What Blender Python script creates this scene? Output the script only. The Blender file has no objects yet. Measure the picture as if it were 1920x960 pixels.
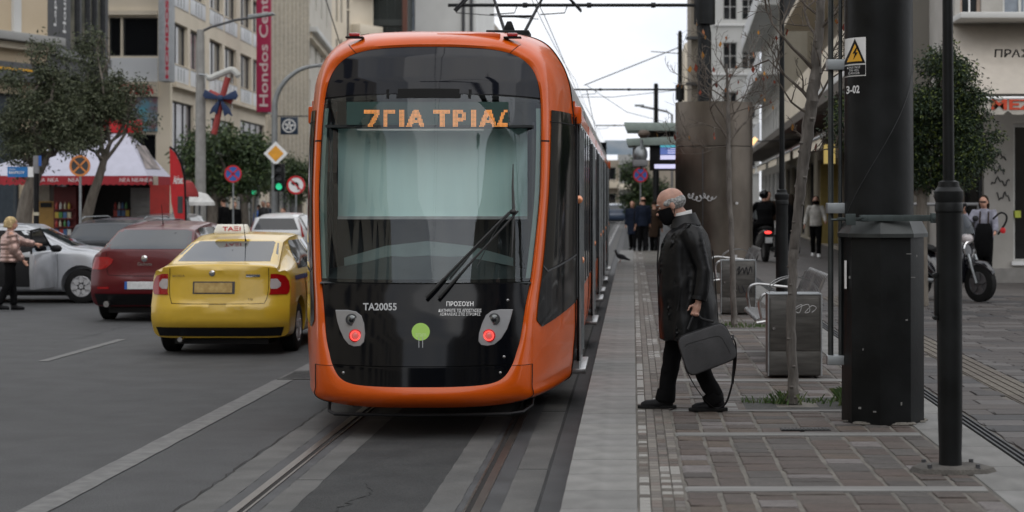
import bpy, bmesh, math, random
from mathutils import Vector, Matrix, noise
from mathutils.bvhtree import BVHTree
random.seed(7)
SC = bpy.context.scene
COL = SC.collection
rad = math.radians
# ---------------------------------------------------------------- camera
HC, F, VX, VY = 1.92, 3500.0, 1186.0, 370.0      # eye height, focal length in photo pixels, vanishing point
cam_d = bpy.data.cameras.new('camera')
cam = bpy.data.objects.new('camera', cam_d)
COL.objects.link(cam)
cam.location = (0, 0, HC)
cam.rotation_euler = (rad(90), 0, 0)
cam_d.sensor_width = 36
cam_d.lens = F / 1920 * 36
cam_d.shift_x = (960 - VX) / 1920
cam_d.shift_y = (VY - 480) / 1920
cam_d.clip_start = 0.1
cam_d.clip_end = 3000
cam_d.dof.use_dof = True
cam_d.dof.focus_distance = 14.9
cam_d.dof.aperture_fstop = 3.0
SC.camera = cam
# ---------------------------------------------------------------- sky and sun (overcast)
SUN_EL, SUN_AZ = 56, 150      # degrees; azimuth measured clockwise from +Y
world = bpy.data.worlds.new('World')
SC.world = world
world.use_nodes = True
nt = world.node_tree
nt.nodes.clear()
def N(t, **k):
    n = nt.nodes.new(t)
    for a, b in k.items(): setattr(n, a, b)
    return n
out = N('ShaderNodeOutputWorld'); bg = N('ShaderNodeBackground'); sky = N('ShaderNodeTexSky', sky_type='NISHITA', sun_disc=False)
sky.sun_elevation = rad(SUN_EL); sky.sun_rotation = rad(SUN_AZ)
tc = N('ShaderNodeTexCoord'); mp = N('ShaderNodeMapping'); mp.inputs['Scale'].default_value = (1, 1, 2.6)
nz = N('ShaderNodeTexNoise'); nz.inputs['Scale'].default_value = 4.2; nz.inputs['Detail'].default_value = 8; nz.inputs['Roughness'].default_value = .55
rp = N('ShaderNodeValToRGB')
rp.color_ramp.elements[0].position = .36; rp.color_ramp.elements[0].color = (11.6, 12.2, 13.4, 1)
rp.color_ramp.elements[1].position = .62; rp.color_ramp.elements[1].color = (15.5, 15.5, 15.6, 1)
mx = N('ShaderNodeMix', data_type='RGBA'); mx.inputs[0].default_value = .94
L = nt.links.new
L(tc.outputs['Generated'], mp.inputs[0]); L(mp.outputs[0], nz.inputs['Vector']); L(nz.outputs['Fac'], rp.inputs[0])
L(sky.outputs[0], mx.inputs[6]); L(rp.outputs[0], mx.inputs[7]); L(mx.outputs[2], bg.inputs[0]); L(bg.outputs[0], out.inputs[0])
bg.inputs[1].default_value = 0.1
sun_d = bpy.data.lights.new('sun', 'SUN'); sun_d.energy = 1.1; sun_d.angle = rad(70); sun_d.color = (1, .97, .93)
sun = bpy.data.objects.new('sun', sun_d); COL.objects.link(sun)
_a, _e = rad(SUN_AZ), rad(SUN_EL)
sun.rotation_euler = (-Vector((math.sin(_a) * math.cos(_e), math.cos(_a) * math.cos(_e), math.sin(_e)))).to_track_quat('-Z', 'Y').to_euler()
SC.view_settings.view_transform = 'Standard'
SC.view_settings.look = 'None'
SC.view_settings.exposure = -0.25
SC.view_settings.gamma = 1
SC.cycles.use_denoising = True
SC.cycles.max_bounces = 8
# ---------------------------------------------------------------- photo-to-place measuring
def W(px, py, Y): return Vector(((px - VX) * Y / F, Y, HC - (py - VY) * Y / F))
def XP(px, Y): return (px - VX) * Y / F
def ZP(py, Y): return HC - (py - VY) * Y / F
def GY(py, z=0): return (HC - z) * F / (py - VY)
PZ = 0.32                       # platform height
# ---------------------------------------------------------------- materials
MATS = {}
def mat(name, c, rough=.6, metal=0., var=.12, vs=6., bump=0., bs=80., coat=0., spec=.5, emit=None, es=0., trans=0., rnd=None, ior=1.5, space='Object', stretch=None, c2=None, detail=4, alpha=None):
    """Principled material; colour varied by noise (var) or mixed with c2; rnd = 'object'/'island' picks from extra colours."""
    if name in MATS: return MATS[name]
    m = bpy.data.materials.new(name); m.use_nodes = True
    t = m.node_tree; b = t.nodes['Principled BSDF']; l = t.links.new
    b.inputs['Roughness'].default_value = rough; b.inputs['Metallic'].default_value = metal
    b.inputs['Coat Weight'].default_value = coat; b.inputs['Coat Roughness'].default_value = .04
    b.inputs['Specular IOR Level'].default_value = spec; b.inputs['IOR'].default_value = ior
    b.inputs['Transmission Weight'].default_value = trans
    if alpha is not None: b.inputs['Alpha'].default_value = alpha
    tcn = t.nodes.new('ShaderNodeTexCoord'); vec = tcn.outputs[space]
    if stretch:
        mpn = t.nodes.new('ShaderNodeMapping'); mpn.inputs['Scale'].default_value = stretch; l(vec, mpn.inputs[0]); vec = mpn.outputs[0]
    base = None
    if rnd:
        rp = t.nodes.new('ShaderNodeValToRGB'); rp.color_ramp.interpolation = 'CONSTANT'
        cols = [c] + list(c2)
        e = rp.color_ramp.elements
        while len(e) < len(cols): e.new(.5)
        for i, cc in enumerate(cols): e[i].position = i / len(cols); e[i].color = (*cc, 1)
        if rnd == 'object': s = t.nodes.new('ShaderNodeObjectInfo').outputs['Random']
        else: s = t.nodes.new('ShaderNodeNewGeometry').outputs['Random Per Island']
        l(s, rp.inputs[0]); base = rp.outputs[0]
    nz = t.nodes.new('ShaderNodeTexNoise'); nz.inputs['Scale'].default_value = vs; nz.inputs['Detail'].default_value = detail
    l(vec, nz.inputs['Vector'])
    if base is None:
        mr = t.nodes.new('ShaderNodeMix'); mr.data_type = 'RGBA'
        ca, cb = ([x * (1 - var) for x in c], [min(1, x * (1 + var)) for x in c]) if not c2 else (c, c2)
        mr.inputs[6].default_value = (*ca, 1); mr.inputs[7].default_value = (*cb, 1)
        cr = t.nodes.new('ShaderNodeMapRange'); cr.inputs[1].default_value = .32; cr.inputs[2].default_value = .68
        l(nz.outputs['Fac'], cr.inputs[0]); l(cr.outputs[0], mr.inputs[0]); base = mr.outputs[2]
    else:
        hv = t.nodes.new('ShaderNodeHueSaturation'); cr = t.nodes.new('ShaderNodeMapRange')
        cr.inputs[1].default_value = .3; cr.inputs[2].default_value = .7; cr.inputs[3].default_value = 1 - var; cr.inputs[4].default_value = 1 + var
        l(nz.outputs['Fac'], cr.inputs[0]); l(cr.outputs[0], hv.inputs['Value']); l(base, hv.inputs['Color']); base = hv.outputs[0]
    l(base, b.inputs['Base Color'])
    if bump:
        bn = t.nodes.new('ShaderNodeBump'); bn.inputs['Strength'].default_value = bump; bn.inputs['Distance'].default_value = .01
        n2 = t.nodes.new('ShaderNodeTexNoise'); n2.inputs['Scale'].default_value = bs; n2.inputs['Detail'].default_value = 3
        l(vec, n2.inputs['Vector']); l(n2.outputs['Fac'], bn.inputs['Height']); l(bn.outputs[0], b.inputs['Normal'])
        b_r = t.nodes.new('ShaderNodeMapRange'); b_r.inputs[3].default_value = max(0, rough - .1); b_r.inputs[4].default_value = min(1, rough + .1)
        l(nz.outputs['Fac'], b_r.inputs[0]); l(b_r.outputs[0], b.inputs['Roughness'])
    if emit:
        b.inputs['Emission Color'].default_value = (*emit, 1); b.inputs['Emission Strength'].default_value = es
    MATS[name] = m
    return m
def glassy(name, tint, rough=.02, mixf=.25):
    """window glass that shows what is behind it: mostly transparent tint plus a sharp Fresnel reflection"""
    if name in MATS: return MATS[name]
    m = bpy.data.materials.new(name); m.use_nodes = True; t = m.node_tree; t.nodes.clear(); l = t.links.new
    o = t.nodes.new('ShaderNodeOutputMaterial'); tr = t.nodes.new('ShaderNodeBsdfTransparent'); gl = t.nodes.new('ShaderNodeBsdfGlossy')
    fr = t.nodes.new('ShaderNodeFresnel'); fr.inputs[0].default_value = 1.5; mxn = t.nodes.new('ShaderNodeMixShader'); ad = t.nodes.new('ShaderNodeMath'); ad.operation = 'MULTIPLY_ADD'
    ad.inputs[1].default_value = 1.; ad.inputs[2].default_value = mixf
    tr.inputs[0].default_value = (*tint, 1); gl.inputs['Roughness'].default_value = rough; gl.inputs[0].default_value = (.9, .95, 1, 1)
    l(fr.outputs[0], ad.inputs[0]); l(ad.outputs[0], mxn.inputs[0]); l(tr.outputs[0], mxn.inputs[1]); l(gl.outputs[0], mxn.inputs[2]); l(mxn.outputs[0], o.inputs[0])
    MATS[name] = m
    return m
M = dict(
    black=mat('black_paint', (.008, .008, .009), .5, spec=.25, var=.2, bump=.05, bs=30),
    blackg=mat('black_gloss', (.003, .0035, .005), .10, spec=.3, var=.05),
    rubber=mat('rubber', (.012, .012, .012), .85, spec=.2, bump=.2),
    steel=mat('steel', (.42, .42, .42), .32, 1., var=.2, vs=12, bump=.05),
    galv=mat('galvanised', (.33, .35, .36), .5, .8, var=.2, vs=5, bump=.05),
    pole=mat('pole_paint', (.009, .010, .0105), .45, 0., var=.45, vs=3, bump=.12, bs=25, spec=.2),
    white=mat('white_paint', (.78, .78, .77), .5, var=.06),
    red=mat('red_paint', (.55, .02, .025), .4, var=.1),
    blue=mat('blue_paint', (.03, .12, .42), .4, var=.1),
    grey=mat('grey_paint', (.2, .2, .205), .5, var=.12),
    darkgrey=mat('dark_grey', (.05, .052, .056), .5, var=.2),
    glass=mat('window_glass', (.02, .025, .03), .05, var=.3, vs=.8, spec=.8),
    glassd=mat('dark_glass', (.008, .009, .011), .04, var=.2, coat=.3),
    skin=mat('skin', (.50, .27, .19), .5, var=.12, vs=30, bump=.05),
    skinw=mat('weathered_skin', (.42, .235, .175), .48, var=.18, vs=22, bump=.12, bs=120),
)
# ---------------------------------------------------------------- mesh builder
class MB:
    def __init__(s): s.v = []; s.f = []; s.mi = []; s.c = 0; s.T = None
    def add(s, vs, fs):
        n = len(s.v)
        vs = [Vector(p) for p in vs]
        if s.T is not None: vs = [s.T @ p for p in vs]
        s.v += vs; s.f += [tuple(i + n for i in f) for f in fs]; s.mi += [s.c] * len(fs)
        return s
    def box(s, x0, x1, y0, y1, z0, z1):
        return s.add([(x, y, z) for z in (z0, z1) for y in (y0, y1) for x in (x0, x1)],
                     [(0, 2, 3, 1), (4, 5, 7, 6), (0, 1, 5, 4), (2, 6, 7, 3), (0, 4, 6, 2), (1, 3, 7, 5)])
    def cyl(s, p0, p1, r0, r1=None, n=12, cap=True):
        return s.tube([p0, p1], [r0, r0 if r1 is None else r1], n, cap)
    def tube(s, path, r, n=8, cap=True):
        path = [Vector(p) for p in path]
        if not hasattr(r, '__len__'): r = [r] * len(path)
        rings = []; prev = None
        for i, p in enumerate(path):
            d = (path[min(i + 1, len(path) - 1)] - path[max(i - 1, 0)])
            if d.length < 1e-9: d = Vector((0, 0, 1))
            d.normalize()
            a = prev if prev is not None else (Vector((1, 0, 0)) if abs(d.x) < .9 else Vector((0, 1, 0)))
            a = (a - d * a.dot(d)).normalized(); prev = a; b = d.cross(a)
            rings.append([p + (a * math.cos(2 * math.pi * k / n) + b * math.sin(2 * math.pi * k / n)) * r[i] for k in range(n)])
        return s.loft(rings, True, cap)
    def loft(s, rings, closed=True, cap=False):
        n = len(rings[0]); vs = [p for q in rings for p in q]; fs = []
        for i in range(len(rings) - 1):
            for k in range(n if closed else n - 1):
                k2 = (k + 1) % n; fs.append((i * n + k, i * n + k2, (i + 1) * n + k2, (i + 1) * n + k))
        if cap: fs += [tuple(range(n - 1, -1, -1)), tuple((len(rings) - 1) * n + k for k in range(n))]
        return s.add(vs, fs)
    def lathe(s, prof, n=20, o=(0, 0, 0), axis='z', cap=True):
        o = Vector(o); rings = []
        for r, h in prof:
            ring = []
            for k in range(n):
                a = 2 * math.pi * k / n; c, d = r * math.cos(a), r * math.sin(a)
                ring.append(o + Vector({'z': (c, d, h), 'y': (c, h, d), 'x': (h, c, d)}[axis]))
            rings.append(ring)
        return s.loft(rings, True, cap)
    def prism(s, pts, y0, y1, axis='y'):
        """polygon pts (x,z) extruded along y (or given axis)"""
        g = {'y': lambda a, b, h: (a, h, b), 'x': lambda a, b, h: (h, a, b), 'z': lambda a, b, h: (a, b, h)}[axis]
        n = len(pts)
        return s.add([g(a, b, y0) for a, b in pts] + [g(a, b, y1) for a, b in pts],
                     [tuple(range(n)), tuple(range(2 * n - 1, n - 1, -1))] + [(k, k + n, (k + 1) % n + n, (k + 1) % n) for k in range(n)])
    def ell(s, c, r, n=14, rot=None):
        c = Vector(c); r = (r, r, r) if not hasattr(r, '__len__') else r; m = n // 2 + 1
        rings = []
        for i in range(1, m):
            t = math.pi * i / m
            ring = []
            for k in range(n):
                a = 2 * math.pi * k / n; p = Vector((r[0] * math.sin(t) * math.cos(a), r[1] * math.sin(t) * math.sin(a), -r[2] * math.cos(t)))
                ring.append(c + (rot @ p if rot else p))
            rings.append(ring)
        return s.loft(rings, True, True)
    def mesh(s, name, mats=None, smooth=30, bevel=0, seg=2):
        me = bpy.data.meshes.new(name); me.from_pydata([tuple(p) for p in s.v], [], s.f)
        for m in (mats if isinstance(mats, (list, tuple)) else [mats] if mats else []): me.materials.append(m)
        if any(s.mi): me.polygons.foreach_set('material_index', s.mi)
        bm = bmesh.new(); bm.from_mesh(me)
        bmesh.ops.recalc_face_normals(bm, faces=bm.faces)
        if bevel:
            es = [e for e in bm.edges if len(e.link_faces) == 2 and e.calc_face_angle(0) > rad(28)]
            bmesh.ops.bevel(bm, geom=es, offset=bevel, segments=seg, affect='EDGES', clamp_overlap=True, profile=.6)
        bm.to_mesh(me); bm.free()
        if smooth:
            me.shade_smooth(); me.set_sharp_from_angle(angle=rad(smooth))
        return me
    def build(s, name, mats, parent=None, smooth=30, bevel=0, seg=2, **k):
        return obj(name, s.mesh(name, mats, smooth, bevel, seg), parent, **k)
def obj(name, me, parent=None, label=None, cat=None, group=None, kind=None, loc=None, rz=None):
    o = bpy.data.objects.new(name, me); COL.objects.link(o)
    if parent: o.parent = parent
    if label: o['label'] = label
    if cat: o['category'] = cat
    if group: o['group'] = group
    if kind: o['kind'] = kind
    if loc is not None: o.location = loc
    if rz is not None: o.rotation_euler = (0, 0, rz)
    return o
def thing(name, label, cat, loc=(0, 0, 0), rz=0, group=None): return obj(name, None, None, label, cat, group, None, loc, rz)
def kids(o): return [c for c in bpy.data.objects if c.parent == o]
KIDS = None
def dup(root, loc, rz=0, label=None, group=None, scale=None):
    r = root.copy(); COL.objects.link(r); r.location = loc; r.rotation_euler = (0, 0, rz)
    if label: r['label'] = label
    if group: r['group'] = group
    if scale: r.scale = scale
    for ch in kids(root):
        c = ch.copy(); COL.objects.link(c); c.parent = r
        for g in kids(ch):
            d = g.copy(); COL.objects.link(d); d.parent = c
    return r
def B(*a): return MB().box(*a)
DG = None
def evaluate(me, mods, name='tmp'):
    o = bpy.data.objects.new(name, me); COL.objects.link(o)
    for t, kw in mods:
        m = o.modifiers.new(t, t)
        for a, b in kw.items(): setattr(m, a, b)
    dg = bpy.context.evaluated_depsgraph_get(); r = bpy.data.meshes.new_from_object(o.evaluated_get(dg)); r.name = name
    bpy.data.objects.remove(o)
    return r
def blob(mb, vox, name, material, smooth_it=4, sf=.5):
    me = mb.mesh(name, None, 0)
    r = evaluate(me, [('REMESH', dict(mode='VOXEL', voxel_size=vox, use_smooth_shade=True)), ('SMOOTH', dict(factor=sf, iterations=smooth_it))], name)
    r.materials.clear(); r.materials.append(material); r.shade_smooth()
    return r
_tc = {}
def text_mesh(txt, bold=0., ext=.0):
    k = (txt, bold, ext)
    if k in _tc: return _tc[k]
    cu = bpy.data.curves.new('lettering', 'FONT'); cu.body = txt; cu.size = 1; cu.offset = bold; cu.resolution_u = 3
    cu.extrude = 0
    o = bpy.data.objects.new('lettering', cu); COL.objects.link(o)
    dg = bpy.context.evaluated_depsgraph_get(); me = bpy.data.meshes.new_from_object(o.evaluated_get(dg)); bpy.data.objects.remove(o)
    vs = [v.co.copy() for v in me.vertices]; fs = [tuple(p.vertices) for p in me.polygons]
    x0 = min(v.x for v in vs); x1 = max(v.x for v in vs); y0 = min(v.y for v in vs); y1 = max(v.y for v in vs)
    _tc[k] = ([((v.x - x0) / (x1 - x0), (v.y - y0) / (y1 - y0)) for v in vs], fs)
    return _tc[k]
def lettering(txt, o, xd, ud, w, h, material, parent=None, name='lettering', bold=0., fn=None, **k):
    """flat lettering; o = lower left corner, xd / ud = directions of the line and of up; fn(a,b) optionally maps to a surface"""
    vs, fs = text_mesh(txt, bold)
    mb = MB()
    if fn: P = [fn(a, b) for a, b in vs]
    else:
        o, xd, ud = Vector(o), Vector(xd).normalized(), Vector(ud).normalized(); P = [o + xd * (a * w) + ud * (b * h) for a, b in vs]
    mb.add(P, fs)
    me = bpy.data.meshes.new(name); me.from_pydata([tuple(p) for p in mb.v], [], mb.f); me.materials.append(material)
    return obj(name, me, parent, **k)
def cr(pts, n):
    """Catmull-Rom through a list of tuples, n samples per span"""
    P = [Vector(p) if len(p) == 3 else Vector((*p, 0)) for p in pts]; res = []; d = len(pts[0])
    for i in range(len(P) - 1):
        p0, p1, p2, p3 = P[max(i - 1, 0)], P[i], P[i + 1], P[min(i + 2, len(P) - 1)]
        for k in range(n):
            t = k / n
            q = .5 * ((2 * p1) + (p2 - p0) * t + (2 * p0 - 5 * p1 + 4 * p2 - p3) * t * t + (3 * p1 - p0 - 3 * p2 + p3) * t ** 3)
            res.append(q)
    res.append(P[-1])
    return [tuple(q)[:d] for q in res]
def interp(tab, x):
    if x <= tab[0][0]: return tab[0][1]
    for (a, b), (c, d) in zip(tab, tab[1:]):
        if x <= c: return b + (d - b) * (x - a) / (c - a)
    return tab[-1][1]
# ================================================================ GROUND
asph = mat('asphalt', (.044, .045, .0465), .8, c2=(.057, .058, .060), vs=.8, bump=.5, bs=140, detail=10)
def speckle(m, sc=240, amt=.35):
    """grain: fine aggregate speckle multiplied into the base colour"""
    t = m.node_tree; b = t.nodes['Principled BSDF']; src = b.inputs['Base Color'].links[0].from_socket
    g = t.nodes.new('ShaderNodeTexNoise'); g.inputs['Scale'].default_value = sc; g.inputs['Detail'].default_value = 2
    tcn = t.nodes.new('ShaderNodeTexCoord'); t.links.new(tcn.outputs['Object'], g.inputs['Vector'])
    mr = t.nodes.new('ShaderNodeMapRange'); mr.inputs[1].default_value = .3; mr.inputs[2].default_value = .7; mr.inputs[3].default_value = 1 - amt; mr.inputs[4].default_value = 1 + amt
    g2 = t.nodes.new('ShaderNodeTexNoise'); g2.inputs['Scale'].default_value = sc / 40; g2.inputs['Detail'].default_value = 6; t.links.new(tcn.outputs['Object'], g2.inputs['Vector'])
    mr2 = t.nodes.new('ShaderNodeMapRange'); mr2.inputs[1].default_value = .3; mr2.inputs[2].default_value = .7; mr2.inputs[3].default_value = .80; mr2.inputs[4].default_value = 1.17
    t.links.new(g2.outputs['Fac'], mr2.inputs[0])
    mm = t.nodes.new('ShaderNodeMath'); mm.operation = 'MULTIPLY'; t.links.new(g.outputs['Fac'], mr.inputs[0]); t.links.new(mr.outputs[0], mm.inputs[0]); t.links.new(mr2.outputs[0], mm.inputs[1])
    hv = t.nodes.new('ShaderNodeHueSaturation'); t.links.new(mm.outputs[0], hv.inputs['Value']); t.links.new(src, hv.inputs['Color']); t.links.new(hv.outputs[0], b.inputs['Base Color'])
    return m
speckle(asph, 90, .45)
conc = speckle(mat('track_concrete', (.074, .074, .072), .8, c2=(.108, .106, .102), vs=1.6, bump=.3, bs=60, detail=8), 120, .12)
concp = speckle(mat('platform_concrete', (.25, .245, .235), .75, c2=(.32, .315, .30), vs=3, bump=.2, bs=60, detail=8), 120, .1)
seal = speckle(mat('rail_seal', (.036, .037, .039), .7, c2=(.062, .063, .066), vs=2, bump=.1), 100, .15)
mid = speckle(mat('track_asphalt', (.02, .021, .022), .85, c2=(.037, .038, .038), vs=3, bump=.6, bs=120, detail=8), 90, .5)
def sheet(name, x0, x1, y0, y1, z, m, parent=None, jag=0., kind='structure', step=.5, **k):
    mb = MB(); n = max(1, int((y1 - y0) / step)) if jag else 1
    pts = []
    for i in range(n + 1):
        y = y0 + (y1 - y0) * i / n
        pts.append([(x0 + random.uniform(-jag, jag), y, z), (x1 + random.uniform(-jag, jag), y, z)])
    mb.loft(pts, False)
    return mb.build(name, m, parent, smooth=0, kind=None if parent else kind, **k)
g = MB(); g.add([(-500, -60, 0), (500, -60, 0), (500, 1500, 0), (-500, 1500, 0)], [(0, 1, 2, 3)])
ground = g.build('ground', asph, kind='structure', smooth=0)
CX = -1.685
track = obj('tram_track', None, kind='structure')
sheet('concrete_strip', -2.78, -2.55, 4, 160, .004, conc, track, jag=.008, step=.18)
sheet('rail_seal', -2.55, -2.28, 4, 160, .004, seal, track)
sheet('concrete_strip', -2.28, -2.09, 4, 160, .004, conc, track, jag=.005, step=.15)
sheet('asphalt_infill', -2.09, -1.28, 4, 160, .003, mid, track)
sheet('concrete_strip', -1.28, -1.08, 4, 160, .004, conc, track, jag=.005, step=.2)
sheet('rail_seal', -1.08, -.81, 4, 160, .004, seal, track)
sheet('concrete_strip', -.81, -.60, 4, 160, .004, conc, track, jag=.004)
sheet('joint', -.60, -.575, 4, 160, .002, mid, track)
sheet('gutter_strip', -.575, -.37, 4, 160, .006, seal, track)
railm = mat('rail_steel', (.16, .148, .135), .38, .8, var=.25, vs=20, bump=.05)
groove = mat('rail_groove', (.012, .01, .009), .9, var=.4, vs=30)
for xc, sgn in ((-2.4, 1), (-.985, -1)):
    r = MB(); r.box(xc - .03 * sgn - .028, xc - .03 * sgn + .028, 4, 160, -.05, .012); r.box(xc + .04 * sgn - .008, xc + .04 * sgn + .008, 4, 160, -.05, .011)
    r.c = 1; r.box(xc + .015 * sgn - .018, xc + .015 * sgn + .018, 4, 160, -.05, .0065)
    r.build('rail', [railm, groove], track, smooth=0)
for yj in (10.4, 12.65, 16.2):
    MB().box(-2.28, -2.09, yj, yj + .012, .0042, .0055).build('joint', mid, track, smooth=0)
    MB().box(-.81, -.60, yj + .5, yj + .51, .0042, .0055).build('joint', mid, track, smooth=0)
# cracks along the slab edge
ck = MB(); y = 5.0; xx = -2.79; cp = []
while y < 19:
    cp.append((xx + random.uniform(-.02, .015), y)); y += random.uniform(.08, .25)
ck.loft([[(a - random.uniform(.002, .006), b, .0085), (a + random.uniform(.002, .008), b, .0085)] for a, b in cp], False)
ck.build('crack', groove, track, smooth=0)
for (cx0, cy0, cx1, cy1) in ((-4.2, 9.6, -6.0, 12.4), (-1.9, 9.5, -1.5, 12.6), (-7.6, 24.5, -7.2, 33)):
    ck = MB(); n_ = 46; w_ = [0]
    for i in range(n_): w_.append(w_[-1] + random.gauss(0, .022))
    ck.loft([[(cx0 + (cx1 - cx0) * i / n_ + w_[i] - .0035, cy0 + (cy1 - cy0) * i / n_ + random.gauss(0, .02), .007), (cx0 + (cx1 - cx0) * i / n_ + w_[i] + random.uniform(.001, .007), cy0 + (cy1 - cy0) * i / n_, .007)] for i in range(n_ + 1)], False)
    ck.build('crack', mid, track, smooth=0)
paint = mat('road_paint', (.085, .085, .084), .7, c2=(.16, .16, .155), vs=9, bump=.2, detail=8)
markings = obj('road_markings', None, kind='structure')
sheet('solid_line', -3.76, -3.56, 3, 19.6, .006, paint, markings, jag=.004, step=.2)
sheet('solid_line', -3.74, -3.54, 20.6, 90, .006, paint, markings)
for i in range(6): sheet('dash', -6.95, -6.83, 21.8 + 9.5 * i, 25.2 + 9.5 * i, .006, paint, markings)
sheet('dash', -6.95, -6.83, 12.2, 15.6, .006, paint, markings)
ic = MB(); ic.box(-3.74, -3.34, 19.65, 20.5, .002, .009); ic.c = 1
for i in range(6): ic.box(-3.7, -3.38, 19.72 + i * .125, 19.79 + i * .125, .009, .012)
ic.build('manhole_cover', [conc, mid], label='rectangular manhole cover in the road at the end of the white line', cat='manhole cover')
# ---------------------------------------------------------------- tram platform and pedestrian pavement
plat = obj('tram_platform', None, kind='structure')
mortar = speckle(mat('mortar', (.10, .092, .08), .9, c2=(.15, .138, .12), vs=5, bump=.5), 100, .2)
B(-.365, 2.34, 3, 56, -.05, PZ - .008).build('platform_base', mortar, plat, smooth=0)
B(-.375, -.30, 3, 56, -.04, PZ - .03).build('kerb_face', conc, plat, smooth=0)
def tile_me(bev=.02, name='stone', dirt=.0):
    """unit slab 1x1, top at z=0, chamfered rim"""
    mb = MB(); n = 8
    def ring(s, z, wob=0): return [(x * s + (random.uniform(-wob, wob)), y * s + random.uniform(-wob, wob), z) for x, y in ((-.5, -.5), (0, -.5), (.5, -.5), (.5, 0), (.5, .5), (0, .5), (-.5, .5), (-.5, 0))]
    mb.loft([ring(1, -.03), ring(1, -.006, bev * .8), ring(1 - bev * 2, 0, bev * .6)], True); mb.add([mb.v[16 + k] for k in range(8)], [tuple(range(8))])
    return mb
stone_cols = [(.072, .057, .052), (.088, .074, .067), (.066, .063, .062), (.078, .065, .060), (.094, .082, .074), (.084, .063, .055), (.058, .053, .052), (.098, .076, .060), (.082, .079, .077)]
_a = [sum(c[i] for c in stone_cols) / len(stone_cols) for i in range(3)]
stone_cols = [tuple((c[i] * .72 + _a[i] * .28) * (.98, .945, .90)[i] for i in range(3)) for c in stone_cols]
stone_m = speckle(mat('porphyry', (.145, .13, .125), .72, c2=stone_cols, rnd='object', var=.28, vs=7, bump=.7, bs=26, stretch=(1, 2.5, 1), space='Object'), 60, .14)
stone_i = speckle(mat('porphyry_far', (.145, .13, .125), .72, c2=stone_cols, rnd='island', var=.22, vs=6, bump=.4, bs=30), 60, .14)
slab_m = speckle(mat('slab_concrete', (.165, .162, .155), .75, c2=[(.175, .172, .165), (.186, .183, .174), (.152, .15, .143), (.178, .176, .17)], rnd='object', var=.10, vs=3, bump=.25, bs=90), 90, .1)
stones = []      # (x0,x1,y0,y1,z,kind)
tiles = [tile_me(.02 + .01 * i).mesh('stone', stone_m, 40) for i in range(5)]
slabme = tile_me(.008).mesh('slab', slab_m, 40)
def lay(name, me, x0, x1, y0, y1, z, parent, gap=.008):
    o = obj(name, me, parent); o.location = ((x0 + x1) / 2, (y0 + y1) / 2, z); o.scale = (x1 - x0 - gap, y1 - y0 - gap, 1); return o
y = 3.0
while y < 55.9:          # edge slabs
    lay('slab', slabme, -.375, .03, y, y + .6, PZ + random.uniform(-.001, .001), plat, .006); y += .6
y = 3.0; k = 0
while y < 55:
    lay('kerb_slab', slabme, 1.965, 2.335, y, y + .9, PZ + random.uniform(-.001, .001), plat, .008); y += .9
# fields of porphyry between light cross bands
bands = [(7.2, .14), (10.25, .17), (12.62, .17), (14.02, .07), (14.95, .07), (16.35, .22)]
yy = 19.4
while yy < 55: bands.append((yy, .2)); yy += 3.1
bandm = speckle(mat('cross_band', (.15, .147, .138), .8, c2=(.19, .187, .177), vs=4, bump=.3, detail=8), 90, .12)
for by, bw in bands: lay('cross_band', None or slabme, .29, 1.955, by - bw / 2, by + bw / 2, PZ + .001, plat, .004)
edges = [.285, .475, .65, .875, 1.165, 1.41, 1.62, 1.80, 1.955]
def in_band(a, b): return any(a < by + bw / 2 and b > by - bw / 2 for by, bw in bands)
allst = []
for x0, x1 in zip(edges, edges[1:]):
    y = 6.5 + random.uniform(0, .1)
    while y < 44:
        L_ = random.uniform(.13, .34); a, b = y, y + L_
        y = b
        for by, bw in bands:
            lo, hi = by - bw / 2, by + bw / 2
            if a < hi and b > lo:
                if a < lo - .05: b = lo
                else: b = a
                y = hi
                break
        if b - a < .05: continue
        if 1.2 < x0 < 1.75 and 0: continue
        if 14.02 < (a + b) / 2 < 14.95 and .82 < (x0 + x1) / 2 < 1.8: continue
        allst.append((x0 + random.uniform(0, .006), x1 - random.uniform(0, .006), a, b))
allst.sort(key=lambda s: s[2] if s[2] > 9.0 else 100 + s[2])
for s_ in allst[:300]: 
    o = lay('stone', random.choice(tiles), *s_, PZ + random.uniform(-.004, .002), plat, .019)
    o.rotation_euler = (random.uniform(-.006, .006), random.uniform(-.006, .006), random.choice((0, math.pi)) + random.uniform(-.012, .012))
st = MB(); proto_t = tile_me(.03)
def stamp(st, proto, x0, x1, y0, y1, z, gap):
    st.add([((x0 + x1) / 2 + p.x * (x1 - x0 - gap), (y0 + y1) / 2 + p.y * (y1 - y0 - gap), z + p.z) for p in proto.v], proto.f)
for s_ in allst[300:]: stamp(st, proto_t, *s_, PZ + random.uniform(-.004, .002), .019)
st.build('paving_stones', stone_i, plat, smooth=0, kind='stuff')
# tactile strip of small cubes, some bright and ribbed
tac = mat('tactile_beige', (.13, .118, .103), .7, c2=[(.155, .14, .122), (.115, .102, .09), (.165, .15, .13), (.13, .105, .09), (.10, .088, .08)], rnd='object', var=.15, vs=20, bump=.2)
taci = mat('tactile_beige_far', (.13, .118, .103), .7, c2=[(.155, .14, .122), (.115, .102, .09), (.165, .15, .13), (.13, .105, .09), (.10, .088, .08)], rnd='island', var=.15, vs=20, bump=.2)
wht = mat('tactile_white', (.31, .30, .28), .5, var=.1, vs=30)
plain_t = tile_me(.03).mesh('tactile_tile', tac, 40)
def ribbed(m_):
    rib = MB()
    for i in range(4): rib.box(-.48, .48, -.46 + i * .245, -.46 + i * .245 + .15, -.03, .0)
    rib.box(-.5, .5, -.5, .5, -.03, -.006)
    return rib
rib_t = ribbed(0).mesh('tactile_tile', wht, 0, 0); rib_b = ribbed(0).mesh('tactile_tile', tac, 0, 0)
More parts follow.
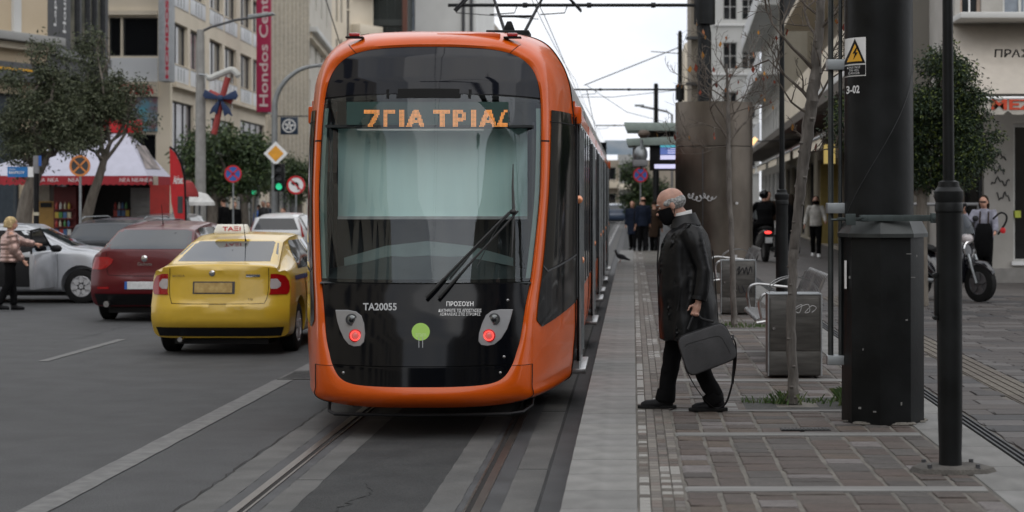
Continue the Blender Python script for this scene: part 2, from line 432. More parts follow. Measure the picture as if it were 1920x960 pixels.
n = 0; st = MB(); y = 9.0; prt = tile_me(.03); ribp = ribbed(0)
while y < 54:
    h = .105; ph = math.sin(y * 3.1) + math.sin(y * 1.3 + 1)
    for c in range(4):
        x0 = .036 + c * .061
        wh = (c == 0 and random.random() < (.62 if math.sin(y * .9) > -.3 else .2)) or (c in (2, 3) and ph > .55 and random.random() < .55)
        ri = c in (0, 2, 3) and random.random() < .6
        if n < 300 and y > 9.0:
            lay('tactile_tile', rib_t if wh else (rib_b if ri else plain_t), x0, x0 + .061, y, y + h, PZ + .002, plat, .006); n += 1
        else:
            st.c = 1 if wh else 0
            stamp(st, ribp if wh else prt, x0, x0 + .061, y, y + h, PZ + .002, .006)
    y += h
st.build('tactile_tiles', [taci, wht], plat, smooth=0, kind='stuff')
# drainage channel and pedestrian street
street = obj('pedestrian_street', None, kind='structure')
dark = mat('drain_dark', (.018, .018, .018), .8, bump=.3)
B(2.34, 2.47, 3, 150, -.04, PZ - .03).build('drain_channel', dark, street, smooth=0)
for x in (2.365, 2.405, 2.445): B(x - .008, x + .008, 3, 60, PZ - .04, PZ - .003).build('drain_bar', M['darkgrey'], street, smooth=0)
def brickmat(name, ca, cb, mortarc, sx, sy, scale=1):
    m = bpy.data.materials.new(name); m.use_nodes = True; t = m.node_tree; b = t.nodes['Principled BSDF']
    tcn = t.nodes.new('ShaderNodeTexCoord'); br = t.nodes.new('ShaderNodeTexBrick'); t.links.new(tcn.outputs['Object'], br.inputs['Vector'])
    br.inputs['Color1'].default_value = (*ca, 1); br.inputs['Color2'].default_value = (*cb, 1); br.inputs['Mortar'].default_value = (*mortarc, 1)
    br.inputs['Scale'].default_value = scale; br.inputs['Brick Width'].default_value = sx; br.inputs['Row Height'].default_value = sy; br.inputs['Mortar Size'].default_value = .012
    t.links.new(br.outputs['Color'], b.inputs['Base Color']); b.inputs['Roughness'].default_value = .7
    return m
farpave = brickmat('far_paving', (.065, .058, .054), (.095, .085, .078), (.045, .042, .04), .62, .32)
B(2.47, 60, 3, 30.01, -.04, PZ - .014).build('street_bed', mortar, street, smooth=0)
B(2.47, 60, 30.01, 200, -.045, PZ).build('street_paving', farpave, street, smooth=0)
B(-.37, 2.335, 56, 64, -.05, .12).build('ramp', conc, street, smooth=0)
B(1.2, 60, 64, 200, -.05, .16).build('pavement_beyond', farpave, street, smooth=0) if 0 else None
pst_cols = [(.042, .038, .037), (.054, .047, .044), (.036, .035, .036), (.062, .053, .048), (.047, .04, .038)]
pst_m = speckle(mat('street_stone', (.085, .078, .075), .6, c2=pst_cols, rnd='object', var=.2, vs=5, bump=.5, bs=26), 60, .12)
pst_i = speckle(mat('street_stone_far', (.085, .078, .075), .6, c2=pst_cols, rnd='island', var=.2, vs=5, bump=.5, bs=26), 60, .12)
gd = mat('guide_stone', (.105, .09, .073), .7, c2=[(.118, .103, .082), (.093, .078, .063)], rnd='object', var=.12, vs=9, bump=.3)
gme = MB(); 
for i in range(4): gme.box(-.46 + i * .24, -.46 + i * .24 + .16, -.49, .49, -.03, .002)
gme.box(-.5, .5, -.5, .5, -.03, -.006)
gme = gme.mesh('guide_tile', gd, 0)
ps = []
y = 10.8; r_ = 0
while y < 30:
    h = .33; x = 2.475 - (.3 if r_ % 2 else 0)
    while x < 10:
        w = random.uniform(.42, .66); a, b = max(x, 2.475), x + w
        x += w
        for lo, hi in ((3.02, 3.38),):
            if a < hi and b > lo:
                if a < lo: ps.append((a, lo, y, y + h)) if lo - a > .1 else None
                if b > hi: ps.append((hi, b, y, y + h)) if b - hi > .1 else None
                break
        else:
            if b - a > .1: ps.append((a, b, y, y + h))
    lay('guide_tile', gme, 3.02, 3.38, y, y + h, PZ, street, .008)
    y += h; r_ += 1
ps.sort(key=lambda s: s[2] + (0 if s[0] < s[2] * .24 else 100))
tiles2 = [tile_me(.015 + .01 * i).mesh('paving_slab', pst_m, 40) for i in range(3)]
for s_ in ps[:300]: lay('paving_slab', random.choice(tiles2), *s_, PZ + random.uniform(-.003, .002), street, .012)
st = MB()
for s_ in ps[300:]: stamp(st, proto_t, *s_, PZ + random.uniform(-.003, .002), .012)
st.build('paving_slabs', pst_i, street, smooth=0, kind='stuff')
# left pavement
lp = obj('left_pavement', None, kind='structure')
B(-60, -13.1, 36.5, 300, -.05, .15).build('pavement_slab', farpave, lp, smooth=0)
# ================================================================ TRAM
orange = mat('tram_orange', (.60, .088, .002), .28, var=.08, vs=2, coat=.35, spec=.3)
silver = mat('tram_silver', (.50, .50, .50), .28, .55, var=.06, vs=2)
tglass = glassy('tram_windscreen', (.95, 1, .985), .012, .015)
sideg = mat('tram_side_glass', (.005, .006, .007), .08, spec=.35, var=.3)
tram = thing('tram', 'orange and black articulated tram with a lit amber destination display, standing at the platform', 'tram', (CX, 14.75, 0), .0027)
T0Y = 14.75
P_in = [(0, 3.185), (.25, 3.182), (.52, 3.165), (.70, 3.12), (.82, 3.03), (.885, 2.90), (.915, 2.70), (.922, 2.4), (.92, 2.0), (.905, 1.75), (.884, 1.525), (.855, 1.25), (.82, 1.05), (.785, .80), (.755, .68), (.72, .575), (.655, .48), (.55, .435), (.35, .42), (0, .418)]
P_out = [(0, 3.285), (.27, 3.28), (.58, 3.262), (.79, 3.20), (.915, 3.10), (.97, 2.95), (.987, 2.70), (.988, 2.4), (.98, 2.0), (.965, 1.75), (.95, 1.525), (.925, 1.25), (.90, 1.05), (.885, .80), (.88, .68), (.875, .575), (.872, .41), (.855, .30), (.55, .25), (0, .245)]
P_side = [(0, 3.40), (.32, 3.40), (.66, 3.38), (.90, 3.30), (1.04, 3.14), (1.12, 2.95), (1.155, 2.70), (1.175, 2.4), (1.18, 2.0), (1.18, 1.75), (1.18, 1.525), (1.18, 1.25), (1.18, 1.05), (1.18, .80), (1.175, .68), (1.165, .575), (1.15, .42), (1.09, .29), (.7, .205), (0, .19)]
NS = 6
Pi, Po, Ps = cr(P_in, NS), cr(P_out, NS), cr(P_side, NS)
NP = len(Pi)
def Yc(z): return interp([(.18, .22), (.245, .10), (.29, .035), (.34, .01), (.42, 0), (.57, .01), (.8, .05), (1.0, .10), (1.2, .17), (1.8, .34), (2.5, .56), (2.9, .72), (3.1, .84), (3.2, .93), (3.3, 1.05), (3.4, 1.25)], z)
def Yf(x, z): return Yc(z) + .37 * (abs(x) / .92) ** 2.3
def front(px, py, off=0.):
    """local point on the tram's nose that the pixel falls on, off metres proud of it"""
    Y = 15.0
    for _ in range(12):
        x = (px - VX) * Y / F - CX; z = ZP(py, Y); Y = T0Y + Yf(x, z)
    return Vector((x, Y - T0Y - off, z))
def fxz(x, z, off=0.): return Vector((x, Yf(x, z) - off, z))
def span(i0, i1): return range(i0 * NS, i1 * NS + 1)
def face_rows(idx, off=0., nu=28, pi=Pi):
    rows = []
    for i in idx:
        h, z = pi[i]; rows.append([fxz(h * u, z, off) for u in [(-1 + 2 * k / nu) for k in range(nu + 1)]])
    return rows
def zrow(z):      # half width of inner outline at height z (below the crown)
    for a, b in zip(Pi, Pi[1:]):
        if b[1] <= z <= a[1]:
            t = (z - a[1]) / (b[1] - a[1] - 1e-9); return a[0] + (b[0] - a[0]) * t
    return 0
def nose_panel(name, z1, z0, m, off=0., arch=0., thick=0, inset=0., n=16, label=None):
    """panel of the nose between two heights; arch = how much the top edge rises in the middle"""
    rows = []; zt = [p for p in Pi if z0 < p[1] < z1]
    zs = sorted(set([z1, z0] + [z0 + (z1 - z0) * k / n for k in range(1, n)]), reverse=True)
    for z in zs:
        h = zrow(z) - inset
        if h <= .02: continue
        r = []
        for k in range(33):
            u = -1 + 2 * k / 32; x = h * u
            r.append(fxz(x, z + arch * (1 - u * u) * ((z - z0) / (z1 - z0)), off))
        rows.append(r)
    return MB().loft(rows, False).build(name, m, tram, smooth=60, label=label)
# windscreen, upper dark panel, dark lower masks
nose_panel('windscreen', 2.745, 1.235, tglass, 0, arch=.03)
up = [i for i in range(NP) if Pi[i][1] >= 2.76]
rows = face_rows(up, 0); 
hh = zrow(2.76); rows.append([fxz(hh * (-1 + 2 * k / 28), 2.76 + .03 * (1 - (-1 + 2 * k / 28) ** 2), 0) for k in range(29)])
upm = mat('upper_panel_gloss', (.006, .007, .011), .06, spec=.3, var=.1)
MB().loft(rows, False).build('upper_panel', upm, tram, smooth=60)
nose_panel('lower_panel', 1.225, .583, M['blackg'], 0)
low = [i for i in range(NP) if i > NP // 2 and Pi[i][1] <= .577 ]
rows = [[fxz(zrow(.577) * (-1 + 2 * k / 28), .577) for k in range(29)]] + face_rows(low, 0)
MB().loft(rows, False).build('bumper_insert', M['blackg'], tram, smooth=60)
# black surround behind the gaps
MB().loft([[Vector((h * u, Yf(h * u, z) + .012, z)) for u in [(-1 + k / 8) for k in range(17)]] for h, z in [(zrow(zz), zz) for zz in (1.26, 1.23, 1.2)]], False).build('seal', M['rubber'], tram)
MB().loft([[Vector((h * u, Yf(h * u, z) + .012, z)) for u in [(-1 + k / 8) for k in range(17)]] for h, z in [(zrow(zz), zz) for zz in (.6, .58, .56)]], False).build('seal', M['rubber'], tram)
MB().loft([[Vector((h * u, Yf(h * u, z) + .01, z + .03 * (1 - u * u))) for u in [(-1 + k / 8) for k in range(17)]] for h, z in [(zrow(zz), zz) for zz in (2.79, 2.75, 2.71)]], False).build('seal', M['rubber'], tram)
# hoop: orange frame round the nose, raised a little
def hoop_ring(s, i, k):      # k 0..5 across the frame
    (a, b), (c, d) = Pi[i], Po[i]; t = k / 5; h = a + (c - a) * t; z = b + (d - b) * t
    pr = [.0, .026, .034, .034, .026, -.01][k]
    return Vector((s * h, Yf(h, z) - pr, z))
def corner(s, i, t):         # bezier from the hoop to the full body section
    (a, b), (c, d) = Po[i], Ps[i]
    y0 = Yf(a, b) + .01; y1 = 1.95
    ctrlh, ctrlz, ctrly = a + (c - a) * .62, b + (d - b) * .62, y0 + (y1 - y0) * .28
    q = (1 - t) ** 2, 2 * t * (1 - t), t * t
    return Vector((s * (q[0] * a + q[1] * ctrlh + q[2] * c), q[0] * y0 + q[1] * ctrly + q[2] * y1, q[0] * b + q[1] * ctrlz + q[2] * d))
ib = 15 * NS
def strip(rows_of_i, idx, s): return [[rows_of_i(s, i, k) for i in idx] for k in range(6)]
for s in (-1, 1):
    for i0, i1, nm in ((0, 7, 'roof_hoop'), (7, 15, 'side_hoop'), (15, 19, 'bumper')):
        idx = range(i0 * NS, i1 * NS + 1)
        mb = MB().loft([[hoop_ring(s, i, k) for i in idx] for k in range(6)], False)
        mb.build(nm, orange, tram, smooth=50)
# thin panel gaps across the hoop
gapm = M['rubber']
for s in (-1, 1):
    for i in (7 * NS + 0, 15 * NS, 3 * NS - 2):
        a = [hoop_ring(s, i, k) for k in range(6)]; b = [hoop_ring(s, i, k).lerp(hoop_ring(s, i + 1, k), .22) for k in range(6)]
        MB().loft([[p + Vector((0, -.0015, 0)) for p in a], [p + Vector((0, -.0015, 0)) for p in b]], False).build('panel_gap', gapm, tram)
for s in (-1, 1):
    MB().tube([corner(s, i, .0) + Vector((s * .002, -.012, 0)) for i in range(15 * NS, 17 * NS + 4)], .004, 5).build('panel_gap', gapm, tram)
    MB().tube([corner(s, i, .99) + Vector((s * .004, -.004, 0)) for i in range(2 * NS, 18 * NS)], .006, 5).build('panel_gap', gapm, tram)
    MB().tube([corner(s, 6 * NS + 3, t) + Vector((s * .006, -.005, 0)) for t in [k / 12 for k in range(13)]], .005, 5).build('panel_gap', gapm, tram)
# corner skins between hoop and side: roof (orange), cab side glass (black), lower corner (orange)
TS = [k / 14 for k in range(15)]
for s in (-1, 1):
    for i0, i1, nm, m_ in ((0, 7, 'roof_corner', orange), (7, 19, 'corner_skin', orange)):
        idx = range(i0 * NS, i1 * NS + 1)
        MB().loft([[corner(s, i, t) for i in idx] for t in TS], False).build(nm, m_, tram, smooth=50)
    # cab side window: proud black glass from z 2.55 down to a slanting lower edge
    rows = []
    for t in [k / 16 for k in range(17)]:
        tt = .03 + t * .97; r = []
        zb = 1.02 - .0 * t; zlow = interp([(0, .92), (.12, .86), (1, .99)], t)
        for k in range(17):
            z = 2.66 + (zlow - 2.66) * k / 16
            lo, hi = 6 * NS, 16 * NS            # find index whose corner z matches
            for i in range(lo, hi):
                if corner(s, i + 1, tt).z <= z: break
            pa, pb = corner(s, i, tt), corner(s, i + 1, tt); f_ = (pa.z - z) / max(1e-6, pa.z - pb.z)
            p = pa.lerp(pb, max(0, min(1, f_))); p.x += s * .006; p.y -= .003; r.append(p)
        rows.append(r)
    MB().loft(rows, False).build('cab_side_window', sideg, tram, smooth=60)
    ln = [p.copy() for p in [r[12] for r in rows]]
    MB().loft([[p + Vector((s * .004, -.002, .008)) for p in ln], [p + Vector((s * .004, -.002, -.008)) for p in ln]], False).build('trim_line', M['darkgrey'], tram)
# interior behind the windscreen: blind, dash, bulkhead, pillars
blindm = mat('blind', (.60, .80, .78), .8, var=.03, vs=1.5, stretch=(6, 1, 1))
inter = mat('interior_dark', (.018, .022, .024), .7, var=.3)
cream = mat('interior_light', (.30, .42, .39), .6, var=.06)
B(-.80, .80, 1.02, 1.03, 1.76, 2.50).build('sun_blind', blindm, tram)
B(-.80, .80, .99, 1.015, 1.735, 1.76).build('blind_rail', M['steel'], tram)
B(-.86, -.84, .95, 1.0, 1.3, 2.55).build('blind_guide', M['darkgrey'], tram); B(.84, .86, .95, 1.0, 1.3, 2.55).build('blind_guide', M['darkgrey'], tram)
for s in (-1, 1):
    rows = []
    for k in range(9):
        z = 1.25 + 1.42 * k / 8; h = zrow(z); rows.append([Vector((s * a, Yf(h, z) + b, z)) for a, b in ((h - .005, .02), (h - .042, .0), (h - .05, .10), (h - .01, .10))])
    MB().loft(rows, True, True).build('windscreen_pillar', cream, tram)
B(-.86, .86, 1.35, 1.37, .3, 3.1).build('cab_bulkhead', inter, tram)
d = MB(); d.loft([[Vector((x, y, z)) for x, y, z in [(-.86, .45, 1.22), (-.3, .25, 1.24), (.3, .25, 1.24), (.86, .45, 1.22)]], [Vector((x, y, z)) for x, y, z in [(-.86, .8, 1.32), (-.3, .7, 1.45), (.3, .7, 1.45), (.86, .8, 1.30)]], [Vector((x, 1.2, 1.28)) for x in (-.86, -.3, .3, .86)]], False)
d.build('dashboard', mat('dash', (.05, .06, .062), .5, var=.2), tram)
d = MB(); d.loft([[Vector((x, .62 + .1 * abs(x), z)) for x, z in ((-.7, 1.42), (-.35, 1.52), (0, 1.56), (.35, 1.52), (.7, 1.42))], [Vector((x, .64 + .1 * abs(x), z)) for x, z in ((-.7, 1.35), (-.35, 1.42), (0, 1.44), (.35, 1.42), (.7, 1.35))]], False)
d.build('dash_visor', mat('visor', (.20, .26, .26), .5), tram)
B(-.20, .12, .50, .505, 1.325, 1.333).build('vent_slot', M['white'], tram)
# destination display
dispm = mat('display_back', (.022, .06, .052), .5, var=.1)
B(-.68, .66, .70, .72, 2.52, 2.71).build('destination_display', dispm, tram)
B(-.86, .86, .72, 1.35, 2.50, 2.52).build('ceiling_panel', inter, tram)
B(-.6, .45, .74, .78, 2.475, 2.49).build('light_strip', M['white'], tram)
led = mat('led_amber', (.9, .35, .08), .5, emit=(1., .36, .09), es=.85)
GL = [  # glyph strokes in photo pixels
 [[(682, 207), (713, 207), (713, 214), (682, 214)], [(704, 213), (713, 213), (699, 238), (689, 238)]],
 [[(719, 207), (743, 207), (743, 214), (719, 214)], [(719, 207), (728, 207), (728, 237), (719, 237)]],
 [[(749, 207), (758, 207), (758, 237), (749, 237)]],
 [[(775, 207), (785, 207), (773, 237), (762, 237)], [(777, 207), (786, 207), (797, 237), (788, 237)], [(768, 225), (792, 225), (792, 231), (768, 231)]],
 [[(813, 207), (845, 207), (845, 214), (813, 214)], [(824, 207), (834, 207), (834, 237), (824, 237)]],
 [[(850, 207), (859, 207), (859, 237), (850, 237)], [(850, 207), (870, 207), (870, 213), (850, 213)], [(850, 221), (870, 221), (870, 227), (850, 227)], [(866, 209), (875, 211), (875, 224), (866, 226)]],
 [[(885, 207), (894, 207), (894, 237), (885, 237)]],
 [[(910, 207), (920, 207), (909, 237), (899, 237)], [(913, 207), (922, 207), (932, 237), (923, 237)], [(904, 225), (927, 225), (927, 231), (904, 231)]],
 [[(944, 206), (952, 206), (952, 212), (944, 212)], [(941, 212), (948, 212), (942, 230), (934, 234)], [(934, 230), (952, 230), (952, 237), (932, 237)]]]
def inside(p, poly):
    c = False; n = len(poly)
    for i in range(n):
        (x1, y1), (x2, y2) = poly[i], poly[(i + 1) % n]
        if (y1 > p[1]) != (y2 > p[1]) and p[0] < (x2 - x1) * (p[1] - y1) / (y2 - y1) + x1: c = not c
    return c
dots = MB(); pitch = 2.45; yd = T0Y + .695
for a in range(int(280 / pitch)):
    for b in range(13):
        px, py = 679 + a * pitch, 207 + b * pitch
        if any(inside((px + .3, py + .3), q) for gph in GL for q in gph):
            c = W(px, py, yd); r = .0039
            dots.add([(c.x - CX - r, yd - T0Y, c.z - r), (c.x - CX + r, yd - T0Y, c.z - r), (c.x - CX + r, yd - T0Y, c.z + r), (c.x - CX - r, yd - T0Y, c.z + r)], [(0, 1, 2, 3)])
dots.build('display_text', led, tram, smooth=0, kind='stuff')
# wipers
wm = mat('wiper_black', (.012, .012, .012), .5)
w = MB()
for (a, b) in (((800, 557), (955, 398)), ((824, 557), (972, 396))):
    pts = [front(a[0] + (b[0] - a[0]) * t, a[1] + (b[1] - a[1]) * t, .06 if 0 < t < 1 else .05) for t in (0, .12, .35, .6, .85, 1)]
    w.tube(pts, [.016, .014, .010, .009, .009, .008], 8)
wo = w.build('wiper_arm', wm, tram)
w = MB(); w.tube([front(x, y, .035) for x, y in ((963, 308), (962, 350), (964, 395), (962, 440), (960, 482))], [.004, .009, .014, .009, .004], 6)
w.tube([front(845, 520, .045), front(880, 480, .05), front(925, 432, .05), front(965, 393, .05)], .007, 6); w.tube([front(895, 500, .03), front(925, 440, .03), front(945, 410, .03)], .004, 6)
w.ell(front(963, 397, .06), (.03, .02, .022)); w.build('wiper_blade', wm, tram)
# headlight clusters
plate_m = mat('lamp_bezel', (.33, .33, .34), .35, .4, var=.05)
lens = mat('lamp_lens', (.16, .17, .17), .08, .6, var=.4, vs=60, coat=1)
ledr = mat('tail_led', (.9, .05, .04), .4, emit=(1, .10, .08), es=1.5)
for sgn, pl in ((-1, [(629, 581), (652, 581), (668, 584), (678, 592), (683, 606), (685, 625), (683, 641), (676, 649), (664, 650), (654, 646), (645, 635), (637, 617), (632, 600)]),
                (1, [(962, 580), (938, 580), (922, 583), (911, 591), (904, 606), (898, 625), (897, 640), (902, 647), (914, 649), (927, 646), (940, 635), (951, 617), (957, 600)])):
    cx_, cy_ = sum(p[0] for p in pl) / 13, sum(p[1] for p in pl) / 13
    mb = MB(); mb.loft([[front(x, y, .001) for x, y in pl], [front(cx_ + (x - cx_) * .97, cy_ + (y - cy_) * .97, .008) for x, y in pl], [front(cx_ + (x - cx_) * .4, cy_ + (y - cy_) * .4, .008) for x, y in pl]], True)
    mb.add([front(cx_ + (x - cx_) * .4, cy_ + (y - cy_) * .4, .008) for x, y in pl], [tuple(range(13))])
    hp = mb.build('headlight', plate_m, tram, smooth=40)
    for (lx, ly, r_, m_, nm) in ((660 if sgn < 0 else 927, 599 if sgn < 0 else 598, .040, lens, 'lamp'), (667 if sgn < 0 else 917, 629, .044, ledr, 'tail_lamp')):
        c = front(lx, ly, .009)
        k = MB(); k.lathe([(r_ + .008, .0), (r_ + .008, -.012), (r_, -.014), (r_ - .004, -.004)], 24, c, 'y', cap=False); k.build('lamp_ring', M['darkgrey'] if nm == 'lamp' else M['red'], hp)
        if nm == 'lamp':
            k = MB(); k.ell(c + Vector((0, -.006, 0)), (r_, .012, r_), 18); k.build(nm, lens, hp)
            k = MB(); k.ell(c + Vector((0, -.017, -.003)), (r_ * .5, .006, r_ * .5), 12); k.build('bulb', M['glassd'], hp)
        else:
            k = MB()
            for a in range(20):
                an = a * math.pi / 10; k.ell(c + Vector((r_ * .82 * math.cos(an), -.019, r_ * .82 * math.sin(an))), .0062, 6)
            k.build('led_ring', ledr, hp)
            k = MB(); k.ell(c + Vector((0, -.010, 0)), (r_ * .66, .008, r_ * .66), 16); k.build(nm, mat('tail_inner', (.55, .16, .15), .2, coat=1, emit=(1, .15, .12), es=.25), hp)
# screws
for x, y in ((952, 563), (945, 669), (938, 699), (644, 699)):
    MB().ell(front(x, y, .003), (.012, .006, .012), 10).build('screw', M['steel'], tram)
# lettering on the nose
txw = mat('lettering_white', (.72, .72, .72), .5, var=.03); txg = mat('lettering_grey', (.42, .43, .44), .5, var=.03)
def nose_text(t, x0, x1, y0, y1, m_, bold=.0):
    return lettering(t, None, None, None, 0, 0, m_, tram, fn=lambda a, b: front(x0 + (x1 - x0) * a, y1 + (y0 - y1) * b, .003), bold=bold)
nose_text('TA20055', 681, 744, 568, 582, txg, .022)
nose_text('ΠΡΟΣΟΧΗ', 837, 888, 565, 574, txw, .02)
nose_text('ΔΙΑΤΗΡΕΙΤΕ ΤΙΣ ΑΠΟΣΤΑΣΕΙΣ', 822, 903, 579, 585, txw, .01)
nose_text('ΑΣΦΑΛΕΙΑΣ ΣΤΙΣ ΣΤΡΟΦΕΣ', 825, 901, 586, 592, txw, .01)
grn = mat('logo_green', (.36, .62, .10), .4, var=.03)
mb = MB(); pts = [front(789 + 17 * math.cos(a * math.pi / 16), 622 - 16.5 * math.sin(a * math.pi / 16), .003) for a in range(32)]; mb.add(pts, [tuple(range(32))]); lg = mb.build('round_emblem', grn, tram, smooth=0)
mb = MB()
for x in (785, 792): mb.add([front(x, 632, .0045), front(x + 1.2, 632, .0045), front(x + 1.2, 652, .0045), front(x, 652, .0045)], [(0, 1, 2, 3)])
mb.build('emblem_stem', txg, lg, smooth=0)
nose_text('tram', 779, 799, 624, 631, mat('logo_pale', (.55, .75, .35), .4))
# roof fittings
for px in (667, 962):
    x = XP(px, 15.95) - CX
    l_ = MB(); l_.box(x - .075, x + .075, 1.13, 1.22, 3.275, 3.29); l_.build('lamp_base', M['black'], tram, bevel=.003)
    MB().box(x - .045, x + .045, 1.12, 1.20, 3.29, 3.32).build('roof_marker_lamp', mat('marker_red', (.45, .02, .02), .15, coat=1), tram, bevel=.012)
for k in range(3): B(.02 - .02 * k, .56 - .03 * k, 1.16 + k * .16, 1.22 + k * .16, 3.27 + .018 * k, 3.318 + .018 * k).build('roof_louvre', orange, tram, bevel=.008)
mb = MB(); mb.box(.36, .75, 2.2, 2.6, 3.39, 3.44); mb.prism([(.50, 3.43), (.62, 3.43), (.585, 3.53), (.545, 3.53)], 2.3, 2.4); mb.build('roof_antenna', M['black'], tram, bevel=.008)
# side marker boxes (orange) and round lamps
for s in (-1, 1):
    MB().box(min(s * 1.12, s * 1.23), max(s * 1.12, s * 1.23), 2.05, 2.30, 2.58, 2.74).build('camera_housing', orange, tram, bevel=.02)
    MB().box(min(s * 1.12, s * 1.225), max(s * 1.12, s * 1.225), 30.9, 31.2, 2.62, 2.80).build('camera_housing', orange, tram, bevel=.02)
    MB().ell((s * 1.195, 2.30, 1.90), (.045, .04, .04), 12).build('side_marker_lamp', mat('amber', (.75, .28, .12), .2, .3, coat=1), tram)
# ------------------------------------------------ body behind the nose: modules
side_prof = [p for p in P_side]
def shell(y0, y1, name, m_, prof, sx):
    mb = MB(); mb.loft([[Vector((sx * h, y, z)) for h, z in prof] for y in (y0, y1)], False); return mb.build(name, m_, tram, smooth=50)
TL = 32.0
mods = [(1.95, 7.4), (7.9, 12.9), (13.4, 18.6), (19.1, 24.6), (25.1, TL)]
roofp = [(0, 3.40), (.32, 3.40), (.66, 3.38), (.90, 3.30), (1.04, 3.14), (1.12, 2.95), (1.155, 2.70)]
wallp = [(1.155, 2.70), (1.175, 2.4), (1.18, 2.0), (1.18, 1.05), (1.18, .80), (1.165, .575), (1.14, .42), (1.06, .33)]
seamm = M['steel']
for mi, (a, b) in enumerate(mods):
    for s in (-1, 1):
        shell(a, b, 'roof_side', silver, cr(roofp, 3), s)
        shell(a, b, 'side_wall', orange, wallp, s)
        B(min(s * 1.178, s * 1.19), max(s * 1.178, s * 1.19), a + .02, b - .02, 1.0, 2.64).build('window_band', sideg, tram)
        B(min(s * 1.15, s * 1.175), max(s * 1.15, s * 1.175), a, b, 2.66, 2.78).build('cantrail_line', orange, tram)
        # doors
        doors = {0: [(2.35, 3.75)], 1: [(8.9, 10.3)], 2: [(14.2, 15.6), (16.8, 18.2)], 3: [(21.0, 22.4)], 4: [(26.5, 27.9)]}[mi]
        for d0, d1 in doors:
            dd = B(min(s * 1.18, s * 1.205), max(s * 1.18, s * 1.205), d0, d1, .42, 2.60).build('door', sideg, tram, bevel=.006)
            for yy in (d0 + .02, (d0 + d1) / 2, d1 - .02): B(min(s * 1.20, s * 1.216), max(s * 1.20, s * 1.216), yy - .014, yy + .014, .42, 2.58).build('door_edge', M['galv'], dd)
            MB().ell((s * 1.215, (d0 + d1) / 2 + .08, 1.32), (.02, .035, .035), 10).build('door_button', MATS['amber'], dd)
            B(min(s * 1.10, s * 1.26), max(s * 1.10, s * 1.26), d0 + .05, d1 - .05, .30, .345).build('door_sill', M['steel'], tram, bevel=.006)
            B(min(s * 1.12, s * 1.20), max(s * 1.12, s * 1.20), d0 + .05, d1 - .05, .345, .42).build('door_step', M['galv'], tram)
        y = a + .15
        while y < b - .1:
            if not any(d0 - .05 < y < d1 + .05 for d0, d1 in doors): B(min(s * 1.188, s * 1.197), max(s * 1.188, s * 1.197), y - .012, y + .012, 1.02, 2.62).build('window_seam', M['darkgrey'], tram)
            y += 1.12
    if mi < 4:
        mb = MB(); 
        for k in range(11):
            pass
        yy = [b + .5 * k / 10 for k in range(11)]
        full = [(x * (.955 if 1 else 1), z) for x, z in (roofp + wallp[1:])]
        for s in (-1, 1): mb.loft([[Vector((s * (h * (1 if k % 2 else .96)), y_, z)) for h, z in full] for k, y_ in enumerate(yy)], False)
        mb.build('bellows', M['rubber'], tram)
B(-1.12, 1.12, TL, TL + .02, .3, 3.3).build('rear_end', M['blackg'], tram)
B(-.88, .88, 1.6, TL, .22, .34).build('underframe', M['black'], tram)
B(-1.05, 1.05, 1.9, TL, 3.0, 3.02).build('ceiling', inter, tram)
# life guard bar under the nose, bogie wheels
mb = MB(); mb.tube([(-.76, .35, .30), (-.76, .30, .20), (-.70, .20, .185), (0, .12, .185), (.70, .20, .185), (.80, .30, .19), (.86, .6, .21), (.86, .8, .30)], .014, 8)
mb.build('life_guard', M['black'], tram)
B(-.62, .62, 2.2, 2.23, .07, .30).build('obstacle_deflector', M['black'], tram)
for yy in (3.2, 5.0, 15, 16.8, 27.5, 29.3):
    for s in (-1, 1): MB().cyl((s * .65, yy, .30), (s * .77, yy, .30), .295, n=20).build('wheel', M['darkgrey'], tram)
# roof equipment
for y0, y1, h in ((3.2, 6.6, .22), (8.6, 12.2, .26), (14.2, 17.8, .2), (20, 24, .25), (26, 30, .22)):
    B(-.75, .75, y0, y1, 3.38, 3.38 + h * .35).build('roof_equipment', M['grey'], tram, bevel=.03)
# pantograph over the middle module
pg = obj('pantograph', None, tram); pg.location = (0, 13.3, 0)
mb = MB(); mb.box(-.5, .5, -.5, .5, 3.42, 3.5); mb.build('pantograph_base', M['black'], pg)
mb = MB(); mb.tube([(0, .4, 3.5), (0, -.9, 3.98)], .045, 8); mb.tube([(-.07, -.9, 3.96), (.07, -.9, 3.96)], .03, 8)
for s in (-1, 1):
    mb.tube([(s * .10, -.9, 3.98), (s * .13, -.85, 4.3), (s * .36, 0, 4.9)], [.030, .026, .022], 8); mb.ell((s * .10, -.9, 4.0), (.05, .04, .04), 8)
mb.tube([(-.24, -.42, 4.60), (.24, -.42, 4.60)], .02, 6)
mb.build('pantograph_arm', M['black'], pg)
mb = MB()
for yy in (-.12, .12): mb.tube([(-.95, yy, 4.72), (-.75, yy, 4.93), (0, yy, 4.95), (.75, yy, 4.93), (.95, yy, 4.72)], .018, 6)
mb.build('pantograph_head', M['black'], pg)
pp = obj('x', None)
bpy.data.objects.remove(pp)
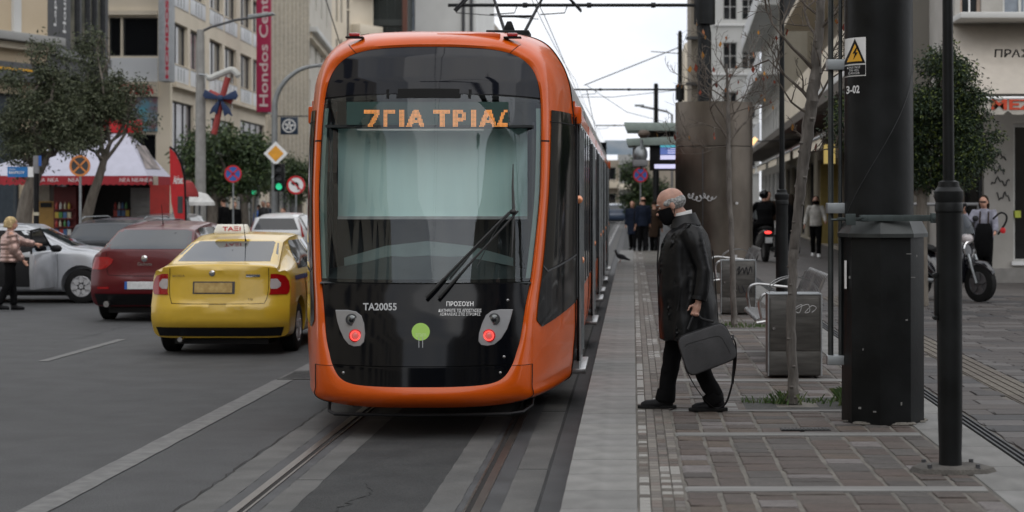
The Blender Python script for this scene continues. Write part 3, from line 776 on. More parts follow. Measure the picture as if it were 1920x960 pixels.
# ================================================================ CARS
def bvh_of(me): return BVHTree.FromPolygons([v.co.copy() for v in me.vertices], [tuple(p.vertices) for p in me.polygons])
def tab(t): return lambda x: interp(t, x)
def car_body(S):
    L_ = S['L']; zb, zs, zt, wt, w = (tab(S[k]) for k in ('zb', 'zs', 'zt', 'wt', 'w'))
    Rr = S['rear']; Rf = S['front']; W0 = S['W']
    def R(x, z): return interp(Rr, z) + .20 * min(1.2, abs(x) / W0) ** 5
    def Fq(x, z): return L_ - interp(Rf, z) - .30 * min(1.2, abs(x) / W0) ** 4
    def half(y):
        a, b, c, d, e = w(y), zb(y), zs(y), zt(y), wt(y)
        p = [(0, b), (a * .7, b), (a * .93, b + .03), (a * .99, b + .14), (a, (b + c) / 2), (a * .985, c - .09), (a * .955, c)]
        q = [(p[-1][0] + (e - p[-1][0]) * .25, c + (d - c) * .3), (e * 1.02, max(c, d - .08)), (e * .95, d - .02), (e * .6, d), (0, d + .012)]
        return p + q
    def ring(y, sc=1, cz=None):
        h = half(y); h2 = cr(h, 3); pts = []
        for x, z in h2 + [(-x, z) for x, z in reversed(h2[1:-1])]:
            if sc < 1: x *= sc; z = cz + (z - cz) * sc
            yy = y
            if y < L_ / 2: yy = max(y, R(x, z))
            else: yy = min(y, Fq(x, z))
            pts.append(Vector((x, yy, z)))
        return pts
    n = 64; rings = [ring(0, k / 8, .6) for k in range(1, 8)] + [ring(L_ * k / n) for k in range(n + 1)] + [ring(L_, k / 8, .5) for k in range(7, 0, -1)]
    mb = MB().loft(rings, True, True)
    me = mb.mesh('body', S['paint'], 0)
    cut = MB()
    for yw in S['wheels']:
        for s in (-1, 1): cut.cyl((s * (W0 - .27), yw, S['wr'] + .02), (s * (W0 + .2), yw, S['wr'] + .02), S['wr'] + .055, n=28)
    cm = cut.mesh('cut', None, 0); co = bpy.data.objects.new('cut', cm); COL.objects.link(co)
    bv = bvh_of(me)
    me2 = evaluate(me, [('BOOLEAN', dict(operation='DIFFERENCE', solver='EXACT', object=co))], 'body'); bpy.data.objects.remove(co)
    me2.materials.clear(); me2.materials.append(S['paint']); me2.shade_smooth(); me2.set_sharp_from_angle(angle=rad(35))
    return me2, bv
def patch(bv, rows, d, off=.004, nu=10):
    """rows: (z, a, b) spans laid on the body seen along d: '+y' from the rear, '-y' from the front, '+x'/'-x' from a side (a,b then are y)"""
    out = []
    for z, a, b in rows:
        r = []
        for k in range(nu + 1):
            u = a + (b - a) * k / nu
            o, dr = {'+y': (Vector((u, -2, z)), Vector((0, 1, 0))), '-y': (Vector((u, 8, z)), Vector((0, -1, 0))), '-x': (Vector((3, u, z)), Vector((-1, 0, 0))), '+x': (Vector((-3, u, z)), Vector((1, 0, 0)))}[d]
            h = bv.ray_cast(o, dr)
            p = h[0] if h[0] is not None else (r[-1] if r else o + dr * 2)
            r.append(p - dr * off)
        out.append(r)
    return MB().loft(out, False)
def rowsof(top, bot, n=6):
    return [tuple(t + (b - t) * k / n for t, b in zip(top, bot)) for k in range(n + 1)]
def wheel_me(r, rim, spokes=5, hub=.10, width=.20):
    t = MB().lathe([(r * .62, -width / 2), (r * .9, -width / 2), (r, -width * .38), (r, width * .38), (r * .9, width / 2), (r * .62, width / 2)], 32, axis='x', cap=False)
    k = MB().lathe([(r * .64, -width * .4), (r * .64, width * .46), (r * .58, width * .5), (r * .55, width * .36), (.02, width * .30)], 28, axis='x')
    k.lathe([(r * .14, width * .52), (r * .14, width * .3)], 14, axis='x')
    for i in range(spokes):
        a = 2 * math.pi * i / spokes; Rm = Matrix.Rotation(a, 4, 'X'); k.T = Rm
        k.prism([(-.022 - r * .07, r * .10), (.022 + r * .07, r * .10), (.018 + r * .03, r * .6), (-.018 - r * .03, r * .6)], width * .36, width * .50, 'x')
    return t.mesh('tyre', M['rubber'], 40), k.mesh('rim', rim, 40)
rimm = mat('rim_silver', (.50, .50, .51), .4, .4)
def make_car(name, S, loc, rz, label, cat='car', **kw):
    t = thing(name, label, cat, loc, rz, **kw)
    me, bv = car_body(S); obj('body', me, t)
    ty, ri = wheel_me(S['wr'], S.get('rim', rimm), S.get('spokes', 5))
    for i, yw in enumerate(S['wheels']):
        for s in (-1, 1):
            w = obj('wheel', ty, t); w.location = (s * (S['W'] - .12), yw, S['wr']); w.rotation_euler = (0, 0, 0 if s > 0 else math.pi); obj('rim', ri, w)
            a = MB().box(s * .35 - .22, s * .35 + .22, yw - S['wr'] - .05, yw + S['wr'] + .05, .16, S['wr'] * 2 + .05); 
    B(-S['W'] + .28, S['W'] - .28, .25, S['L'] - .25, .13, .5).build('underbody', M['black'], t)
    g = S.get('glass', M['glass'])
    if 'rw' in S: patch(bv, S['rw'], '+y', .005, 14).build('rear_window', g, t, smooth=60)
    if 'ww' in S: patch(bv, S['ww'], '-y', .005, 14).build('windscreen', g, t, smooth=60)
    for a, b in S.get('side', []):
        for d in ('+x', '-x'): patch(bv, rowsof(a, b), d, .005, 8).build('side_window', g, t, smooth=60)
    return t, bv
def tri(px): return px
lampr = mat('lamp_red', (.30, .006, .008), .15, coat=.3, var=.1); lampw = mat('lamp_clear', (.42, .38, .38), .15, coat=.5, var=.15)
chrome = mat('chrome', (.7, .7, .7), .1, 1.)
plw = mat('plate_white', (.62, .63, .64), .4, var=.1, vs=30)
def seam(bv, pts, d, w=.007, off=.003):
    P = []
    q = cr(pts, 5)
    for a, z in q:
        o, dr = {'+y': (Vector((a, -2, z)), Vector((0, 1, 0))), '-x': (Vector((3, a, z)), Vector((-1, 0, 0))), '+x': (Vector((-3, a, z)), Vector((1, 0, 0)))}[d]
        h = bv.ray_cast(o, dr)
        if h[0] is not None: P.append(h[0] - dr * off)
    return MB().tube(P, w / 2, 5)
# ---- yellow taxi
taxi_y = mat('taxi_yellow', (.60, .39, .032), .28, var=.04, coat=.7)
S = dict(L=4.3, W=.855, zb=[(0, .22), (.5, .19), (3.8, .19), (4.3, .24)], zs=[(0, 1.0), (.6, 1.0), (2.5, .96), (3.2, .93), (4.0, .80), (4.3, .68)],
    zt=[(0, 1.085), (.14, 1.10), (.28, 1.11), (.42, 1.15), (1.15, 1.375), (1.6, 1.44), (2.1, 1.46), (2.6, 1.42), (3.35, 1.03), (4.1, .84), (4.3, .72)],
    wt=[(0, .70), (.3, .69), (1.2, .585), (1.9, .60), (2.6, .58), (3.4, .66), (4.3, .6)], w=[(0, .835), (.5, .86), (3.5, .86), (4.3, .76)],
    rear=[(.2, .12), (.34, .05), (.40, .0), (.60, .0), (.64, .045), (.72, .06), (.98, .10), (1.07, .08), (1.12, .16)], front=[(.2, .1), (.5, 0), (.7, .12), (.9, .4)],
    paint=taxi_y, wheels=(.86, 3.46), wr=.31, rw=rowsof((1.365, -.53, .53), (1.135, -.655, .655), 8), ww=rowsof((1.36, -.55, .55), (1.02, -.62, .62)),
    side=[((1.37, 1.45, 2.15), (1.03, .95, 2.15)), ((1.37, 2.22, 2.65), (1.03, 2.22, 3.15))])
TX, TY = -5.02, 22.55
taxi, bv = make_car('yellow_taxi', S, (TX, TY, 0), 0, 'yellow taxi with a lit-up roof sign, seen from behind beside the tram'.replace('lit-up ', 'white '), 'taxi')
for s in (-1, 1):
    rows = [(.99, .625, .70), (.965, .62, .785), (.90, .62, .825), (.82, .625, .838), (.765, .62, .83), (.74, .61, .81)]
    l_ = patch(bv, [(z, s * a, s * b) for z, a, b in rows], '+y', .010, 8).build('tail_light', lampr, taxi, smooth=60)
    rows = [(.93, .625, .70), (.88, .62, .74), (.84, .62, .74), (.81, .63, .70)]
    patch(bv, [(z, s * a, s * b) for z, a, b in rows], '+y', .014, 6).build('lens', lampw, l_, smooth=60)
seam(bv, [(-.60, 1.06), (-.60, .80), (-.57, .66), (-.50, .635), (0, .63), (.50, .635), (.57, .66), (.60, .80), (.60, 1.06)], '+y').build('boot_seam', M['rubber'], taxi)
patch(bv, rowsof((.345, -.78, .78), (.235, -.74, .74)), '+y', .012, 18).build('bumper_valance', M['black'], taxi, smooth=60)
patch(bv, rowsof((.90, -.31, .20), (.75, -.31, .20)), '+y', .004, 8).build('plate_recess', M['darkgrey'], taxi, smooth=60)
tanp = mat('plate_tan', (.34, .21, .06), .6, c2=(.50, .36, .13), vs=14)
patch(bv, rowsof((.885, -.29, .17), (.765, -.29, .17)), '+y', .012, 8).build('number_plate', tanp, taxi, smooth=60)
MB().ell((-.08, .095, 1.0), (.04, .012, .04), 16).build('badge', chrome, taxi)
lettering('SKODA', (-.56, .085, .955), (1, 0, 0), (0, 0, 1), .15, .026, M['darkgrey'], taxi)
lettering('TSI', (.36, .05, .675), (1, 0, 0), (0, 0, 1), .06, .022, M['darkgrey'], taxi)
patch(bv, rowsof((.985, .33, .50), (.955, .33, .50)), '+y', .006, 3).build('model_badge', chrome, taxi)
sg = MB(); sg.loft([[(-.31, 1.22, 1.455), (.13, 1.22, 1.455), (.13, 1.36, 1.455), (-.31, 1.36, 1.455)], [(-.31, 1.22, 1.49), (.13, 1.22, 1.49), (.13, 1.36, 1.49), (-.31, 1.36, 1.49)], [(-.28, 1.24, 1.575), (.10, 1.24, 1.575), (.10, 1.33, 1.575), (-.28, 1.33, 1.575)]], True, True)
sgn_ = sg.build('roof_sign', mat('sign_cream', (.86, .83, .74), .5), taxi, bevel=.015)
lettering('TAΞI', (-.20, 1.216, 1.495), (1, 0, 0), (0, .15, 1), .23, .055, M['red'], sgn_, bold=.02)
MB().tube([(.13, 1.05, 1.37), (.13, 1.02, 1.40), (.14, .86, 1.60)], [.012, .006, .003], 6).build('aerial', M['black'], taxi)
for d in ('-x', '+x'):
    patch(bv, rowsof((.955, .55, 3.9), (.90, .55, 3.9), 2), d, .004, 20).build('blue_stripe', mat('stripe_blue', (.02, .045, .14), .4), taxi, smooth=60)
    seam(bv, [(2.18, 1.0), (2.18, .3)], d).build('door_seam', M['rubber'], taxi); seam(bv, [(1.2, .95), (1.35, .5), (1.35, .3)], d).build('door_seam', M['rubber'], taxi)
    sx = 1 if d == '-x' else -1
    for yy in (1.5, 2.4): MB().tube([(sx * .865, yy, .84), (sx * .885, yy + .02, .845), (sx * .885, yy + .15, .85), (sx * .865, yy + .17, .85)], .012, 6).build('door_handle', taxi_y, taxi)
    MB().ell((sx * .97, 2.95, 1.0), (.1, .06, .07), 12).build('wing_mirror', taxi_y, taxi)
MB().tube([(-.45, .0, .2), (-.45, .4, .2)], .03, 10).build('exhaust', M['steel'], taxi)
MB().tube([(.02, .62, 1.2), (.03, .75, 1.26)], .01, 5).build('wiper_stub', M['black'], taxi)
# ---- dark red hatchback
S_Z = 1.05
redm = mat('car_dark_red', (.085, .003, .006), .3, var=.05, coat=.35, spec=.3)
S2 = dict(L=4.35, W=.90, zb=[(0, .24), (.5, .2), (3.8, .2), (4.3, .25)], zs=[(0, .93), (.6, .96), (2.5, .94), (3.2, .92), (4.0, .82), (4.35, .68)],
    zt=[(0, 1.03), (.12, 1.05), (.25, 1.12), (.75, 1.36), (1.2, 1.42), (1.9, 1.46), (2.5, 1.43), (3.3, 1.04), (4.1, .86), (4.35, .72)],
    wt=[(0, .72), (.25, .70), (.8, .60), (1.9, .60), (2.6, .58), (3.4, .66), (4.35, .6)], w=[(0, .86), (.5, .90), (3.5, .90), (4.35, .78)],
    rear=[(.2, .14), (.34, .05), (.42, .0), (.62, .0), (.72, .05), (.95, .08), (1.05, .12), (1.2, .2)], front=[(.2, .1), (.5, 0), (.7, .12), (.9, .4)],
    paint=redm, wheels=(.88, 3.5), wr=.32, rw=rowsof((1.345, -.56, .56), (1.07, -.67, .67), 8), ww=rowsof((1.38, -.55, .55), (1.03, -.62, .62)),
    side=[((1.37, 1.0, 1.95), (1.03, .75, 1.95)), ((1.37, 2.02, 2.6), (1.03, 2.02, 3.1))])
red, bv = make_car('red_hatchback', S2, (-7.48, 28.6, 0), 0, 'dark red hatchback seen from behind, left of the yellow taxi'); red.scale = (1, 1, 1.05)
for s in (-1, 1):
    patch(bv, [(z, s * a, s * b) for z, a, b in [(.955, .58, .80), (.92, .50, .86), (.86, .52, .885), (.80, .60, .89), (.77, .70, .88)]], '+y', .01, 8).build('tail_light', lampr, red, smooth=60)
    patch(bv, rowsof((.52, s * .55, s * .74), (.49, s * .55, s * .74), 2), '+y', .008, 4).build('reflector', lampr, red)
seam(bv, [(-.62, 1.02), (-.60, .85), (-.58, .72), (-.5, .69), (0, .68), (.5, .69), (.58, .72), (.60, .85), (.62, 1.02)], '+y').build('boot_seam', M['rubber'], red)
patch(bv, rowsof((.42, -.80, .80), (.25, -.76, .76)), '+y', .012, 18).build('bumper_valance', M['black'], red, smooth=60)
patch(bv, rowsof((.60, -.30, .22), (.49, -.30, .22)), '+y', .014, 6).build('number_plate', plw, red)
patch(bv, rowsof((.60, -.30, -.26), (.49, -.30, -.26)), '+y', .016, 2).build('plate_band', M['blue'], red)
MB().ell((-.02, .075, .93), (.05, .014, .05), 16).build('badge', chrome, red)
lettering('Giulietta', (-.12, .06, .83), (1, 0, 0), (0, 0, 1), .22, .05, chrome, red)
MB().tube([(-.0, .35, 1.10), (.1, .45, 1.19), (.34, .62, 1.30)], [.018, .014, .006], 6).build('rear_wiper', M['black'], red)
MB().tube([(0, 1.15, 1.42), (.0, 1.13, 1.45), (.01, 1.0, 1.72)], [.014, .007, .004], 6).build('aerial', M['black'], red)
MB().tube([(-.58, -.02, .27), (-.58, .3, .27)], .045, 12).build('exhaust', M['steel'], red)
for d in ('-x', '+x'): seam(bv, [(2.0, 1.0), (2.0, .3)], d).build('door_seam', M['rubber'], red)
# ---- dark estate and silver roof behind, white hatch
def generic(L_, W_, H, paint, hatch=.5, **k):
    d = dict(L=L_, W=W_, zb=[(0, .24), (.5, .2), (L_ - .5, .2), (L_, .26)], zs=[(0, .93 * H / 1.46), (L_ * .6, .95 * H / 1.46), (L_ * .93, .8), (L_, .66)],
        zt=[(0, .97 * H / 1.46), (.12, 1.05 * H / 1.46), (hatch, H - .10), (hatch + .5, H - .03), (L_ * .45, H), (L_ * .58, H - .04), (L_ * .77, 1.06), (L_ * .95, .84), (L_, .7)],
        wt=[(0, W_ - .16), (.25, W_ - .2), (hatch + .2, W_ - .27), (L_ * .6, W_ - .29), (L_ * .8, W_ - .22), (L_, W_ - .3)], w=[(0, W_ - .04), (.5, W_), (L_ - .7, W_), (L_, W_ - .12)],
        rear=[(.2, .12), (.4, 0), (.62, 0), (.72, .05), (1.0, .08), (1.1, .12), (H, .3)], front=[(.2, .1), (.5, 0), (.7, .12), (.9, .4)],
        paint=paint, wheels=(L_ * .2, L_ * .805), wr=.31, rw=rowsof((H - .13, -W_ + .34, W_ - .34), (1.04 * H / 1.46, -W_ + .2, W_ - .2), 6), ww=rowsof((H - .1, -W_ + .34, W_ - .34), (1.03, -W_ + .24, W_ - .24)),
        side=[((H - .1, L_ * .2, L_ * .45), (1.02 * H / 1.46, L_ * .15, L_ * .45)), ((H - .1, L_ * .465, L_ * .6), (1.02 * H / 1.46, L_ * .465, L_ * .72))])
    d.update(k); return d
blk = mat('car_black_blue', (.012, .015, .02), .3, var=.08, coat=.3, spec=.3)
bm_, bv = make_car('dark_estate_car', generic(4.5, .90, 1.5, blk), (-10.35, 36.4, 0), .0, 'black car with a grey roof rail parked between the silver car and the red hatchback'.replace('a grey roof rail', 'roof rails'))
for s in (-1, 1):
    patch(bv, [(z, s * a, s * b) for z, a, b in [(.93, .6, .80), (.88, .55, .86), (.80, .6, .87)]], '+y', .01, 6).build('tail_light', lampr, bm_)
    MB().tube([(s * .62, .8, 1.49), (s * .62, 1.0, 1.53), (s * .62, 2.6, 1.53), (s * .61, 2.8, 1.49)], .015, 6).build('roof_rail', M['galv'], bm_)
patch(bv, rowsof((.86, -.1, .35), (.75, -.1, .35)), '+y', .012, 4).build('number_plate', plw, bm_)
patch(bv, rowsof((.86, -.1, -.05), (.75, -.1, -.05)), '+y', .014, 2).build('plate_band', M['blue'], bm_)
MB().ell((.1, .07, .98), (.04, .012, .04), 12).build('badge', chrome, bm_)
sil = mat('car_silver', (.40, .415, .44), .3, .25, var=.05, coat=.6)
far_, bv = make_car('silver_estate_car', generic(4.5, .88, 1.52, mat('car_grey', (.12, .125, .13), .3, .4, coat=.6)), (-11.45, 44.5, 0), 0, 'grey car of which only the roof shows beyond the black and red cars')
wh = mat('car_white', (.62, .63, .64), .3, var=.03, coat=.6)
pan, bv = make_car('white_small_car', generic(3.65, .79, 1.50, wh, hatch=.28, glass=M['glassd']), (-9.35, 48.8, 0), 0, 'small white hatchback with tall red tail lights ahead of the taxi')
for s in (-1, 1):
    patch(bv, [(z, s * a, s * b) for z, a, b in [(1.36, .575, .63), (1.2, .62, .70), (1.0, .66, .745), (.88, .68, .76)]], '+y', .012, 4).build('tail_light', lampr, pan)
patch(bv, rowsof((.75, -.25, .25), (.64, -.25, .25)), '+y', .012, 4).build('number_plate', plw, pan)
# ---- silver car seen from its right-hand side, front door open
golf_s = generic(4.15, .87, 1.44, sil, hatch=.45, spokes=7)
golf_s['zt'] = [(0, .97), (.12, 1.05), (.45, 1.32), (.95, 1.40), (1.7, 1.44), (2.2, 1.42), (3.0, 1.03), (3.35, .99), (3.95, .85), (4.15, .72)]
golf_s['zs'] = [(0, .92), (2.6, .93), (3.3, .92), (3.95, .78), (4.15, .64)]
golf_s['wheels'] = (.78, 3.29)
golf_s['side'] = [((1.33, .75, 1.50), (1.0, .5, 1.52))]
GX, GYY = -9.13 - 4.15, 34.6
golf, bv = make_car('silver_car', golf_s, (GX + .02, GYY, 0), rad(-90), 'silver hatchback side-on at the left with its front door open')
# open doorway on the near side (+x local = towards the camera after the turn)
patch(bv, [(1.34, 1.62, 2.22), (1.2, 1.60, 2.48), (1.0, 1.58, 2.80), (.8, 1.58, 2.80), (.5, 1.58, 2.78), (.30, 1.60, 2.74)], '-x', .008, 8).build('doorway', mat('car_interior', (.006, .006, .007), .9, var=.4), golf, smooth=60)
seam(bv, [(1.56, 1.36), (1.55, .9), (1.57, .28)], '-x', .02).build('door_seal', M['rubber'], golf)
patch(bv, rowsof((1.36, 1.52, 2.3), (1.32, 1.52, 2.34), 2), '-x', .012, 8).build('roof_edge', sil, golf)
# front door swung out about 65 degrees
dr = obj('door', None, golf); dr.location = (.87, 2.82, 0); dr.rotation_euler = (0, 0, rad(88))
mb = MB(); pr = [(-.03, .30), (-1.1, .30), (-1.14, .60), (-1.12, .92), (0, .95), (.02, .6)]; mb.prism(pr, -.06, .03, 'x')
mb.build('door_panel', sil, dr, bevel=.02)
mb = MB(); fr = [(-1.10, .93), (-1.06, 1.33), (-.60, 1.36), (-.02, .97)]
for a, b in zip(fr, fr[1:]): mb.tube([(-.03 - .05 * (a[1] - .9), a[0], a[1]), (-.03 - .05 * (b[1] - .9), b[0], b[1])], .02, 6)
mb.build('window_frame', M['rubber'], dr)
MB().prism([(-1.08, .95), (-1.04, 1.31), (-.60, 1.34), (-.06, .97)], -.045, -.04, 'x').build('window_glass', glassy('door_glass', (.35, .4, .4)), dr)
mb = MB(); mb.box(-.11, -.055, -1.0, -.15, .45, .85); mb.build('door_card', M['darkgrey'], dr, bevel=.02)
MB().ell((.10, -.22, 1.0), (.11, .05, .07), 12).build('wing_mirror', M['black'], dr)
for s, d in ((1, '-x'),):
    patch(bv, rowsof((.60, 3.93, 4.09), (.57, 3.93, 4.09), 2), d, .008, 4).build('side_trim', M['black'], golf)
    seam(bv, [(2.86, .9), (2.88, .5), (2.86, .28)], d).build('wing_seam', M['rubber'], golf)
ind = mat('indicator_amber', (.9, .35, .05), .3, emit=(1, .42, .06), es=2.2)
h = bv.ray_cast(Vector((.80, 8, .80)), Vector((0, -1, 0)))
MB().ell((.70, 3.72, .815), (.05, .06, .05), 12).build('indicator', ind, golf)
MB().ell((-.5, 3.96, .66), (.16, .08, .09), 12).build('headlight', lampw, golf); MB().ell((.5, 3.96, .66), (.16, .08, .09), 12).build('headlight', lampw, golf)
# ---- far traffic beyond the platform
ft, bv = make_car('far_yellow_taxi', generic(4.3, .84, 1.46, taxi_y), (-3.2, 142, 0), 0, 'distant yellow taxi with a red tail light at the end of the street', 'taxi')
for s in (-1, 1): patch(bv, [(z, s * a, s * b) for z, a, b in [(1.0, .6, .80), (.75, .6, .82)]], '+y', .012, 3).build('tail_light', mat('tail_on', (.8, .03, .03), .4, emit=(1, .06, .05), es=2.5), ft)
fc, bv = make_car('far_blue_car', generic(4.3, .84, 1.46, mat('car_blue', (.05, .08, .14), .3, coat=.6)), (-1.2, 138, 0), 0, 'distant dark blue car beside the far yellow taxi')
# ================================================================ PEOPLE
def fab(name, c, **k): return mat(name, c, k.pop('rough', .8), spec=k.pop('spec', .08), bump=k.pop('bump', .25), bs=k.pop('bs', 45), var=k.pop('var', .2), vs=k.pop('vs', 8), **k)
def ering(cx, cy, z, rx, ry, n=22, p=1.): 
    return [Vector((cx + rx * math.copysign(abs(math.cos(a)) ** p, math.cos(a)), cy + ry * math.copysign(abs(math.sin(a)) ** p, math.sin(a)), z)) for a in [2 * math.pi * k / n for k in range(n)]]
def head_shape(mb, c, pitch, s, nose=1.):
    """skull, jaw, nose, ears; c = skull centre, forward +y, pitch down in radians"""
    R = Matrix.Rotation(-pitch, 3, 'X')
    P = lambda x, y, z: c + R @ (Vector((x, y, z)) * s)
    mb.ell(P(0, -.008, .025), (.076 * s, .098 * s, .088 * s), 18, R)
    mb.ell(P(0, .028, -.045), (.060 * s, .068 * s, .066 * s), 16, R)
    mb.ell(P(0, .055, -.088), (.028 * s, .026 * s, .022 * s), 12, R)
    mb.tube([P(0, .086, .005), P(0, .110, -.028), P(0, .090, -.040)], [.008 * s, .016 * s * nose, .010 * s], 8)
    mb.ell(P(0, .078, .028), (.045 * s, .018 * s, .014 * s), 12, R)
    for q in (-1, 1): mb.ell(P(q * .077, -.005, -.012), (.009 * s, .019 * s, .032 * s), 10, R)
    return P
def hand(mb, w, d, s, side, grip=.4):
    """palm, thumb and four curled fingers from wrist w pointing along d"""
    d = d.normalized(); ax = Vector((0, 1, 0)) if abs(d.y) < .8 else Vector((0, 0, -1)); ax = (ax - d * ax.dot(d)).normalized(); nrm = d.cross(ax) * side
    mb.tube([w, w + d * .04 * s, w + d * .085 * s], [.026 * s, .034 * s, .030 * s], 10)
    for i, ln in enumerate((.068, .076, .070, .055)):
        b = w + d * .082 * s + ax * (.028 - .019 * i) * s
        e1 = b + (d * math.cos(grip) + nrm * math.sin(grip)) * ln * .45 * s
        e2 = e1 + (d * math.cos(grip * 2.6) + nrm * math.sin(grip * 2.6)) * ln * .35 * s
        e3 = e2 + (d * math.cos(grip * 3.8) + nrm * math.sin(grip * 3.8)) * ln * .25 * s
        mb.tube([b, e1, e2, e3], [.0098 * s, .009 * s, .008 * s, .006 * s], 6)
    t0 = w + d * .025 * s + ax * .025 * s; mb.tube([t0, t0 + (ax * .75 + d * .5 + nrm * .3) * .04 * s, t0 + (ax * .7 + d * 1.1 + nrm * .7) * .055 * s], [.013 * s, .011 * s, .008 * s], 6)
def figure(root, J, c, vox=.011, fine=False):
    """J joints (local, forward +y); c dict of materials and clothing options"""
    s = J['s']; V = {k: Vector(v) if hasattr(v, '__len__') and not isinstance(v, str) else v for k, v in J.items()}
    b = MB(); hc = V['head']; P = head_shape(b, hc, J.get('pitch', .1), s * c.get('hs', 1.04), c.get('nose', 1))
    nk = V['neck']
    b.tube([P(0, -.02, -.05), nk + Vector((0, .0, .02)), nk + Vector((0, -.01, -.05))], [.056 * s, .055 * s, .07 * s], 12)
    pel, ch = V['pelvis'], V['chest']
    b.loft([ering(pel.x, pel.y, pel.z - .06, .13 * s, .09 * s), ering(pel.x, pel.y, pel.z + .05, .145 * s, .095 * s), ering((pel.x + ch.x) / 2, (pel.y + ch.y) / 2, (pel.z + ch.z) / 2, .125 * s, .09 * s), ering(ch.x, ch.y, ch.z, .155 * s, .105 * s), ering(nk.x, nk.y - .01, nk.z - .05, .12 * s, .07 * s)], True, True)
    for q, n in ((-1, 'L'), (1, 'R')):
        sh, el, wr, hp, kn, an = (V[k + n] for k in ('sh', 'el', 'wr', 'hip', 'kn', 'an'))
        b.tube([nk + Vector((0, 0, -.04)), sh, sh.lerp(el, .5), el, el.lerp(wr, .4), wr], [.04 * s, .05 * s, .043 * s, .036 * s, .036 * s, .025 * s], 10)
        hand(b, wr, V.get('hd' + n, wr - el), s * .95, q, c.get('grip' + n, .35))
        b.tube([hp, hp.lerp(kn, .5), kn, kn.lerp(an, .35), an], [.078 * s, .07 * s, .05 * s, .05 * s, .034 * s], 10)
        toe = V['toe' + n]; b.tube([an, an.lerp(toe, .4) + Vector((0, 0, -.02)), toe], [.035 * s, .035 * s, .022 * s], 8)
    obj('body', blob(b, vox * (.72 if fine else 1), 'body', c['skin'], 3), root)
    # shoes
    for n in 'LR':
        an, toe = V['an' + n], V['toe' + n]; m = MB(); f = (toe - an); f.z = 0; f = f.normalized(); zt = toe.z
        heel = an - f * .055; hz = heel.z - .085 * s if J.get('lift' + n) else zt
        pts = [(an - f * .05, .040, .052), (an + f * .02, .043, .056), (an.lerp(toe, .55), .047, .040), (toe, .047, .036), (toe + f * .040, .032, .026)]
        side = Vector((-f.y, f.x, 0)); rings = []
        for i, (p_, w_, h_) in enumerate(pts):
            zc = an.z * (1 - i / 4) ** 2 * .12 + zt - .03 + h_ * .6
            zc = (hz if i < 2 else zt) - .035 + h_
            rings.append([Vector((p_.x, p_.y, 0)) + side * (w_ * math.cos(a)) * s + Vector((0, 0, zc + (h_ * math.sin(a) if math.sin(a) > 0 else .95 * h_ * math.sin(a)) )) for a in [2 * math.pi * k / 12 for k in range(12)]])
        m.loft(rings, True, True); m.tube([an + Vector((0, 0, .05)), an + Vector((0, 0, -.04))], [.048 * s, .052 * s], 12)
        zz = min(p.z for p in m.v); 
        for p in m.v: p.z = max(p.z, J.get('ground', 0) + .004)
        obj('shoe', blob(m, .009 if fine else .012, 'shoe', c['shoes'], 2), root)
    # trousers
    m = MB(); tw = c.get('tw', 1.) * s
    m.loft([ering(pel.x, pel.y, pel.z - .12, .155 * tw, .11 * tw), ering(pel.x, pel.y, pel.z, .165 * tw, .12 * tw), ering(pel.x, pel.y, pel.z + .10, .15 * tw, .11 * tw)], True, True)
    for n in 'LR':
        hp, kn, an = V['hip' + n], V['kn' + n], V['an' + n]
        hem = an + (kn - an).normalized() * .02
        m.tube([hp + Vector((0, 0, .03)), hp.lerp(kn, .5), kn, kn.lerp(an, .3) , kn.lerp(an, .6) + Vector((0, .008, 0)), kn.lerp(an, .8), hem], [.098 * tw, .092 * tw, .076 * tw, .073 * tw, .066 * tw, .069 * tw, .066 * tw], 14)
    qme = blob(m, vox, 'trousers', c['trousers'], 3)
    for v in qme.vertices if fine else (): v.co = v.co + v.normal * (noise.noise(Vector((v.co.x * 12, v.co.y * 14, v.co.z * 16))) * .007)
    obj('trousers', qme, root)
    # upper garment
    m = MB(); rings = c.get('rings')
    if rings: m.loft([ering(*r) for r in rings], True, True)
    else:
        hem = c.get('hem', pel.z - .06); k = c.get('bulk', 1.)
        R_ = [(pel.x, pel.y, hem, .185 * s * k, .145 * s * k), (pel.x, pel.y, pel.z + .08, .172 * s * k, .135 * s * k), ((pel.x + ch.x) / 2, (pel.y + ch.y) / 2, (pel.z + ch.z) / 2, .168 * s * k, .13 * s * k), (ch.x, ch.y, ch.z, .19 * s * k, .14 * s * k), (nk.x, nk.y - .01, nk.z - .085, .165 * s * k, .105 * s * k), (nk.x, nk.y, nk.z - .03, .10 * s, .085 * s), (nk.x, nk.y + .005, nk.z + .01, .078 * s, .075 * s)]
        if c.get('quilt'):
            R2 = []
            for (a, b_) in zip(R_[:-2], R_[1:-2]):
                kk = max(2, int((b_[2] - a[2]) / .055))
                for i in range(kk):
                    for t, e in ((i / kk, .96), ((i + .5) / kk, 1.05)): R2.append(tuple(p + (q_ - p) * t for p, q_ in zip(a, b_))[:3] + ((a[3] + (b_[3] - a[3]) * t) * e, (a[4] + (b_[4] - a[4]) * t) * e))
            R_ = R2 + R_[-3:]
        m.loft([ering(*r) for r in R_], True, True)
    k = c.get('sleeve', 1.)
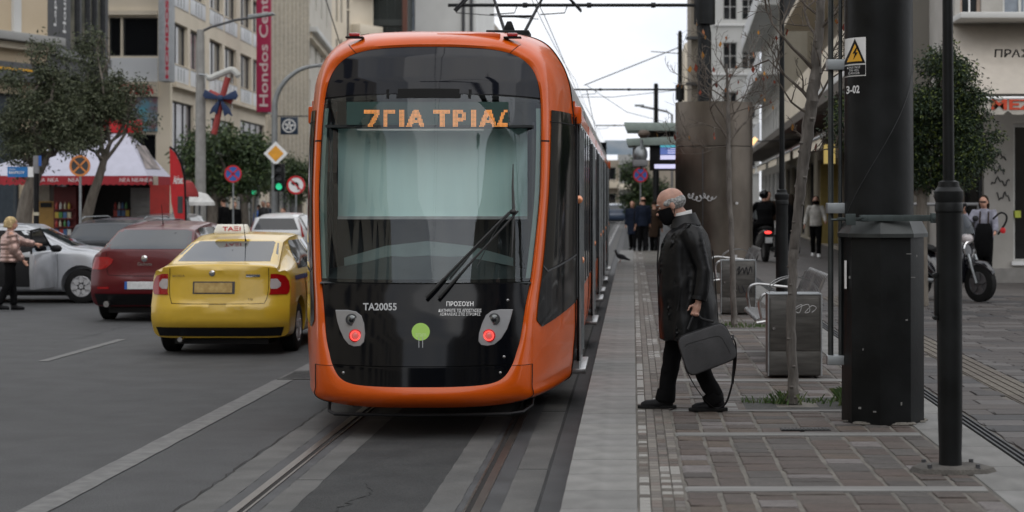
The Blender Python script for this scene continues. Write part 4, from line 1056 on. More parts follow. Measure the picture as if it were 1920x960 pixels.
    for q, n in ((-1, 'L'), (1, 'R')):
        sh, el, wr = V['sh' + n], V['el' + n], V['wr' + n]
        cuff = wr.lerp(el, .06)
        if c.get('quilt'):
            pts, rr = [], []
            for a, b_, r0, r1 in ((sh, el, .082, .068), (el, cuff, .068, .052)):
                for i in range(5): pts.append(a.lerp(b_, i / 5)); rr.append((r0 + (r1 - r0) * i / 5) * (.93 if i % 2 else 1.07) * s * k)
            pts.append(cuff); rr.append(.045 * s)
            m.tube(pts, rr, 14)
        else: m.tube([nk + Vector((q * .05, -.01, -.06)), sh, sh.lerp(el, .35), sh.lerp(el, .75), el, el.lerp(cuff, .4), cuff], [.05 * s * k, .077 * s * k, .070 * s * k, .062 * s * k, .060 * s * k, .056 * s * k, .050 * s * k], 14)
    tme = blob(m, vox, 'jacket', c['top'], 3)
    fo_ = c.get('folds', .004)
    for v in tme.vertices if fine else ():
        q_ = v.co; lowf = min(1, max(.25, (1.45 * s - q_.z) * 1.1)); a_ = noise.noise(Vector((q_.x * 10, q_.y * 10, q_.z * 1.1))) + .55 * noise.noise(Vector((q_.x * 4, q_.y * 5 + q_.z * 4, q_.z * 6 + 3)))
        v.co = q_ + v.normal * a_ * fo_ * 1.6
    top = obj(c.get('topname', 'jacket'), tme, root)
    # hair
    hm = MB(); R = Matrix.Rotation(-J.get('pitch', .1), 3, 'X'); st = c.get('hair', 'short')
    if st == 'short': hm.ell(P(0, -.022, .042), (.082 * s, .098 * s, .082 * s), 18, R)
    elif st == 'long':
        hm.ell(P(0, -.024, .040), (.086 * s, .100 * s, .086 * s), 18, R)
        hm.tube([P(0, -.06, .03), P(0, -.085, -.06), P(0, -.09, -.16), P(0, -.075, -.24)], [.07 * s, .075 * s, .065 * s, .035 * s], 12)
        for q in (-1, 1): hm.tube([P(q * .06, -.02, .04), P(q * .075, -.03, -.06), P(q * .07, -.03, -.17)], [.03 * s, .03 * s, .022 * s], 8)
    elif st == 'bob':
        hm.ell(P(0, -.024, .036), (.092 * s, .108 * s, .092 * s), 18, R); hm.tube([P(0, -.06, .02), P(0, -.075, -.09)], [.085 * s, .07 * s], 14)
        for q in (-1, 1): hm.tube([P(q * .06, -.03, .02), P(q * .07, -.03, -.09)], [.045 * s, .035 * s], 10)
    elif st == 'bald':
        k_ = s * c.get('hs', 1.04); hm.ell(P(0, -.030, .006), (.0795 * k_, .081 * k_, .060 * k_), 20, R)
        for q in (-1, 1): hm.ell(P(q * .066, .002, .020), (.016 * k_, .050 * k_, .026 * k_), 12, R)
    elif st == 'helmet':
        hm.ell(P(0, -.004, .03), (.118 * s, .132 * s, .125 * s), 20, R)
    if hm.v: obj('helmet' if st == 'helmet' else 'hair', blob(hm, .008 if fine else .011, 'hair', c['hairm'], 2), root)
    if st == 'cap' : pass
    if c.get('mask'):
        mm = MB(); mm.loft([[P(x, y, z) for x, y, z in ring] for ring in (
            [(-.070, .012, -.010), (-.05, .062, -.004), (-.018, .098, .0), (0, .120, -.012), (.018, .098, .0), (.05, .062, -.004), (.070, .012, -.010)],
            [(-.073, .010, -.045), (-.055, .062, -.045), (-.024, .098, -.045), (0, .116, -.046), (.024, .098, -.045), (.055, .062, -.045), (.073, .010, -.045)],
            [(-.062, .012, -.085), (-.045, .062, -.098), (-.02, .092, -.104), (0, .098, -.106), (.02, .092, -.104), (.045, .062, -.098), (.062, .012, -.085)],
            [(-.045, .0, -.100), (-.03, .04, -.118), (-.014, .066, -.122), (0, .07, -.124), (.014, .066, -.122), (.03, .04, -.118), (.045, .0, -.100)])], False)
        for q in (-1, 1): mm.tube([P(q * .072, .01, -.02), P(q * .082, -.012, -.005)], .003, 5); mm.tube([P(q * .07, .01, -.07), P(q * .082, -.012, -.03)], .003, 5)
        mm.build('face_mask', c['mask'], root, smooth=60)
    for q in (-1, 1):
        MB().ell(P(q * .030, .078, .008), .010 * s, 10).build('eye', mat('eye_white', (.5, .46, .42), .2), root)
        MB().ell(P(q * .030, .0855, .008), .0055 * s, 8).build('iris', M['black'], root)
        if fine: MB().tube([P(q * .014, .092, .030), P(q * .032, .090, .036), P(q * .05, .078, .030)], [.004, .005, .003], 6).build('eyebrow', c['hairm'], root)
    return P, top
def walk(H, stride=.0, lean=.0, armL=(0, .1, .2), armR=(0, .1, .2), pitch=.1, sw=.185, kneeL=.05, kneeR=.05):
    """joints of a standing or walking person; arm = (forward, outward, elbow bend) angles in radians"""
    s = H / 1.75; J = dict(s=s, pitch=pitch); th, shn = .43 * s, .42 * s
    aL, aR = stride, -stride
    hz = th * math.cos(max(abs(aL), abs(aR))) + shn * math.cos(abs(aL)) + .085 * s
    if stride == 0: hz = th + shn + .085 * s
    J['pelvis'] = (0, 0, hz + .03)
    J['chest'] = (0, lean * .3, hz + .36 * s); J['neck'] = (0, lean * .45, hz + .55 * s); J['head'] = (0, lean * .5 + .03 * s, hz + .69 * s)
    for q, n, a, k, arm in ((-1, 'L', aL, kneeL, armL), (1, 'R', aR, kneeR, armR)):
        hp = Vector((q * .085 * s, 0, hz)); kn = hp + Vector((0, math.sin(a), -math.cos(a))) * th; a2 = a - k - (.25 if a < -.1 else 0)
        an = kn + Vector((0, math.sin(a2), -math.cos(a2))) * shn
        J['hip' + n], J['kn' + n], J['an' + n] = hp, kn, an
        J['toe' + n] = Vector((q * .1 * s, an.y + .15 * s, max(.035, an.z - .06 * s)))
        J['lift' + n] = an.z > .14 * s
        sh = Vector((q * sw * s, lean * .42, hz + .48 * s)); f, o, e = arm
        up = Vector((q * math.sin(o), math.sin(f), -math.cos(f))).normalized(); el = sh + up * .29 * s
        fo = Vector((q * math.sin(o) * .5, math.sin(f + e), -math.cos(f + e))).normalized(); J['sh' + n], J['el' + n], J['wr' + n] = sh, el, el + fo * .25 * s
    return J
shoe_b = fab('shoe_black', (.012, .012, .013), rough=.5)
blackf = fab('cloth_black', (.0055, .0055, .006), rough=.9); navy = fab('cloth_navy', (.013, .018, .032)); brownf = fab('cloth_brown', (.035, .022, .015))
hair_g = fab('hair_grey', (.30, .30, .295), bump=.8, bs=90, var=.5, vs=60); hair_d = fab('hair_dark', (.02, .014, .01), bump=.5); hair_bl = fab('hair_blond', (.45, .34, .18), bump=.6, bs=120, var=.35, vs=30)
# ---- the old man with the briefcase
sc_ = 14.07 / F; X0 = 1283
def mp_(px, py, lat): return Vector((lat, (X0 - px) * sc_, (768 - py) * sc_))
man = thing('person', 'bald old man in a long black leather coat and black mask walking by the tram', 'person', (XP(X0, 14.07), 14.07, PZ), rad(90))
J = dict(s=.985, pitch=.42, head=mp_(1258, 384, 0), neck=mp_(1280, 412, 0), chest=mp_(1287, 460, 0), pelvis=mp_(1287, 556, 0),
    shL=mp_(1294, 436, -.185), elL=mp_(1317, 506, -.235), wrL=mp_(1307, 564, -.262), shR=mp_(1290, 436, .185), elR=mp_(1305, 506, .235), wrR=mp_(1290, 566, .25),
    hipL=mp_(1290, 570, -.085), knL=mp_(1302, 664, -.09), anL=mp_(1344, 746, -.09), toeL=mp_(1306, 761, -.10),
    hipR=mp_(1283, 570, .085), knR=mp_(1262, 664, .08), anR=mp_(1250, 746, .07), toeR=mp_(1211, 761, .07), hdL=Vector((.0, .03, -.1)))
leather = mat('leather_black', (.003, .0033, .0042), .42, var=.25, vs=6, bump=.35, bs=9, spec=.32)
rings = [(0, -.045, .535, .25, .225, 26), (0, -.035, .70, .245, .225, 26), (0, -.022, .86, .235, .218, 26), (0, -.01, 1.0, .225, .207, 26), (0, -.003, 1.12, .215, .20, 26), (0, -.008, 1.24, .215, .185, 26), (0, -.016, 1.32, .205, .155, 26), (0, -.02, 1.375, .17, .12, 26), (0, -.012, 1.415, .115, .095, 26), (0, .0, 1.445, .085, .078, 26)]
P, coat = figure(man, J, dict(skin=M['skinw'], shoes=shoe_b, trousers=blackf, top=leather, hair='bald', hairm=hair_g, mask=fab('mask_black', (.008, .008, .009)), rings=rings, folds=.015, topname='coat', sleeve=1.08, tw=.97, gripL=.75, nose=1.1, hs=1.13), vox=.0105, fine=True)
# collar, lapel edge, cuff band, hem
mb = MB(); cc = J['neck']
def col_ring(z, r, ro, dy): return [Vector((r * math.sin(a), cc.y + dy - ro * math.cos(a), z + .035 * (1 - math.cos(a)) * -.5)) for a in [-2.5 + 5.0 * k / 24 for k in range(25)]]
mb.loft([col_ring(cc.z + .045, .074, .082, -.002), col_ring(cc.z + .055, .084, .092, -.004), col_ring(cc.z + .02, .10, .108, -.006), col_ring(cc.z - .035, .128, .13, -.012)], False)
mb.build('collar', leather, man, smooth=60)
mb = MB(); mb.loft([col_ring(cc.z + .075, .062, .067, .004), col_ring(cc.z + .077, .068, .073, .004), col_ring(cc.z - .0, .074, .078, .004)], False)
mb.build('shirt_collar', M['white'], man, smooth=60)
w_, e_ = J['wrL'], J['elL']
MB().tube([w_.lerp(e_, .20), w_.lerp(e_, .09)], [.0605, .0605], 16).build('cuff_band', leather, man)
MB().tube([(0, .19, 1.30), (0, .203, 1.1), (0, .195, .86), (0, .183, .54)], .006, 5).build('coat_edge', leather, man)
for q, n in ((-1, 'L'), (1, 'R')):
    an, kn, toe = J['an' + n], J['kn' + n], J['toe' + n]; up_ = (kn - an).normalized()
    MB().lathe([(.070, .0), (.076, .012), (.074, .05), (.070, .09)], 18, (0, 0, 0), cap=False).build('trouser_hem', blackf, man).matrix_local = Matrix.Translation(an + Vector((0, .012, -.035))) @ up_.to_track_quat('Z', 'Y').to_matrix().to_4x4()
    f = (toe - an); f.z = 0; f.normalize(); sd = Vector((-f.y, f.x, 0)); hl = an - f * .075; tt = toe + f * .062; W_ = ((-.0, .034), (.25, .040), (.45, .036), (.7, .049), (.9, .042), (1, .022))
    mb = MB(); mb.loft([[hl.lerp(tt, u) * 1 + sd * (k * w_) + Vector((0, 0, z - hl.lerp(tt, u).z)) for k, z in ((-1, .004), (-1, .026), (1, .026), (1, .004))] for u, w_ in W_], True, True); mb.build('sole', M['rubber'], man, bevel=.003)
MB().tube([(-.246, .03, .93), (-.238, .05, .80), (-.244, .06, .76)], .005, 5).build('pocket_edge', leather, man)
MB().tube([(0, -.215, 1.2), (0, -.235, .95), (0, -.262, .55)], .005, 5).build('back_seam', leather, man)
shs = J['shL']; MB().tube([shs + Vector((.055, .06, .035)), shs + Vector((.012, .03, .072)), shs + Vector((.012, -.04, .07)), shs + Vector((.055, -.075, .03))], .004, 5).build('shoulder_seam', leather, man)
# ---- bag in his hand
bagm = fab('bag_grey', (.072, .072, .075), rough=.85, bump=.5, bs=160, var=.12)
bag = thing('briefcase', 'dark grey laptop bag with dangling strap, held by the man in the leather coat', 'bag', man.location, rad(90))
cor = [mp_(*p, 0) for p in ((1268, 628), (1352, 599), (1379, 662), (1290, 697))]
def rounded(c4, r, n=5):
    out_ = []
    for i in range(4):
        a, b, c = c4[i - 1], c4[i], c4[(i + 1) % 4]
        p, q = b + (a - b).normalized() * r, b + (c - b).normalized() * r
        for k in range(n + 1):
            t = k / n; out_.append((1 - t) ** 2 * p + 2 * t * (1 - t) * b + t * t * q)
    return out_
cc_ = sum(cor, Vector()) / 4; cor = [cc_ + (p - cc_) * 1.04 for p in cor]; rc = rounded(cor, .07)
cen = sum(rc, Vector()) / len(rc); bagx = -.315
def bl(sc, x): return [Vector((bagx + x, (cen + (p - cen) * sc).y, (cen + (p - cen) * sc).z)) for p in rc]
mb = MB().loft([bl(.9, -.06), bl(.97, -.055), bl(1, -.035), bl(1, .035), bl(.97, .055), bl(.9, .06)], True, True)
mb.build('bag_body', bagm, bag, smooth=50)
for x in (-.036, .036): 
    q = bl(1.004, x); MB().tube(q + [q[0]], .003, 5).build('piping', M['black'], bag)
pk = [Vector((bagx - .0605, (cen + (p - cen) * .78).y, (cen + (p - cen) * .62).z - .02)) for p in rc]
MB().tube(pk[2:14], .0015, 5).build('pocket_seam', M['black'], bag)
hw = J['wrL'] + Vector((.0, .012, -.085))
for x in (-.03, .03):
    MB().tube(cr([tuple(mp_(1287, 612, bagx + x)), (-.285 + x * .3, hw.y + .03, hw.z - .02), tuple(hw + Vector((x * .2, 0, .012))), (-.285 + x * .3, hw.y - .035, hw.z - .03), tuple(mp_(1334, 598, bagx + x))], 6), .0085, 6).build('handle', M['black'], bag)
strap = [mp_(1367, 622, bagx), mp_(1375, 640, bagx - .02), mp_(1374, 680, bagx - .02), mp_(1366, 722, bagx), mp_(1356, 748, bagx - .01), mp_(1340, 756, bagx), mp_(1322, 744, bagx), mp_(1302, 718, bagx), mp_(1286, 690, bagx), mp_(1282, 680, bagx)]
sp = cr([tuple(p) for p in strap], 6)
mb = MB(); mb.loft([[Vector(p) + Vector((-.003, .0, 0)), Vector(p) + Vector((.022, .006, 0))] for p in sp], False); mb.loft([[Vector(p) + Vector((-.003, -.006, -.004)), Vector(p) + Vector((.022, .0, -.004))] for p in sp], False)
mb.build('shoulder_strap', M['black'], bag)
MB().tube([mp_(1373, 660, bagx - .012), mp_(1369, 712, bagx - .008)], .011, 6).build('strap_pad', M['black'], bag)
MB().box(bagx - .01, bagx + .015, mp_(1372, 0, 0).y, mp_(1368, 0, 0).y, mp_(0, 632, 0).z, mp_(0, 622, 0).z).build('buckle', M['darkgrey'], bag)
# ---- the others
def person(label, x, y, z, rz, H, c, name='person', **k):
    t = thing(name, label, 'person', (x, y, z), rz, c.pop('group', None))
    J_ = k.pop('J', None) or walk(H, **k)
    P_, tp = figure(t, J_, c, vox=c.pop('vox', .016))
    return t, J_, P_
pinkj = mat('puffer_pink', (.40, .27, .235), .26, .55, var=.2, vs=5, bump=.5, bs=14)
wm_, Jw, Pw = person('blond woman in a shiny pink puffer jacket by the open door of the silver car', XP(19, 31.6), 31.6, 0, rad(-62), 1.60,
    dict(skin=M['skin'], shoes=shoe_b, trousers=blackf, top=pinkj, hair='bob', hairm=hair_bl, quilt=True, bulk=1.3, sleeve=1.25), stride=.12, armL=(1.05, .1, .35), armR=(.15, .15, .5))
wr_, Jr, Pr = person('woman in a lilac hooded top and sunglasses on the phone beside the parked scooter', 6.25, 33.2, PZ, rad(160), 1.64,
    dict(skin=M['skin'], shoes=shoe_b, trousers=blackf, top=fab('hoodie_lilac', (.26, .26, .31)), hair='long', hairm=hair_d, bulk=1.05), armR=(.55, .35, 2.25), armL=(.5, .2, .6), pitch=.15)
MB().tube([Pr(-.055, .08, .008), Pr(-.03, .096, .010), Pr(0, .10, .012), Pr(.03, .096, .010), Pr(.055, .08, .008)], .014, 8).build('sunglasses', M['black'], wr_)
ph = thing('mobile_phone', 'phone held to the ear of the woman in the lilac hooded top', 'phone', wr_.location, rad(160)); q = Jr['wrR']
MB().box(q.x - .035, q.x + .03, q.y + .03, q.y + .045, q.z + .03, q.z + .17).build('phone_body', M['black'], ph, bevel=.004)
sb = thing('baby_carrier', 'black carrier with raised hoop and red tag held by the woman in the lilac top', 'bag', wr_.location, rad(160))
MB().loft([ering(-.04, .26, z, a, b, 18, .7) for z, a, b in ((.55, .10, .07), (.62, .15, .10), (.85, .17, .12), (1.05, .15, .10), (1.14, .11, .05))], True, True).build('carrier_body', blackf, sb)
for q in (-.10, .05): MB().tube([(q, .15, .6), (q - .01, .13, .85), (q, .17, 1.12), (q, .10, 1.35)], .014, 6).build('strap', brownf, sb)
MB().tube(cr([(-.30, .34, .95), (-.44, .40, 1.15), (-.46, .42, 1.28), (-.36, .42, 1.33), (-.22, .38, 1.22)], 5), .018, 8).build('handle_hoop', M['black'], sb)
MB().ell((-.40, .42, 1.02), (.05, .02, .06), 8).build('tag', M['red'], sb)
person('woman in a cream jacket and black trousers walking towards us on the right pavement', 4.86, 49.5, PZ, rad(172), 1.66,
    dict(skin=M['skin'], shoes=M['white'], trousers=blackf, top=fab('jacket_cream', (.48, .46, .42)), hair='long', hairm=hair_d, mask=blackf), stride=.2, armL=(.2, .25, .9), armR=(-.1, .3, .6))
person('person in a black coat walking just left of the woman in the cream jacket', 4.42, 52, PZ, rad(20), 1.72, dict(skin=M['skin'], shoes=shoe_b, trousers=navy, top=blackf, hair='long', hairm=hair_d, hem=.6), stride=.2)
person('person in dark clothes half hidden by the tree trunk and lamp post', 4.0, 55, PZ, rad(185), 1.78, dict(skin=M['skin'], shoes=shoe_b, trousers=blackf, top=brownf, hair='short', hairm=hair_d), stride=.1)
cpn, Jc, Pc = person('person in a pale top and dark cap behind the scooter rider', 3.22, 53, PZ, rad(175), 1.72, dict(skin=M['skin'], shoes=shoe_b, trousers=navy, top=fab('top_pale', (.42, .40, .40)), hair='short', hairm=hair_d), stride=.1)
MB().lathe([(.088, 0), (.09, .03), (.07, .08), (.02, .095)], 16, Pc(0, -.01, .055)).build('cap', M['black'], cpn)
gsk = dict
for lab, px, Y, rz_, H, top_, hair_, hm_, ex in (
    ('white-haired person in a dark coat facing us at the platform end', 1204, 58.5, 178, 1.72, blackf, 'short', hair_g, dict(hem=.5, mask=blackf)),
    ('person in a navy coat behind the white-haired one at the platform end', 1186, 63, 170, 1.70, navy, 'short', hair_d, dict(hem=.55)),
    ('bareheaded man in a navy jacket with his back to us at the platform end', 1206, 55.2, 10, 1.62, navy, 'bald', hair_d, dict(hem=.75)),
    ('person in a brown coat partly behind the old man at the platform end', 1227, 56.3, -10, 1.70, brownf, 'short', hair_d, dict(hem=.6))):
    pt, _, _ = person(lab, XP(px, Y), Y, PZ if Y < 56 else .12 if Y < 64 else 0, rad(rz_), H, dict(skin=M['skin'], shoes=shoe_b, trousers=blackf, top=top_, hair=hair_, hairm=hm_, **ex), stride=.12)
for lab, px, Y, rz_, top_, hm_ in (
    ('person in black near the signpost on the left pavement, head bowed', 428, 64, 60, blackf, hair_d), ('person in a black coat next to the tree trunk on the left pavement', 448, 66, 200, blackf, fab('hair_red', (.16, .07, .03))),
    ('person in a bright blue jacket on the left pavement', 471, 70, 30, M['blue'], hair_d), ('person in dark grey behind the roof of the small white car', 490, 68, 150, M['darkgrey'], hair_g),
    ('person with brown hair and dark jacket beyond the small white car', 503, 71, 190, navy, fab('hair_brown', (.07, .04, .025))), ('person in a pale lilac top behind the small white car near the tram', 549, 60, 160, fab('top_lilac', (.38, .35, .44)), fab('hair_brown', (.07, .04, .025)))):
    person(lab, XP(px, Y), Y + random.uniform(-3, 2), .15 if XP(px, Y) < -13.1 else 0, rad(rz_), random.uniform(1.48, 1.72), dict(skin=M['skin'], shoes=shoe_b, trousers=blackf, top=top_, hair='short', hairm=hm_, vox=.02), stride=.1)
# ---- pigeon
pgn = thing('pigeon', 'dark pigeon standing on the edge slabs beside the tram', 'bird', (XP(1164, 46), 46, PZ), rad(115))
mb = MB(); mb.ell((0, 0, .14), (.06, .13, .065), 14, Matrix.Rotation(.35, 3, 'X')); mb.tube([(0, .09, .18), (0, .12, .23), (0, .135, .27)], [.04, .028, .024], 10); mb.ell((0, .14, .285), .032, 10); mb.tube([(0, .165, .283), (0, .195, .275)], [.009, .003], 6)
mb.tube([(0, -.08, .11), (0, -.25, .05)], [.045, .022], 10)
obj('body', blob(mb, .008, 'body', mat('feather_grey', (.05, .052, .06), .7, var=.4, vs=20), 2), pgn)
for q in (-1, 1):
    MB().tube([(q * .025, .01, .09), (q * .025, .015, .01), (q * .025, .05, .006)], .006, 6).build('leg', mat('bird_leg', (.35, .1, .09), .6), pgn); MB().ell((q * .055, -.02, .145), (.018, .12, .05), 12, Matrix.Rotation(.4, 3, 'X')).build('wing', mat('wing_grey', (.04, .042, .05), .7), pgn)
# ================================================================ STREET FURNITURE
gp0 = mat('chipped_paint', (.16, .16, .155), .8)
# ---- big tram mast in the foreground
MY = 13.38
mx_ = XP(1655, MY)
mast = thing('catenary_mast', 'massive dark steel mast with faceted base and yellow high-voltage warning sign, right foreground', 'mast', (mx_, MY, PZ))
def octa(r, z, c=.30, n=None):
    a = r; b = r * c * 1.0
    return [Vector(p + (z,)) for p in ((-a + b, -a), (a - b, -a), (a, -a + b), (a, a - b), (a - b, a), (-a + b, a), (-a, a - b), (-a, -a + b))]
R8 = lambda r, z: [Vector((r * math.cos(rad(22.5 + 45 * k + 12)) / math.cos(rad(22.5)) , r * math.sin(rad(22.5 + 45 * k + 12)) / math.cos(rad(22.5)), z)) for k in range(8)]
zt = ZP(440, MY) - PZ
MB().loft([R8(.272, 0), R8(.270, zt - .02), R8(.268, zt)], True, True).build('base', M['pole'], mast, smooth=20, bevel=.006)
MB().loft([R8(.298, zt - .015), R8(.298, zt + .012), R8(.245, zt + .125), R8(.225, zt + .135)], True, True).build('base_collar', mat('pole_collar', (.04, .045, .045), .4, .3, var=.4, vs=5), mast, smooth=20)
SHX = -.027
MB().lathe([(.247, zt + .10), (.240, 3.2), (.225, 7.5), (.19, 8.2), (.01, 8.25)], 40, (SHX, 0, 0)).build('shaft', M['pole'], mast)
cm_ = MB(); 
for i in range(26):
    a = random.uniform(0, 6.28); r_ = .275; s_ = random.uniform(.02, .06); cm_.ell((r_ * math.cos(a) * 1.02, r_ * math.sin(a) * 1.02, .004), (s_, s_ * .6, s_ * .35), 7)
cm_.build('mortar_skirt', mortar, mast, smooth=0, kind='stuff')
tx = MB(); ring = R8(.274, 0)
# horizontal clamp bar across at z of y 408
zb_ = ZP(408, MY) - PZ
cl = MB(); cl.box(-.20, .36, -.285, -.262, zb_ - .022, zb_ + .022); cl.box(-.36, -.17, -.30, -.288, zb_ - .006, zb_ + .004); cl.box(-.30, -.23, -.31, -.262, zb_ - .05, zb_ + .03); cl.box(.30, .34, -.30, -.25, zb_ - .035, zb_ + .035)
cl.cyl((-.4, -.275, zb_ - .012), (-.18, -.275, zb_ - .012), .008); cl.cyl((-.17, -.30, zb_), (-.17, -.25, zb_), .022); cl.cyl((.325, -.31, zb_), (.325, -.29, zb_), .016)
cl.build('clamp_bar', mat('clamp_paint', (.055, .07, .07), .45, .4, var=.3, vs=8), mast, bevel=.003)
# pipes on the left with brackets
mb = MB(); pz0 = ZP(672, MY) - PZ; pts = [XP(x, MY) - mx_ for x in (1559, 1577)]
for x, r_ in zip(pts, (.020, .014)): mb.cyl((x, .05, pz0), (x, .05, 7.6), r_, n=12)
mb.build('cable_pipe', mat('pipe_paint', (.05, .055, .055), .4, .4, var=.3, vs=6), mast)
MB().box(-.262, -.245, -.03, .12, 1.9, 7.6).build('cable_tray', M['black'], mast, bevel=.004)
for zz in (zb_ + .06, ZP(123, MY) - PZ): B(pts[0] - .03, -.20, -.01, .12, zz - .03, zz + .045).build('pipe_bracket', M['galv'], mast, bevel=.006)
B(pts[0] - .03, pts[1] + .06, .0, .11, pz0 - .05, pz0 + .02).build('pipe_shoe', M['galv'], mast, bevel=.008)
MB().tube([(0, 0, 4.75), (-.8, 0, 4.95), (-2.0, 0, 5.05), (-4.1, 0, 4.98)], .06, 8).build('arm', M['pole'], mast)
MB().tube([(0, 0, 6.3), (-1.3, 0, 6.2), (-2.6, 0, 5.6), (-3.4, 0, 5.05)], .025, 6).build('tie_rod', M['pole'], mast)
MB().tube([(-3.0, 0, 5.03), (-3.0, 0, 4.86), (-3.44, 0, 4.9)], .02, 6).build('steady_arm', M['pole'], mast)
# thin wire wrapped round the shaft
w = []
for k in range(40):
    t = k / 39; a = rad(-165 + 150 * t); zz = (zt + .14) + (1.08) * t ** 1.15; w.append((.249 * math.cos(a), .249 * math.sin(a), zz))
MB().tube([(-.24, -.05, zt - .05)] + [(x + SHX, y, z) for x, y, z in w], .0018, 5).build('loose_wire', M['darkgrey'], mast)
# warning sign, curved on the shaft
def shaftpt(px, py, off=.003):
    X = XP(px, MY - .2) - mx_ - SHX; z = ZP(py, MY - .22) - PZ; r = .243 + off; X = max(-r * .999, min(r * .999, X)); return Vector((X + SHX, -math.sqrt(r * r - X * X), z))
def decal(name, poly, m_, parent, off, nx=1):
    """polygon in photo pixels wrapped on the shaft"""
    return MB().add([shaftpt(x, y, off) for x, y in poly], [tuple(range(len(poly)))]).build(name, m_, parent, smooth=0)
def grid(name, x0, x1, y0, y1, m_, parent, off):
    return MB().loft([[shaftpt(x0 + (x1 - x0) * k / 8, y, off) for k in range(9)] for y in (y0, y1)], False).build(name, m_, parent, smooth=60)
sign = grid('warning_sign', 1584, 1623, 69, 142, M['white'], mast, .003)
grid('sign_band', 1586, 1622, 121, 140, M['black'], sign, .0055)
yel = mat('sign_yellow', (.80, .42, .03), .5, var=.03)
def wtri(name, cx, by, hw, h, m_, off):
    pts = []
    n = 8
    P3 = [(cx - hw, by), (cx + hw, by), (cx, by - h)]
    rows = []
    for k in range(n + 1):
        t = k / n; rows.append([shaftpt(cx - hw * (1 - t) + 2 * hw * (1 - t) * j / 6, by - h * t, off) for j in range(7)])
    return MB().loft(rows, False).build(name, m_, sign, smooth=60)
wtri('triangle', 1604, 118, 18, 47, M['black'], .0055)
wtri('triangle_field', 1604, 114, 12.5, 33, yel, .008)
decal('bolt', [(1606, 88), (1600, 99), (1604, 99), (1601, 111), (1609, 97), (1605, 97), (1608, 88)], M['black'], sign, .0105)
def mtext(t, x0, x1, y0, y1, m_, par, off=.006, bold=0.): return lettering(t, None, None, None, 0, 0, m_, par, fn=lambda a, b: shaftpt(x0 + (x1 - x0) * a, y1 + (y0 - y1) * b, off), bold=bold)
mtext('ΚΙΝΔΥΝΟΣ', 1592, 1613, 123, 127, txw, sign, .008); mtext('750 VDC', 1595, 1611, 128.5, 132.5, txw, sign, .008); mtext('DANGER', 1594, 1612, 134, 138, txw, sign, .008)
mtext('3-02', 1591, 1612, 159, 174, txw, mast, .004, .03)
B(-.282, -.270, -.10, -.06, .95, 1.15).build('sticker', M['white'], mast)
for (px, py, w_, h_) in ((1593, 520, 3, 5), (1618, 655, 2, 4), (1700, 600, 4, 3), (1660, 748, 3, 4), (1612, 765, 5, 4), (1640, 772, 6, 3), (1690, 757, 3, 6), (1704, 476, 9, 1.5), (1719, 480, 2, 4), (1712, 520, 8, 1.5)):
    X_ = XP(px, MY - .27) - mx_; z_ = ZP(py, MY - .27) - PZ; B(X_ - w_ * .0019, X_ + w_ * .0019, -.2735, -.2715, z_ - h_ * .0019, z_ + h_ * .0019).build('paint_chip', gp0, mast, smooth=0)
# ---- slim lamp posts with collared base
def lamp_post(label, x, y, tall=5.6, first=True, tilt=0):
    t = thing('lamp_post', label, 'lamp post', (x, y, PZ), 0); t.rotation_euler = (0, tilt, 0)
    MB().lathe([(.068, 0), (.066, .1), (.0715, .3), (.0745, 1.0), (.074, 1.50), (.078, 1.53)], 28).build('lower_shaft', M['pole'], t)
    MB().lathe([(.070, 1.50), (.082, 1.52), (.082, 1.555), (.077, 1.57), (.086, 1.60), (.086, 1.635), (.070, 1.655), (.064, 1.66), (.060, 1.69), (.038, 1.70)], 28).build('collar', M['pole'], t)
    MB().lathe([(.034, 1.69), (.030, 3), (.026, tall)], 20).build('upper_shaft', M['pole'], t)
    mb = MB(); mb.lathe([(.03, tall), (.16, tall + .05), (.18, tall + .3), (.10, tall + .42), (.01, tall + .48)], 16); mb.build('lantern', M['darkgrey'], t)
    mb = MB(); mb.box(-.17, .17, -.14, .14, .0, .014)
    mb.build('base_plate', M['pole'], t, bevel=.003)
    for bx, by in ((-.14, -.12), (.14, -.12), (-.14, .10), (.14, .10)): MB().lathe([(.021, .014), (.021, .03), (.014, .031), (.014, .05)], 6, (bx, by, 0)).build('bolt', M['darkgrey'], t)
    mb = MB(); zc = 1.02; mb.box(-.088, -.068, -.02, .02, zc - .13, zc + .13); mb.cyl((-.084, -.03, zc - .125), (-.084, .03, zc - .125), .014); mb.cyl((-.084, -.03, zc + .125), (-.084, .03, zc + .125), .014)
    mb.build('door_hinge', M['pole'], t, bevel=.004)
    return t
LPY = 10.95
lamp_post('slim dark lamp post with ringed collar bolted down in the right foreground', XP(1782, LPY), LPY, tilt=rad(-.35))
mb = MB(); lump = [(-.25, -.17), (-.31, -.02), (-.24, .12), (-.1, .15), (.2, .16), (.27, .05), (.31, -.06), (.22, -.17), (.02, -.20)]
mb.loft([[Vector((x * s_, y * s_, z)) for x, y in lump] for s_, z in ((1, -.005), (.93, .022), (.80, .030), (.7, .031))], True, True)
mb.v = [Vector((p.x * .82, p.y * .9, p.z)) for p in mb.v]
lo = mb.build('concrete_footing', speckle(mat('footing_cement', (.065, .06, .054), .9, c2=(.10, .093, .083), vs=6, bump=.8), 80, .2), None, smooth=40, label='rough concrete lump under the base plate of the foreground lamp post', cat='footing', loc=(XP(1785, LPY), LPY, PZ + .002))
MB().box(-.9, .9, -.3, .3, 0, 0.001) and None
lamp_post('slim dark lamp post with ringed collar behind the nearer litter bin', XP(1466, 22.4), 22.4)
